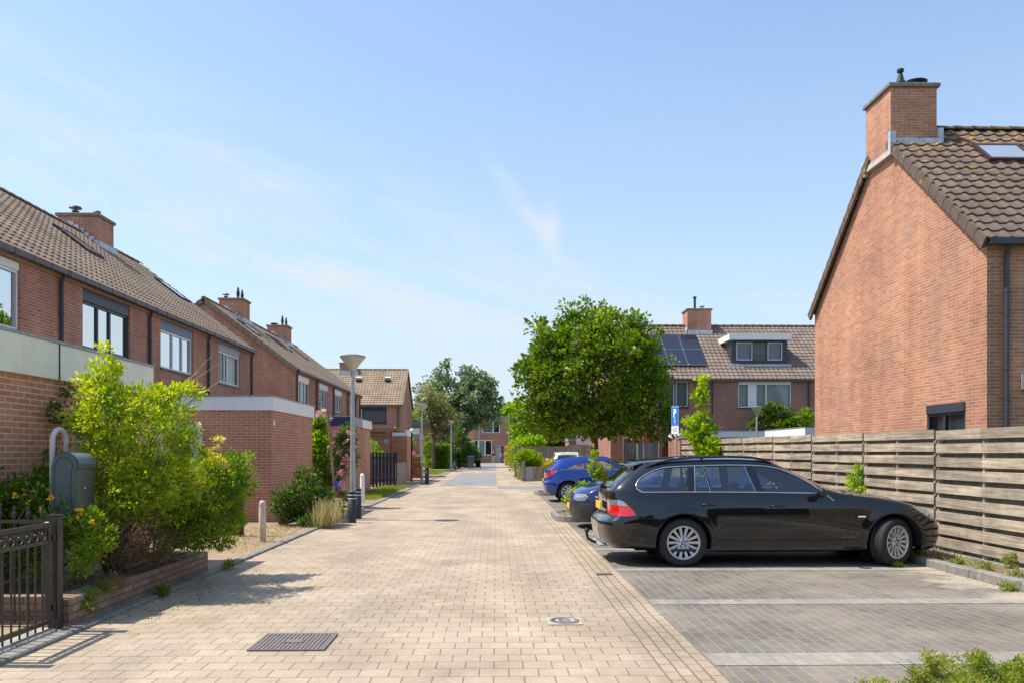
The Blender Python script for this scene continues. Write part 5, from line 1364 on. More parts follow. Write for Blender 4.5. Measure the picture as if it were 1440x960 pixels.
def bollard(label, x, y, h, group, r=.095, rings=True):
    t = thing('bollard', label, 'bollard', (x, y, 0), group)
    m = MB(); m.lathe([(r,0),(r,h*.76),(r*.93,h*.765),(r*.93,h*.775),(r,h*.78),(r,h*.87),(r*.93,h*.875),(r*.93,h*.885),(r,h*.89),(r,h-.02),(r*.9,h-.004),(0,h)], (x,y,0), 18); m.build('post', BMPBLACK, t)
    if rings:
        for z in (.77, .88):
            m = MB(); m.lathe([(r*.94,h*z-.008),(r*1.01,h*z-.008),(r*1.01,h*z+.008),(r*.94,h*z+.008)], (x,y,0), 18); m.build('reflective_ring', WHITE2, t)
    return t
def wood_bollard(label, x, y, h, mat, r=.055, lean=0):
    t = thing('wooden_bollard', label, 'bollard', (x, y, 0), 'round-topped wooden bollards')
    m = MB(); vs = [(r,0),(r*1.02,h*.3),(r*.97,h*.84),(r*.90,h*.86),(r*.95,h*.88),(r*.92,h*.93),(r*.65,h*.98),(0,h)]
    m.lathe(vs, (x,y,0), 16); m.v = [(v[0]+lean*v[2], v[1], v[2]) for v in m.v]; m.build('post', mat, t)
x1 = gx(494.5,18.75); lamp_post('nearest grey street lamp with cream bowl, rising behind two black bollards', x1, 18.9, 3.78)
x2 = gx(592,41.0); lamp_post('second street lamp down the left side, beside the red picket fence', x2, 41.5, 4.0)
x3 = gx(634.5,73); lamp_post('third and smaller street lamp further down the left side, in front of the trees', x3, 73, 4.4, s=1.1)
x4 = gx(1066,38.6); lamp_post('street lamp behind the slatted fence on the right, only its top showing', x4, 38.8, 3.75)
x5 = gx(674,95); lamp_post('farthest thin street lamp by the window of the end building', x5, 95, 5.6)
bollard('nearer of two black bollards with silver rings at the foot of the nearest lamp', gx(495,18.2), 18.2, .70, 'black bollards with silver rings')
bollard('farther of two black bollards with silver rings at the foot of the nearest lamp', gx(502.5,19.3), 19.3, .72, 'black bollards with silver rings')
bollard('black bollard at the foot of the second street lamp', gx(600.5,41.2), 41.2, .82, 'black bollards', rings=False, r=.10)
bollard('black bollard at the foot of the third street lamp', gx(640,73.5), 73.5, .9, 'black bollards', rings=False, r=.13)
wood_bollard('rusty stained white bollard on the near left pavement by the kerb', gx(369,14.1), 14.1, .74, RUSTWHITE, .062)
wood_bollard('clean white round-topped bollard behind the two black bollards', gx(509.5,25.2), 25.2, .92, WHITE, .072)
# parking sign
sx, sy = gx(951,26.3), 26.3
t = thing('parking_sign', 'narrow blue P sign with white plate beneath on a grey pole behind the cars', 'sign', (sx, sy, 0))
m = MB(); m.tube([(sx,sy,0),(sx,sy,3.0)], .03, 10); m.lathe([(.036,0),(.036,.08)], (sx,sy,1.12), 10); m.build('pole', POLE, t)
a = R(-70); SM = Matrix.Rotation(a, 4, 'Z'); SO = Vector((sx, sy, 0))
TS = lambda u, v, z: tuple(SO+SM @ Vector((u, v-.04, z)))
m = MB(); m.box((-.21,-.012,2.42),(.21,.0,3.05),TS,bev=.004); sp = m.build('sign_plate', SIGNLIGHT, t)
m = MB(); m.box((-.175,-.016,2.46),(.175,-.0125,3.01),TS); m.build('sign_field', SIGNBLUE, sp)
m = MB(); m.box((-.21,-.012,2.16),(.21,.0,2.405),TS,bev=.004); sw = m.build('sub_plate', WHITE2, t)
def text(name, s, size, T, u, z, mat, parent, v=-.02, bold=.0, sxx=1.0):
    cu = bpy.data.curves.new(name, 'FONT'); cu.body = s; cu.size = size; cu.offset = bold; cu.align_x = 'CENTER'
    o = bpy.data.objects.new('tmp', cu); col.objects.link(o)
    me = o.to_mesh(); m = MB(); m.raw([T(p.co.x*sxx+u, v, p.co.y+z) for p in me.vertices], [tuple(f.vertices) for f in me.polygons])
    o.to_mesh_clear(); bpy.data.objects.remove(o)
    return m.build(name, mat, parent, recalc=False)
text('letter', 'P', .36, TS, 0, 2.71, WHITE2, sp, bold=.012)
m = MB()
def disc(m, T, u, z, r0, r1, v=-.02, n=20, a0=0, a1=2*PI):
    vs = []
    for i in range(n+1):
        t_ = a0+(a1-a0)*i/n; vs += [T(u+r0*math.cos(t_), v, z+r0*math.sin(t_)), T(u+r1*math.cos(t_), v, z+r1*math.sin(t_))]
    m.raw(vs, [(2*i,2*i+1,2*i+3,2*i+2) for i in range(n)])
disc(m, TS, 0, 2.55, .038, .056); disc(m, TS, 0, 2.69, 0.0, .02)
m.raw([TS(-.016,-.02,2.58),TS(.016,-.02,2.58),TS(.012,-.02,2.68),TS(-.012,-.02,2.68)], [(0,1,2,3)]); m.build('wheelchair_symbol', WHITE2, sp)
m = MB()
for k, z in enumerate((2.33, 2.28, 2.23)):
    r = random.Random(k); u = -.13
    while u < .12: w = r.uniform(.015, .035); m.raw([TS(u,-.0135,z-.012),TS(u+w,-.0135,z-.012),TS(u+w,-.0135,z+.016),TS(u,-.0135,z+.016)], [(0,1,2,3)]); u += w+.012
m.build('small_print', GREYPL, sw)
# drain covers
def grate(name, label, cx, cy, w, d, n, mat=IRON):
    t = thing(name, label, 'drain', (cx, cy, 0)); z = .003
    m = MB(); m.box((cx-w/2,cy-d/2,z),(cx+w/2,cy-d/2+.02,z+.012)); m.box((cx-w/2,cy+d/2-.02,z),(cx+w/2,cy+d/2,z+.012)); m.box((cx-w/2,cy-d/2+.02,z),(cx-w/2+.02,cy+d/2-.02,z+.012)); m.box((cx+w/2-.02,cy-d/2+.02,z),(cx+w/2,cy+d/2-.02,z+.012))
    m.build('frame', mat, t)
    m = MB(); st = (w-.04)/n
    for i in range(n): m.box((cx-w/2+.02+i*st+.005,cy-d/2+.02,z),(cx-w/2+.02+(i+1)*st-.005,cy+d/2-.02,z+.010))
    m.build('bars', mat, t)
    m = MB(); m.face([(cx-w/2,cy-d/2,z-.001),(cx+w/2,cy-d/2,z-.001),(cx+w/2,cy+d/2,z-.001),(cx-w/2,cy+d/2,z-.001)]); m.build('pit', CONC_L if n > 12 else BLACKMATT, t)
    m = MB(); m.box((cx-.07,cy-.05,z+.010),(cx+.07,cy+.05,z+.014)); m.build('boss', mat, t)
    return t
g0 = ground(414, 903); grate('drain_cover', 'square ribbed cast-iron drain cover in the left half of the road', g0.x, g0.y, .60, .58, 17)
g1 = ground(849, 807); grate('drain_cover', 'small dark gully grate set in the pavers at the road edge', g1.x, g1.y, .20, .13, 5)
g2 = ground(794, 873.5); t = thing('valve_cover', 'small oval iron valve cover in a pale concrete frame, right of the road centre', 'valve cover', (g2.x, g2.y, 0))
m = MB(); m.box((g2.x-.155,g2.y-.15,.001),(g2.x+.155,g2.y+.15,.010),bev=.003); m.build('frame', flat('pale_cover_frame', (.42,.37,.30), .9, var=.15, vscale=20), t)
m = MB(); m.lathe([(.136,.010),(.136,.016),(.118,.016),(.118,.013),(0,.013)], (g2.x,g2.y,0), 28); m.v = [(p[0], p[1], p[2]) for p in m.v]; lid = m.build('lid', IRON, t)
m = MB(); disc(m, lambda u,v,z: (g2.x+u, g2.y+z, .0145), .0, 0, .06, .09, a0=R(-50), a1=R(50)); disc(m, lambda u,v,z: (g2.x+u, g2.y+z, .0145), 0, 0, .06, .09, a0=R(130), a1=R(230)); disc(m, lambda u,v,z: (g2.x+u, g2.y+z, .0145), 0, 0, 0, .02); m.build('lid_marking', CONC, lid)
# ------------------------------------------------------------------ mailbox
HX0, HY0, HY1 = -4.375, 8.16, 8.42
t = thing('mailbox_post', 'pale grey hoop-shaped post carrying the mailbox in the brick planter', 'post', (HX0, 8.29, .2))
rr_ = (HY1-HY0)/2; yc_ = (HY0+HY1)/2
hp = [(HX0,HY0,.15),(HX0,HY0,1.66)]+[(HX0, yc_-rr_*math.cos(a), 1.66+rr_*.95*math.sin(a)) for a in [PI*i/12 for i in range(1,12)]]+[(HX0,HY1,1.66),(HX0,HY1,.15)]
m = MB(); m.tube(hp, .026, 12); m.build('hoop', flat('hoop_grey_paint', (.50,.47,.47), .4, var=.1), t)
t = thing('mailbox', 'grey-green rounded mailbox on the hoop-shaped post above the brick planter', 'mailbox', (-4.2, 8.3, .95))
BX, BZ, Y0, Y1 = -4.345, .95, 8.09, 8.48
pf2 = [(0,.05),(0,.46),(.02,.53),(.06,.58),(.11,.60),(.16,.595),(.205,.57),(.235,.53),(.25,.485),(.248,.455),(.225,.43),(.222,.07),(.205,.03),(.17,.005),(.12,0),(.05,0),(.02,.015)]
m = MB(); m.prism([(BX+a,BZ+b) for a,b in pf2], 1, Y0+.012, Y1-.012); m.build('box', MAILLIGHT, t)
for a, b in ((Y1-.0118,Y1),(Y0,Y0+.0118)): m = MB(); m.prism([(BX-.004+a_*1.02,BZ-.004+b_*1.012) for a_,b_ in pf2], 1, a, b); sd_ = m.build('side_panel', MAILDARK, t)
m = MB(); ip = [(.03,.07),(.03,.46),(.05,.52),(.10,.56),(.15,.555),(.19,.52),(.205,.48),(.20,.44),(.19,.41),(.19,.06),(.16,.035),(.07,.035)]
for k in range(len(ip)):
    a, b = ip[k], ip[(k+1)%len(ip)]; m.tube([(BX+a[0],Y0-.001,BZ+a[1]),(BX+b[0],Y0-.001,BZ+b[1])], .0022, 5)
m.build('panel_groove', BLACKMATT, sd_)
m = MB(); lp = [p for p in pf2 if p[1] >= .485]
vs = []
for a, b in lp:
    d = Vector((a-.12, b-.45)).normalized()*.008; vs += [(BX+a+d.x, Y0+.014, BZ+b+d.y), (BX+a+d.x, Y1-.014, BZ+b+d.y)]
m.raw(vs, [(2*i,2*i+2,2*i+3,2*i+1) for i in range(len(lp)-1)], True); m.build('lid', flat('mailbox_lid_blue_grey', (.20,.24,.28), .35, .1, var=.1), t)
m = MB(); m.lathe([(.014,0),(.014,.006),(0,.008)], (BX+.222,8.30,BZ+.245), 12, axis=0); m.box((BX+.2225,Y0+.02,BZ+.22),(BX+.2245,Y1-.02,BZ+.224)); m.build('lock', CHROME, t)
# ------------------------------------------------------------------ gate and spiked fence
XG = -3.83
def finial(m, x, y, z, s=1.0):
    m.lathe([(.008*s,0),(.016*s,.012*s),(.009*s,.024*s),(.022*s,.045*s),(.020*s,.058*s),(.008*s,.072*s),(.013*s,.082*s),(.010*s,.10*s),(0,.135*s)], (x,y,z), 8)
t = thing('garden_gate', 'dark steel garden gate leaf with a band of rings under its top rail', 'gate', (XG, 6.7, 0))
m = MB(); ga, gb = 6.10, 7.10
m.box((XG-.02,ga,.085),(XG+.02,ga+.045,.96),bev=.004); m.box((XG-.02,gb-.045,.085),(XG+.02,gb,.96),bev=.004)
m.box((XG-.018,ga+.045,.915),(XG+.018,gb-.045,.95)); m.box((XG-.015,ga+.045,.775),(XG+.015,gb-.045,.80)); m.box((XG-.018,ga+.045,.09),(XG+.018,gb-.045,.125)); m.build('frame', GATE, t)
for i in range(8):
    y = ga+.045+(gb-ga-.09)*(i+.5)/8; m = MB(); m.tube([(XG,y,.04),(XG,y,.775)], .0085, 8); m.build('bar', GATE, t)
for i in range(8):
    y = ga+.045+(gb-ga-.09)*(i+.5)/8; m = MB()
    m.lathe([(.046,-.006),(.053,-.006),(.053,.006),(.046,.006)], (XG,y,.857), 18, axis=0, closed=True); m.lathe([(0,-.014),(.016,-.01),(.018,0),(.016,.01),(0,.014)], (XG,y,.857), 10, axis=0); m.build('ring', GATE, t)
for z in (.22, .82): m = MB(); m.box((XG-.012,gb+.002,z-.03),(XG+.03,gb+.05,z+.03)); m.tube([(XG+.025,gb+.03,z-.04),(XG+.025,gb+.03,z+.04)], .012, 8); m.build('hinge', BLACK, t)
t = thing('gate_post', 'square dark steel post between the gate and the brick planter', 'post', (XG, 7.2, 0))
m = MB(); m.box((XG-.045,7.15,0),(XG+.045,7.24,1.0),bev=.006); m.build('post', GATE, t)
m = MB(); m.box((XG-.052,7.143,1.0),(XG+.052,7.247,1.012)); m.build('post_cap', GATE, t)
t = thing('gate_post', 'square dark steel post at the very left edge, on the latch side of the gate', 'post', (XG, 6.03, 0))
m = MB(); m.box((XG-.045,5.985,0),(XG+.045,6.075,1.0),bev=.006); m.build('post', GATE, t)
t = thing('spiked_fence', 'dark steel garden fence with ornate spikes behind the gate, in front of yellow flowers', 'fence', (-4.9, 7.3, 0))
m = MB(); m.box((-6.4,7.285,.93),(-3.9,7.315,.96)); m.box((-6.4,7.285,.80),(-3.9,7.31,.825)); m.box((-6.4,7.285,.085),(-3.9,7.315,.115)); m.build('rail', GATE, t)
for i in range(20):
    x = -4.0-i*.122; m = MB(); m.tube([(x,7.3,.05),(x,7.3,.97)], .009, 7); b = m.build('bar', GATE, t)
    m = MB(); finial(m, x, 7.3, .965, 1.0); m.build('spike', GATE, b)
# brick planter
t = thing('brick_planter', 'low sandy brick planter wall along the kerb holding the yellow-green shrub', 'planter', (-3.85, 9, 0))
m = MB()
m.box((-3.95,7.26,-.02),(-3.74,10.72,.27),bev=.01); m.box((-4.9,10.52,-.02),(-3.95,10.72,.27)); m.box((-4.9,7.36,-.02),(-3.95,7.5,.27)); m.build('wall', BR_LOW, t)
m = MB(); m.box((-4.94,7.5,.0),(-3.95,10.52,.215)); m.build('soil', SOIL, t)
kerb_run(-4.05, -3.75, 3.5, 7.1, .045, CONC, 1.0, 'threshold')
# bins and distant bits
def bin_(label, cat, x, y, h, lid, body, w=.55):
    t = thing('wheelie_bin', label, cat, (x, y, 0))
    m = MB(); a, b = w/2*.82, w/2
    m.raw([(x-a,y-a,.05),(x+a,y-a,.05),(x+a,y+a,.05),(x-a,y+a,.05),(x-b,y-b,h),(x+b,y-b,h),(x+b,y+b,h),(x-b,y+b,h)], [(0,3,2,1),(4,5,6,7),(0,1,5,4),(1,2,6,5),(2,3,7,6),(3,0,4,7)]); m.build('body', body, t)
    m = MB(); m.box((x-b-.04,y-b-.04,h+.003),(x+b+.04,y+b+.04,h+.09),bev=.03); m.tube([(x-b,y+b+.06,h),(x+b,y+b+.06,h)], .02, 6); m.build('lid', lid, t)
    for s_ in (-1, 1):
        m = MB(); m.lathe([(0,-.03),(.10,-.03),(.10,.03),(0,.03)], (x+s_*(a+.04),y+a,.10), 14, axis=0); m.build('wheel', BLACKMATT, t)
    return t
bin_('grey wheelie bin with blue lid beside the street trees, far down the road', 'bin', gx(662,80.5), 80.5, 1.15, BLUEPL, GREYPL, .62)
bin_('black wheelie bin beside the blue-lidded one, far down the road', 'bin', gx(672,84), 84, .75, BLACKMATT, BLACKMATT, .6)
bin_('dark bin with blue lid in front of the crosswise house behind the hatchback roof', 'bin', gx(917,40.3), 40.3, 1.05, BLUEPL, GREYPL, 1.0)
# parasol and railing near the far right house
px_ = gx(905, 40.8)
t = thing('parasol', 'small red and white garden parasol in front of the crosswise house', 'parasol', (px_, 40.8, 0))
m = MB(); m.tube([(px_,40.8,0),(px_,40.8,2.5)], .025, 8); m.build('pole', WHITE, t)
m = MB(); m.lathe([(0,2.55),(.25,2.47),(.52,2.33),(.62,2.18),(.60,2.17)], (px_-.1,40.8,0), 8, smooth=False); m.build('canopy', REDCLOTH, t)
t = thing('railing', 'short black railing in front of the window of the crosswise house', 'railing', (gx(889,40.2), 40.2, 0))
m = MB(); xa, xb = gx(884,40.2), gx(892,40.2)
for x in (xa, (xa+xb)/2, xb): m.tube([(x,40.2,0),(x,40.2,1.5)], .025, 6)
m.tube([(xa,40.2,1.2),(xb,40.2,1.2)], .02, 6); m.build('rails', BLACK, t)
t = thing('wall_lantern', 'dark square lantern with pale number plate on the crosswise house wall', 'lantern', (gx(939,42.2), 42.2, 2.2))
x = gx(939,42.2); m = MB(); m.box((x-.12,42.12,2.0),(x+.12,42.29,2.3),bev=.02); m.build('housing', PIPE, t)
m = MB(); m.box((x-.05,42.11,2.06),(x+.05,42.118,2.24)); m.build('plate', GREYPANEL, t)
# ------------------------------------------------------------------ two people by the far door
def skinned(name, pts, edges, rad, mat, parent, sub=1, off=(0,0,0)):
    me = bpy.data.meshes.new(name); me.from_pydata([tuple(Vector(p)+Vector(off)) for p in pts], edges, [])
    o = bpy.data.objects.new(name, me); col.objects.link(o)
    sk = o.modifiers.new('skin', 'SKIN'); 
    if not me.skin_vertices: bpy.context.view_layer.objects.active = o; 
    for i, r in enumerate(rad): me.skin_vertices[0].data[i].radius = (r, r)
    me.skin_vertices[0].data[0].use_root = True
    sb = o.modifiers.new('sub', 'SUBSURF'); sb.levels = sub; sb.render_levels = sub
    me.materials.append(mat); o.parent = parent; return o
def person(label, x, y, h, top, trousers, hair, arm=0.0, turn=0.0):
    t = thing('person', label, 'person', (x, y, 0)); k = h/1.75
    J = dict(pel=(0,0,.95),bel=(0,0,1.08),che=(0,0,1.32),nec=(0,0,1.46),hed=(0,-.01,1.56),hd2=(0,-.015,1.66),hd3=(0,0,1.72),
        lsh=(.17,0,1.40),lel=(.23,.02,1.12),lwr=(.24,-.06,.88),lha=(.24,-.09,.79),rsh=(-.17,0,1.40),rel=(-.23,.02,1.12),rwr=(-.22,-.10+arm*-.1,.90+arm*.35),rha=(-.20,-.14-arm*.1,.82+arm*.42),
        lhi=(.09,0,.90),lkn=(.11,-.02,.50),lan=(.12,.02,.08),lto=(.13,-.13,.03),rhi=(-.09,0,.90),rkn=(-.10,-.04,.50),ran=(-.12,.0,.08),rto=(-.13,-.15,.03))
    rad = dict(pel=.13,bel=.12,che=.14,nec=.05,hed=.075,hd2=.09,hd3=.05,lsh=.07,lel=.045,lwr=.032,lha=.03,rsh=.07,rel=.045,rwr=.032,rha=.03,lhi=.09,lkn=.058,lan=.042,lto=.03,rhi=.09,rkn=.058,ran=.042,rto=.03)
    E = [('pel','bel'),('bel','che'),('che','nec'),('nec','hed'),('hed','hd2'),('hd2','hd3'),('che','lsh'),('lsh','lel'),('lel','lwr'),('lwr','lha'),('che','rsh'),('rsh','rel'),('rel','rwr'),('rwr','rha'),('pel','lhi'),('lhi','lkn'),('lkn','lan'),('lan','lto'),('pel','rhi'),('rhi','rkn'),('rkn','ran'),('ran','rto')]
    def part(name, keys, mat, grow, root):
        ks = [root]+[q for q in keys if q != root]; ids = {q: i for i, q in enumerate(ks)}
        ed = [(ids[a], ids[b]) for a, b in E if a in ids and b in ids]
        return skinned(name, [tuple(c*k for c in J[q]) for q in ks], ed, [rad[q]*k+grow for q in ks], mat, t)
    part('body', list(J), SKIN, 0, 'pel')
    part('shirt', ['pel','bel','che','lsh','lel','rsh','rel'], top, .014, 'pel')
    part('trousers', ['pel','lhi','lkn','lan','rhi','rkn','ran'], trousers, .016, 'pel')
    m = MB(); m.lathe([(0,-.02),(.08,0),(.10,.06),(.095,.11),(.05,.15),(0,.16)], (x,y+.02*k,1.58*k), 12); m.build('hair', hair, t)
    t.rotation_euler.z = turn
    return t
person('standing person in dark top and beige trousers by the wall left of the far door', gx(694,122.5), 122.5, 1.85, flat('dark_cloth', (.03,.03,.04), .9), flat('beige_cloth', (.45,.35,.25), .9), flat('fair_hair', (.30,.15,.08), .8), arm=1)
person('standing person in a lilac top and blue trousers in front of the far door', gx(704.5,121.5), 121.5, 1.7, flat('lilac_cloth', (.35,.20,.60), .9), flat('blue_purple_cloth', (.10,.10,.38), .9), flat('brown_hair', (.10,.05,.03), .8))
# ------------------------------------------------------------------ plants
def blob(px, py, zc, rx, rz=None, ry=None, w=1):
    p = at(px, py, zc); rz = rz or rx; ry = ry or rx
    return (p.x, p.y, p.z, rx, ry, rz, w)
# big yellow-green shrub in the brick planter
t = thing('tall_shrub', 'big sunlit yellow-green shrub spilling over the brick planter behind the mailbox', 'shrub', (-4.35, 9.0, .2))
bl = [blob(200,610,8.9,.58,.46), blob(150,600,8.7,.40,.36), blob(248,630,9.3,.38,.36,w=.7), blob(165,655,8.8,.42,.40), blob(215,690,9.2,.50,.45), blob(185,565,8.8,.42,.22), blob(235,580,9.2,.28,.14,w=.5), blob(130,590,8.8,.28,.22), blob(190,690,8.7,.42,.34,w=1.5), blob(160,710,8.6,.30,.24), blob(240,680,9.2,.36,.30)]
foliage('leaves', t, bl, 800, 26, .080, .048, LF_YELLOW, 11, shell=.35, up=.35, tint=(.50,.30), width=.46)
bl2 = [blob(145,492,8.7,.10,.12), blob(150,520,8.7,.20,.14), blob(128,535,8.7,.16,.10), blob(165,545,8.8,.20,.10), blob(145,555,8.7,.28,.14), blob(248,550,9.3,.22,.10), blob(275,545,9.4,.14,.09), blob(225,560,9.2,.2,.12)]
foliage('shoot_leaves', t, bl2, 120, 18, .07, .062, LF_YELLOW, 12, shell=.2, up=.5, tint=(.68,.18), width=.42)
rng0 = random.Random(3)
tg = [at(rng0.uniform(120,270), rng0.uniform(540,680), rng0.uniform(8.6,9.4)) for _ in range(34)]+[at(145,500,8.7), at(150,515,8.7), at(130,530,8.7), at(165,535,8.8), at(140,480,8.7), at(250,545,9.3), at(278,540,9.4)]
limbs('stem', t, (-4.35, 9.2, .2), tg, TWIG, .010, .003, .25, 4)
tg = [at(298,500,9.5), at(306,512,9.5), at(283,520,9.5), at(288,548,9.6), at(320,530,9.6), at(276,532,9.5)]
limbs('bare_twig', t, at(225,600,9.2), tg, TWIG, .010, .002, .4, 8)
# right-hand green shrub with yellow tips
t = thing('round_shrub', 'green shrub with yellow-orange shoot tips at the far end of the brick planter', 'shrub', (-4.1, 10.1, .2))
bl = [blob(285,690,10.0,.48,.44), blob(320,675,10.2,.30,.34), blob(260,730,9.7,.42,.34), blob(300,740,10.1,.36,.30), blob(335,660,10.3,.14,.22), blob(345,645,10.4,.08,.14), blob(240,700,9.5,.30,.30)]
foliage('leaves', t, bl, 650, 28, .085, .045, LF_SHRUB, 21, shell=.45, up=.3, tint=(.52,.2), width=.5)
bl = [blob(300,625,10.0,.10,.20), blob(298,650,10.0,.18,.16), blob(275,670,9.9,.20,.14), blob(312,668,10.0,.16,.12)]
foliage('shoot_leaves', t, bl, 75, 18, .06, .045, leaf_mat('leaves_cream_yellow', [(.25,.32,.03), (.45,.46,.06), (.60,.52,.12), (.58,.42,.14)]), 22, shell=.2, up=.6, tint=(.5,.25), width=.45)
limbs('stem', t, (-4.15, 10.0, .2), [at(rng0.uniform(250,335), rng0.uniform(650,740), rng0.uniform(9.8,10.3)) for _ in range(22)], TWIG, .016, .004, .25, 5)
# dry brown part
t = thing('dried_shrub', 'dead brown twiggy shrub in the planter between mailbox and green shrub', 'shrub', (-4.2, 8.9, .2))
bl = [blob(185,745,8.7,.34,.28), blob(215,765,9.0,.32,.20), blob(165,780,8.6,.26,.14), blob(205,715,8.9,.26,.22), blob(240,770,9.3,.22,.14)]
foliage('leaves', t, bl, 260, 16, .08, .034, LF_DRY, 31, shell=.1, up=.1, tint=(.5,.25), width=.5, zmin=.2)
limbs('stem', t, (-4.2, 8.9, .2), [at(rng0.uniform(150,250), rng0.uniform(690,790), rng0.uniform(8.5,9.3)) for _ in range(40)], BARK, .010, .003, .3, 6)
# hypericum by the mailbox and behind the gate
t = thing('flowering_shrub', 'dark leafy shrub with yellow flowers behind the spiked fence', 'shrub', (-5.1, 7.9, .1))
bl = [blob(20,700,8.1,.34,.24), blob(60,695,8.2,.34,.26), blob(-20,700,8.0,.4,.28), blob(40,760,8.0,.40,.26), blob(85,740,8.0,.24,.24), blob(5,780,7.9,.35,.2), blob(75,800,7.9,.25,.16)]
o, C = foliage('leaves', t, bl, 330, 22, .085, .055, LF_SHRUB, 41, shell=.4, up=.3, tint=(.30,.18), width=.5)
foliage('flowers', t, [blob(p,q,7.75,.02) for p,q in ((22,697),(8,705),(38,706),(26,712),(70,700),(60,716))], 9, 8, .014, .026, LF_GOLD, 42, shell=.0, up=.3, width=.8)
limbs('stem', t, (-5.0,7.9,.1), [C[i] for i in range(0,330,12)], BARK, .010, .003, .2, 3)
t = thing('flowering_shrub', 'small shrub with orange-yellow flowers between the gate post and the dead shrub', 'shrub', (-4.1, 7.7, .2))
bl = [blob(122,735,7.8,.14,.14), blob(130,765,7.8,.15,.16), blob(118,790,7.7,.12,.12), blob(145,750,7.9,.10,.10)]
o, C = foliage('leaves', t, bl, 90, 20, .06, .045, LF_SHRUB, 43, shell=.3, up=.3, tint=(.6,.2), width=.5)
foliage('flowers', t, [blob(p,q,7.65,.02) for p,q in ((108,719),(115,718),(130,732),(135,742),(150,746),(127,728),(112,724))], 9, 8, .014, .024, LF_GOLD, 44, shell=.0, up=.3, width=.8)
limbs('stem', t, (-4.1,7.75,.2), [C[i] for i in range(0,90,8)], BARK, .007, .002, .2, 3)
# sprigs climbing the cream-fascia shed wall
t = thing('climbing_plant', 'sparse climbing sprigs on the brick wall of the cream-fascia shed', 'climber', (-4.93, 8.9, .2))
bl = [blob(72,575,9.0,.12,.08), blob(95,548,9.3,.08,.05), blob(105,560,9.4,.08,.06), blob(85,590,9.2,.14,.06), blob(65,640,9.0,.12,.10), blob(60,665,8.9,.16,.08), blob(75,565,9.1,.04,.04)]
o, C = foliage('leaves', t, bl, 42, 11, .06, .055, LF_DARK, 51, shell=.1, up=.2, tint=(.6,.25), width=.6)
limbs('stem', t, (-4.9,8.95,.25), [C[i] for i in range(0,42,3)], BARK, .006, .002, .1, 3)
# little juniper-like tuft spilling over the planter
plant('heather_tuft', 'small feathery green tuft hanging over the near end of the brick planter', 'plant', (-3.8,7.7,.22), [blob(128,835,7.55,.10,.07), blob(122,850,7.45,.08,.07), blob(150,825,7.8,.08,.05)], 120, 14, .035, .03, LF_WEED, 61, stems=6, zmin=.02, tint=(.3,.2), width=.25, stemr=.005)
plant('dry_tuft', 'greyish dry tuft on the near end of the planter edge', 'plant', (-3.9,7.9,.25), [blob(150,812,7.9,.12,.05), blob(170,818,8.1,.10,.04)], 60, 12, .035, .03, LF_DRY, 62, stems=5, zmin=.02, width=.3, stemr=.004)
for k, (px_, py_, r_, sd) in enumerate(((228,838,.06,63), (322,800,.07,64), (190,790,.05,65))):
    p = ground(px_, py_)
    plant('kerb_weed', ['weeds growing at the foot of the planter wall, middle of its length', 'weeds at the far end of the planter wall by the kerb', 'tiny weed against the planter wall', 'small weed growing in the shaded pavers of the road'][k], 'weed', (p.x, p.y, 0), [(p.x, p.y, .06, r_, r_*1.6, .05)], 40, 9, .03, .04, LF_WEED, sd, stems=0, width=.3, tint=(.35,.2), zmin=.0)
# dark shrub at the corner of the white-fascia shed
t = thing('dark_shrub', 'dark green shrub at the corner of the white-fascia brick shed', 'shrub', (-4.6, 17.6, 0))
bl = [blob(425,700,17.3,.42,.36), blob(405,712,17.2,.34,.28), blob(450,708,17.4,.34,.34), blob(432,672,17.5,.22,.24), blob(465,715,17.6,.26,.24), blob(395,700,17.0,.2,.2), blob(440,730,17.0,.38,.18)]
o, C = foliage('leaves', t, bl, 420, 20, .10, .075, LF_DARK, 71, shell=.4, up=.3, tint=(.5,.25), width=.45, zmin=.03)
limbs('stem', t, (-4.6,17.5,0), [C[i] for i in range(0,420,16)], BARK, .016, .005, .2, 3)
plant('ornamental_grass', 'straw-coloured tuft of tall grass on the kerb in front of the dark shrub', 'grass tuft', (-3.95,16.9,0), [blob(458,722,16.9,.10,.12)], 10, 6, .05, .1, LF_STRAW, 72, stems=0)
gt = bpy.data.objects['ornamental_grass']
rng = np.random.default_rng(5); nn = 420
P = np.stack([rng.normal(blob(461,736,17,.1)[0], .13, nn), rng.normal(16.9, .15, nn), np.full(nn, .02)], 1); D = rng.normal(size=(nn,3))*.22; D[:,2] = 1
leaves_mesh('blades', P, D, .52, LF_STRAW, gt, rng, rng.normal(.5,.25,nn), .035, .1)
# pink roses with vine and stake
t = thing('climbing_rose', 'tall pink climbing rose with bright green vine between the two brick sheds', 'rose', (-5.0, 23.5, 0))
bl = [blob(450,640,23.2,.34,.75), blob(447,600,23.4,.22,.3), blob(455,680,23.2,.36,.3)]
foliage('vine_leaves', t, bl, 260, 20, .13, .10, LF_BRIGHT, 81, shell=.4, up=.3, tint=(.45,.25), width=.6)
bl = [blob(480,630,22.9,.34,.55), blob(490,610,22.9,.28,.28), blob(475,660,23,.24,.3), blob(497,640,22.9,.16,.36), blob(448,590,23.3,.20,.22)]
o, C = foliage('leaves', t, bl, 210, 16, .12, .075, LF_DARK, 82, shell=.3, up=.2, tint=(.6,.25), width=.55)
limbs('stem', t, (-4.75,23,0), [C[i] for i in range(0,210,9)], BARK, .014, .005, .3, 3)
fl = [(447,579),(455,577),(461,580),(466,588),(455,586),(444,583),(467,627),(461,628),(468,624),(474,637),(477,634),(488,619),(484,623),(487,640),(485,645),(482,649),(490,645),(480,662),(479,664),(484,687),(490,608),(497,612),(472,608),(500,628),(482,605),(470,612),(494,633)]
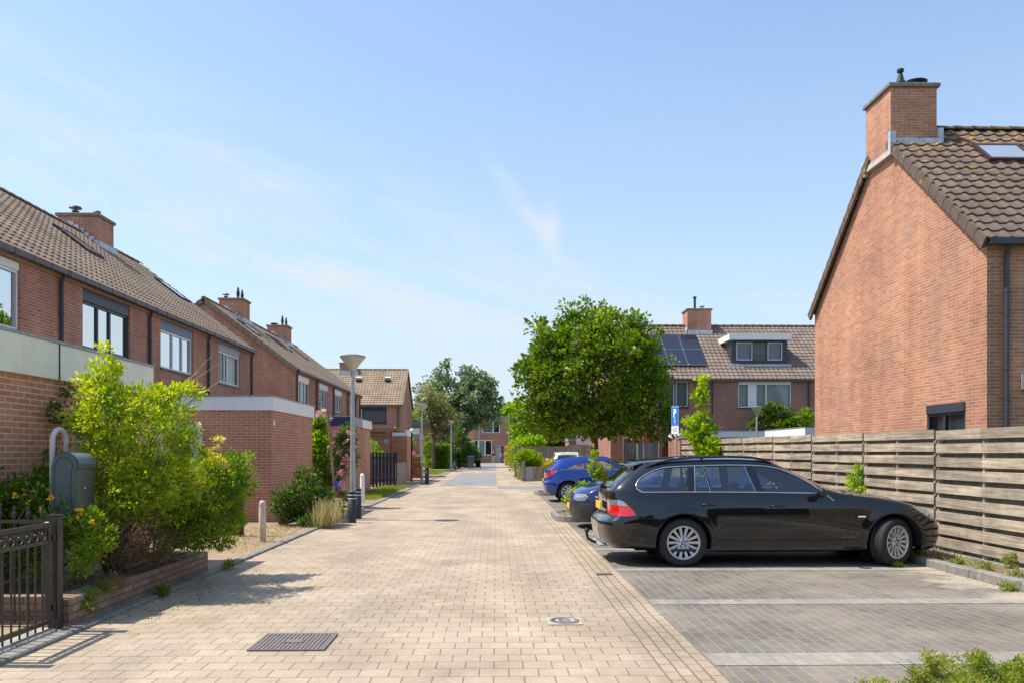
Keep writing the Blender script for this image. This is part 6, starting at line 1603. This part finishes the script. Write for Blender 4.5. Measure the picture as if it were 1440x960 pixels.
foliage('roses', t, [blob(p,q,22.6,.03) for p,q in fl], 46, 12, .04, .055, LF_PINK, 83, shell=.0, up=.3, tint=(.5,.3), width=.9)
t = thing('wooden_stake', 'leaning brown wooden stake propping up the pink climbing rose', 'stake', (-4.6, 22.2, 0))
a, b = at(472,700,22.3), at(461,584,22.3); m = MB(); m.tube([a, b], .034, 6); m.build('stake', STAKE, t)
plant('bellflower_plant', 'clump of purple bellflowers behind the dark shrub', 'flower clump', (-4.3,19.6,0), [blob(478,690,19.6,.16,.14), blob(484,700,19.5,.12,.12)], 50, 10, .07, .05, LF_DARK, 84, stems=6, stemr=.006)
bp = bpy.data.objects['bellflower_plant']
foliage('flowers', bp, [blob(473,679,19.5,.12,.05), blob(480,683,19.4,.10,.06), blob(470,685,19.4,.1,.05), blob(484,676,19.5,.04,.05)], 30, 7, .025, .032, LF_PURPLE, 85, shell=.0, width=.8)
# green at the dark blue fence / cabin
plant('garden_bush', 'green bush with pink flowers behind the red picket fence', 'bush', (-5.3,51,0), [blob(566,630,51,.8,.6), blob(578,648,50.4,.9,.5), blob(562,652,50.3,.5,.5), blob(558,615,51.3,.5,.5)], 150, 22, .26, .16, LF_SHRUB, 91, stems=8, group='bushes with pink flowers')
gb_ = bpy.data.objects['garden_bush']
foliage('flowers', gb_, [blob(p,q,50.1,.1) for p,q in ((572,640),(578,636),(583,640),(565,630),(560,622),(572,648),(580,652),(570,660),(588,655),(576,644),(555,615),(550,640))], 60, 8, .14, .14, LF_HOTPINK, 92, shell=0, width=.9)
plant('garden_bush', 'bright green bush peeping over the dark blue picket fence by the cabin', 'bush', (-5.6,37.5,0), [blob(524,628,37.5,.22,.3), blob(530,640,37.5,.3,.3)], 50, 14, .12, .1, LF_BRIGHT, 93, stems=5)
# grass strip beside the sheds
g = thing('grass_strip', None, None, (-4.3, 30, .02)) if False else None
o = blades('pavement_grass', None, -4.9, -3.8, 26.0, 35.8, .02, 5000, .16, LF_WEED, 95); o['kind'] = 'stuff'
o = blades('dry_grass', None, -4.9, -3.76, 12.4, 17.5, .02, 1500, .07, LF_STRAW, 96, lean=.7); o['kind'] = 'stuff'
o = blades('verge_weeds', None, 6.0, 6.55, 7.0, 17.5, .085, 700, .10, LF_WEED, 97, lean=.6); o['kind'] = 'stuff'
o = blades('island_grass', None, 1.5, 3.4, 18.35, 20.3, .075, 500, .09, LF_STRAW, 98, lean=.7); o['kind'] = 'stuff'
o = blades('roadside_grass', None, -5.2, -3.9, 56, 64, .02, 3500, .22, LF_WEED, 99, lean=.5); o['kind'] = 'stuff'
# weeds along the right kerb
for k, (px_, py_, h_, n_) in enumerate(((1290,786,.16,60),(1264,797,.06,25),(1395,786,.22,30),(1421,798,.18,40),(1360,778,.14,18),(1346,792,.06,26),(1435,820,.14,30),(1417,830,.08,24),(1385,802,.10,24))):
    z = .085 if py_ < 815 else 0; p = ground(px_, py_, z)
    if p.x < 5.86: z = 0; p = ground(px_, py_, 0)
    r_ = random.Random(k)
    plant('kerb_weed', ['bushiest weed by the front wheel of the black car', 'flat weed at the kerb end near the front tyre', 'tall thin weed against the slatted fence, left of two', 'leafy weed against the slatted fence by the photo edge', 'slim weed behind the kerb halfway along the fence', 'small weed on the kerb top near the car shadow', 'weed at the right photo edge in front of the kerb', 'broad-leaved weed at the kerb foot near the photo edge', 'low yellowish weed on the verge between kerb and fence'][k], 'weed', (p.x, p.y, z),
          [(p.x, p.y, z+h_*.45, .05+h_*.2, .05+h_*.2, h_*.5)], n_, 8, .03, .045, LF_WEED, 100+k, stems=5, width=.35, tint=(.55,.2), zmin=z, stemr=.003)
# young plants along the bays
plant('climbing_weed', 'young leafy plant climbing the slatted fence above the bonnet of the black car', 'plant', (6.45,15.0,.08), [blob(1206,660,14.8,.10,.08), blob(1205,672,14.8,.12,.10), blob(1210,684,14.7,.14,.08), blob(1196,682,14.7,.10,.05)], 46, 12, .06, .06, LF_BRIGHT, 120, stems=8, tint=(.55,.25), width=.6, stemr=.006)
plant('young_tree', 'slender young tree with lime green leaves in front of the slatted fence', 'tree', (gx(992,24.2),24.3,.08), [blob(987,530,24.2,.09,.16), blob(985,558,24.2,.15,.28), blob(988,590,24.2,.19,.32), blob(984,615,24.2,.26,.28), blob(996,630,24.0,.34,.32), blob(990,655,24.0,.38,.4), blob(975,592,24.2,.22,.10), blob(1010,602,24.2,.12,.07), blob(972,612,24.2,.25,.08)], 230, 15, .13, .13, LF_BRIGHT, 121, stems=26, tint=(.72,.28), width=.65, stemr=.028)
plant('sapling', 'thin sapling growing from the kerbed island between the dark blue and bright blue cars', 'sapling', (gx(838,19.3),19.3,.08), [blob(834,640,19.2,.07,.18), blob(838,660,19.2,.14,.12), blob(846,672,19.2,.16,.12), blob(850,655,19.2,.07,.07), blob(832,630,19.2,.04,.06)], 56, 9, .08, .085, LF_SHRUB, 122, stems=12, tint=(.75,.25), width=.65, stemr=.010)
plant('sapling', 'leafy shoots leaning over the nose of the dark blue car from the kerbed island', 'sapling', (gx(812,18.8),18.8,.08), [blob(825,682,18.8,.14,.06), blob(808,688,18.8,.10,.05), blob(800,710,18.7,.10,.14), blob(797,702,18.7,.08,.08), blob(842,690,18.9,.14,.07)], 40, 9, .08, .085, LF_BRIGHT, 123, stems=10, tint=(.4,.25), width=.65, stemr=.008)
# bush bottom right
t = thing('low_shrub', 'low fresh green shrub with reddish tips in the bottom right corner', 'shrub', (2.75, 4.35, 0))
bl = [blob(1300,985,4.4,.16,.10), blob(1360,985,4.3,.20,.14), blob(1420,990,4.3,.18,.12), blob(1290,952,4.5,.07,.05), blob(1330,942,4.5,.10,.09), blob(1375,942,4.4,.08,.10), blob(1420,955,4.4,.12,.07), blob(1245,965,4.5,.10,.035), blob(1222,962,4.5,.05,.02), blob(1307,925,4.5,.045,.05), blob(1376,925,4.4,.03,.05), blob(1430,935,4.4,.06,.05), blob(1350,1080,4.3,.40,.22)]
foliage('leaves', t, bl, 4200, 16, .030, .016, LF_LOW, 131, shell=.3, up=.55, tint=(.55,.25), width=.6)
foliage('reddish_tips', t, [blob(p,q,4.4,.035) for p,q in ((1305,912),(1375,914),(1330,930),(1425,940),(1285,940),(1400,952),(1350,938),(1265,952),(1315,925),(1410,945))], 34, 5, .02, .014, leaf_mat('leaf_tips_reddish', [(.34,.16,.06), (.42,.26,.08), (.40,.34,.08), (.3,.3,.05)]), 132, shell=0, up=.6, width=.5)
limbs('stem', t, (2.7,4.35,0), [at(rng0.uniform(1260,1430), rng0.uniform(920,985), 4.4) for _ in range(30)]+[at(1305,918,4.4), at(1375,920,4.4)], BARK, .006, .0015, .25, 6)
# ------------------------------------------------------------------ trees
# round linden
bx, by = gx(837,36.4), 36.4
t = thing('round_tree', 'large round dense green tree behind the blue car', 'tree', (bx, by, 0))
trunk_mesh('trunk', t, [(bx,by,0),(bx+.02,by,1.2),(bx-.05,by,2.6),(bx-.1,by,4.5)], [.17,.15,.13,.07])
Y = 36.2
bl = [blob(833,530,Y,3.0,2.5,2.7,3), blob(800,480,Y,1.6,1.1,1.5), blob(860,475,Y,1.5,1.0,1.4), blob(830,460,Y,1.3,.8,1.2), blob(768,500,Y,1.0,1.0,1.2), blob(750,545,Y,1.0,1.1,1.2), blob(765,580,Y,1.3,.9,1.4), blob(900,510,Y,1.1,1.1,1.3), blob(918,555,Y,1.0,1.1,1.2), blob(905,595,Y,1.2,.7,1.3), blob(830,592,Y,2.6,.7,2.3,1.4), blob(790,600,Y,1.4,.6,1.4), blob(870,600,Y-1,1.3,.6,1.0), blob(925,580,Y,.8,.9,.9), blob(932,600,Y,.7,.5,.8), blob(880,560,Y-1.6,1.2,1.0,.9), blob(790,540,Y-1.6,1.3,1.0,.9), blob(840,500,Y-1.7,1.4,1.0,.9)]
rq = random.Random(12)
for _ in range(60):
    a_, e_ = rq.uniform(0, 2*PI), rq.uniform(-.35, 1.35); k_ = rq.uniform(.95, 1.16)
    c_ = blob(833,525,Y,1); bl.append((c_[0]+2.95*k_*math.cos(a_)*math.cos(e_), c_[1]+2.7*k_*math.sin(a_)*math.cos(e_), c_[2]+2.6*k_*math.sin(e_), .34, .34, .42, 1.6))
o, C = foliage('crown', t, bl, 1750, 23, .30, .19, LF_TREE, 141, shell=.62, up=.25, tint=(.5,.2), width=.62)
limbs('limb', t, (bx-.05,by,2.3), [C[i] for i in range(0,1500,42)], BARK, .07, .012, .25, 7)
# grey-green street tree (two-headed)
bx, by = gx(652,88), 88
t = thing('street_tree', 'tall airy grey-green tree with forked trunk in front of the end building', 'tree', (bx, by, 0))
trunk_mesh('trunk', t, [(bx,by,0),(bx-.1,by,2.5),(bx+.3,by,4.0)], [.45,.38,.28])
trunk_mesh('fork', t, [(bx-.05,by,2.3),(bx-1.3,by,4.2),(bx-2.2,by,6.5)], [.3,.22,.12]); trunk_mesh('fork', t, [(bx+.2,by,3.8),(bx+1.2,by,5.2),(bx+1.8,by,7.5)], [.26,.2,.1])
Y = 88
bl = [blob(668,560,Y,2.3,2.6,2.2,2), blob(690,565,Y,1.2,1.8,1.4), blob(655,535,Y,1.1,1.5,1.2), blob(672,528,Y,1.2,1.0,1.2), blob(685,540,Y,.9,.9,1), blob(625,555,Y,1.9,2.2,1.8,1.5), blob(622,522,Y,1.0,1.0,1), blob(607,545,Y,1.2,1.2,1.2), blob(632,515,Y,.6,.6,.6), blob(615,580,Y,1.9,1.6,1.6), blob(650,590,Y,2.4,1.2,2), blob(685,592,Y,1.4,.8,1.4), blob(594,565,Y,.7,.9,.8), blob(697,585,Y,.7,.6,.6)]
o, C = foliage('crown', t, bl, 680, 18, .46, .34, LF_BLUE, 142, shell=.45, up=.2, tint=(.45,.25), width=.6)
limbs('limb', t, (bx,by,3.4), [C[i] for i in range(0,680,26)], BARK, .11, .03, .25, 7)
bx, by = gx(608,76.5), 76.5
t = thing('street_tree', 'smaller reddish-green tree with thin trunk beside the clipped hedge', 'tree', (bx, by, 0))
trunk_mesh('trunk', t, [(bx,by,0),(bx+.1,by,2.2),(bx+.3,by,4.2)], [.16,.13,.08])
bl = [blob(615,575,76.5,1.4,1.6,1.3), blob(628,590,76.5,1.4,1.1,1.2), blob(600,560,76.5,1.0,1.2,1.0), blob(585,548,76.5,.5,.5,.5), blob(620,610,76.5,1.1,.8,1.0), blob(588,580,76.5,.5,.6,.5)]
o, C = foliage('crown', t, bl, 230, 16, .4, .28, LF_RED, 143, shell=.35, up=.2, tint=(.45,.25), width=.55)
limbs('limb', t, (bx+.1,by,2.6), [C[i] for i in range(0,230,14)], BARK, .05, .012, .25, 7)
# hedge and bushes by the trees
t = thing('clipped_hedge', 'square clipped green hedge at the foot of the reddish tree', 'hedge', (gx(619,79), 79, 0))
x0, x1 = gx(607,79), gx(631,79)
rng = np.random.default_rng(9); nl = 9000
u = rng.uniform(0,1,(nl,3)); face = rng.integers(0,4,nl)
P = np.stack([x0+(x1-x0)*u[:,0], 78+3*u[:,1], 2.25*u[:,2]], 1)
P[face==0,1] = 78; P[face==1,2] = 2.25; P[face==2,0] = x1; P[face==3,0] = x0; P += rng.normal(0,.06,(nl,3)); P[:,2] = np.maximum(P[:,2], .02)
D = rng.normal(size=(nl,3))+np.array([0,-.3,.4]); leaves_mesh('leaves', P, D, .17, LF_SHRUB, t, rng, rng.normal(.5,.2,nl), .6)
m = MB(); m.box((x0+.12,78.12,0),(x1-.12,80.9,2.1)); m.build('inner_twigs', BARK, t)
plant('street_bush', 'wide dark bush between the clipped hedge and the blue-lidded bin', 'bush', (gx(645,83),83,0), [blob(645,628,83,1.7,1.4,1.4), blob(658,640,83,1.2,1.0,1.1), blob(635,645,83,1.1,.9,1), blob(648,612,83,.9,.8,.9), blob(667,635,83,.7,.6,.7)], 330, 18, .32, .24, LF_DARK, 151, stems=10, tint=(.62,.25), stemr=.04)
plant('street_bush', 'narrow green bush left of the clipped hedge', 'bush', (gx(602,77),77,0), [blob(602,632,77.5,.5,1.3,.6), blob(603,650,77,.7,.5,.6)], 90, 16, .25, .2, LF_SHRUB, 152, stems=6, stemr=.03)
plant('yellow_hedge', 'narrow yellow-green hedge right of the far door', 'hedge', (gx(716,100),100,0), [blob(717,636,100,.55,1.3,.8), blob(716,648,100,.6,.8,.8)], 130, 16, .22, .2, LF_GOLDBUSH, 153, stems=5, stemr=.03)
plant('roadside_bush', 'untidy green growth along the weathered planter fence at the bend', 'bush', (gx(727,60),60,0), [blob(726,655,58,.5,.5,1.5), blob(724,645,66,.5,.8,1.5), blob(732,668,47,.16,.25,1.0)], 120, 14, .2, .14, LF_WEED, 154, stems=6, stemr=.02)
# lime bush in planter fence, gold bush
plant('lime_bush', 'lime green rounded bush inside the knee-high weathered fence', 'bush', (gx(742,45.6),45.7,0), [blob(744,645,45.7,.72,.50,.55), blob(736,640,45.6,.42,.34,.4), blob(755,650,45.6,.42,.40,.4)], 320, 20, .13, .11, LF_BRIGHT, 155, stems=8, tint=(.5,.25), stemr=.02)
plant('gold_bush', 'small bush with golden yellow leaves beside the tail of the bright blue car', 'bush', (gx(768,44.6),44.6,0), [blob(768,660,44.8,.26,.36,.3), blob(775,652,44.8,.2,.24,.3)], 90, 14, .10, .10, leaf_mat('leaves_golden', [(.14,.22,.02),(.30,.32,.02),(.55,.42,.02),(.6,.42,.02)]), 156, stems=6, stemr=.015)
# background trees between street end and round tree
def back_tree(label, px_, Y_, blobs, mat, seed, n=300, leaf=.42, cr=.6, tr=.3, group='trees behind the board fences'):
    x_ = gx(px_, Y_); t = thing('background_tree', label, 'tree', (x_, Y_, 0), group)
    z1 = min(b[2] for b in blobs)
    trunk_mesh('trunk', t, [(x_,Y_,0),(x_,Y_,max(1.5,z1))], [tr,tr*.6])
    o, C = foliage('crown', t, blobs, n, 18, cr, leaf, mat, seed, shell=.5, up=.25, tint=(.5,.22), width=.6)
    limbs('limb', t, (x_,Y_,max(1,z1*.6)), [C[i] for i in range(0,n,25)], BARK, .08, .02, .2, 7)
Y = 60
back_tree('mid green tree rising behind the tall board fence, left of the round tree', 745, 62, [blob(745,605,62,1.5,1.8,1.5), blob(738,590,62,1.0,1.0,1.0), blob(752,622,62,1.5,1.0,1.4), blob(762,600,62,1.2,1.4,1.2)], LF_SHRUB, 161, 330, .26, .38)
back_tree('dark green tree behind the board fence, directly left under the round tree crown', 768, 57, [blob(768,622,57,1.2,.9,1.1), blob(785,618,57,1.2,1.0,1.1), blob(778,600,57,1.0,1.2,1)], LF_DARK, 162, 260, .24, .36)
back_tree('bright yellow-green bushy tree just above the board fence by the bend', 742, 54, [blob(742,624,54,.9,.45,.8), blob(730,627,54,.4,.3,.5), blob(752,622,54,.6,.4,.5)], LF_BRIGHT, 163, 150, .2, .26, .12)
back_tree('pale green distant tree top above the end building roof', 714, 150, [blob(716,582,150,2.6,1.4,2.4), blob(708,584,150,1.8,1.0,1.8), blob(726,580,150,2.0,1.8,2)], LF_BRIGHT, 164, 200, .7, .9)
back_tree('distant tree filling the gap behind the slate-blue fascia house', 590, 120, [blob(588,600,120,3.5,2.0,3), blob(600,596,120,3.0,2.4,3)], LF_SHRUB, 165, 160, .7, .9)
# climbers on the far right house
plant('wall_climber', 'leafy climber with yellow-green patches under the upper window of the crosswise house', 'climber', (gx(1075,41.9),42.0,0), [blob(1075,590,41.6,.7,.6,.25), blob(1092,583,41.6,.8,.6,.25), blob(1110,595,41.6,.6,.45,.25), blob(1062,597,41.6,.4,.3,.2), blob(1085,575,41.6,.4,.3,.2)], 230, 16, .18, .15, LF_DARK, 171, stems=8, tint=(.7,.3), stemr=.02)
plant('wall_climber', 'brighter yellow-green climber right beside the big gable, above the white fascia', 'climber', (gx(1125,41.7),41.8,0), [blob(1125,592,41.4,.6,.45,.25), blob(1135,585,41.4,.4,.4,.25), blob(1100,598,41.4,.6,.3,.25)], 130, 14, .16, .14, LF_BRIGHT, 172, stems=6, tint=(.3,.3), stemr=.02)

# litter and dead leaves blown against the planter and the right kerb
rng = np.random.default_rng(77)
def litter(name, x0, x1, y0, y1, z, n, mat, size=.022):
    P = np.stack([rng.uniform(x0, x1, n), rng.uniform(y0, y1, n), np.full(n, z)+rng.uniform(0, .01, n)], 1)
    D = rng.normal(size=(n,3)); D[:,2] *= .15
    o = leaves_mesh(name, P, D, size, mat, None, rng, rng.uniform(0,1,n), .6); o['kind'] = 'stuff'; return o
litter('fallen_leaves', -3.60, -3.1, 7.4, 11.5, .003, 420, LF_DRY)
litter('fallen_leaves', -3.1, -1.0, 6.0, 12, .003, 90, LF_DRY, .016)
litter('fallen_leaves', 5.45, 5.85, 6.0, 17, .003, 260, LF_DRY, .018)
litter('fallen_leaves', 5.98, 6.5, 6.0, 18, .088, 420, LF_STRAW, .03)
# ------------------------------------------------------------------ light, sky, camera
SUN_EL, SUN_AZ = R(60), R(-87)                # azimuth measured from +Y towards +X
sun = bpy.data.lights.new('sun', 'SUN'); sun.energy = 3.4; sun.angle = R(.5); sun.color = (1.0, .95, .87)
so = bpy.data.objects.new('sun', sun); col.objects.link(so)
sd = Vector((math.sin(SUN_AZ)*math.cos(SUN_EL), math.cos(SUN_AZ)*math.cos(SUN_EL), math.sin(SUN_EL)))
so.rotation_euler = (-sd).to_track_quat('-Z', 'Y').to_euler(); so.location = sd*60
w = bpy.data.worlds.new('World'); scene.world = w; w.use_nodes = True
nt = w.node_tree; bg = nt.nodes['Background']
sky = nt.nodes.new('ShaderNodeTexSky'); sky.sky_type = 'NISHITA'; sky.sun_disc = False
sky.sun_elevation = SUN_EL; sky.sun_rotation = SUN_AZ; sky.air_density = 1.15; sky.dust_density = .6; sky.ozone_density = 2.2; sky.altitude = 0
tc = nt.nodes.new('ShaderNodeTexCoord'); s = nt.nodes.new('ShaderNodeSeparateXYZ'); L(nt, tc.outputs['Generated'], s.inputs[0])
az = math_node(nt, 'ARCTAN2', s.outputs[0], s.outputs[1]); el = s.outputs[2]
q = math_node(nt, 'ADD', el, math_node(nt, 'MULTIPLY', az, .25))
cb = nt.nodes.new('ShaderNodeCombineXYZ'); L(nt, math_node(nt, 'MULTIPLY', az, 2.6), cb.inputs[0]); L(nt, math_node(nt, 'MULTIPLY', q, 13.0), cb.inputs[1])
n1 = noise(nt, cb.outputs[0], 1.0, 9, .60, dist=.55)
cb2 = nt.nodes.new('ShaderNodeCombineXYZ'); L(nt, math_node(nt, 'MULTIPLY', az, 9.0), cb2.inputs[0]); L(nt, math_node(nt, 'MULTIPLY', q, 48.0), cb2.inputs[1])
n2 = noise(nt, cb2.outputs[0], 1.0, 6, .65, dist=.8)
def band(x, c, w_):
    d = math_node(nt, 'DIVIDE', math_node(nt, 'SUBTRACT', x, c), w_); return math_node(nt, 'POWER', 2.718, math_node(nt, 'MULTIPLY', math_node(nt, 'MULTIPLY', d, d), -1.0))
f1 = math_node(nt, 'MULTIPLY', ramp(nt, n1, [(.42, 0.0), (.72, 1.0)]), ramp(nt, n2, [(.28, .35), (.7, 1.0)]))
f1 = math_node(nt, 'MULTIPLY', f1, math_node(nt, 'ADD', band(q, .14, .075), math_node(nt, 'MULTIPLY', band(q, .24, .05), .4)))
f1 = math_node(nt, 'MULTIPLY', f1, 1.5)
f3 = math_node(nt, 'MULTIPLY', band(q, .150, .013), ramp(nt, n2, [(.35, .1), (.7, .75)]))            # long streak
f3 = math_node(nt, 'MULTIPLY', f3, band(az, -.25, .28))
qb = math_node(nt, 'ADD', el, math_node(nt, 'MULTIPLY', az, 1.15))                                     # curled wisp
f4 = math_node(nt, 'MULTIPLY', math_node(nt, 'MULTIPLY', band(qb, .325, .016), band(az, .045, .045)), ramp(nt, n2, [(.35, .2), (.65, .7)]))
f5 = math_node(nt, 'MULTIPLY', math_node(nt, 'MULTIPLY', band(az, .068, .010), band(el, .262, .026)), .5)
f = math_node(nt, 'ADD', math_node(nt, 'ADD', f1, f3), math_node(nt, 'ADD', f4, f5))
f = math_node(nt, 'MULTIPLY', f, 1.05, clamp=True)
hz = ramp(nt, s.outputs[2], [(.0, .85), (.10, .68), (.22, .42), (.45, .1)])
c1 = mixc(nt, hz, sky.outputs[0], (2.5, 3.0, 3.5, 1))
cc = mixc(nt, f, c1, (3.4, 3.7, 3.95, 1))
L(nt, cc, bg.inputs['Color']); bg.inputs['Strength'].default_value = .13
cam = bpy.data.cameras.new('camera'); co = bpy.data.objects.new('camera', cam); col.objects.link(co)
co.location = (0, 0, EYE); co.rotation_euler = (R(90), 0, -TH)
cam.sensor_width = 36; cam.lens = F/1440*36; cam.shift_y = (HY-480)/1440; cam.clip_end = 2000; cam.clip_start = .05
scene.camera = co
scene.view_settings.view_transform = 'Standard'; scene.view_settings.look = 'None'; scene.view_settings.exposure = .84
scene.view_settings.gamma = 1.0; scene.view_settings.use_curve_mapping = False
scene.cycles.max_bounces = 8; scene.cycles.transparent_max_bounces = 16
scene.cycles.caustics_reflective = False; scene.cycles.caustics_refractive = False
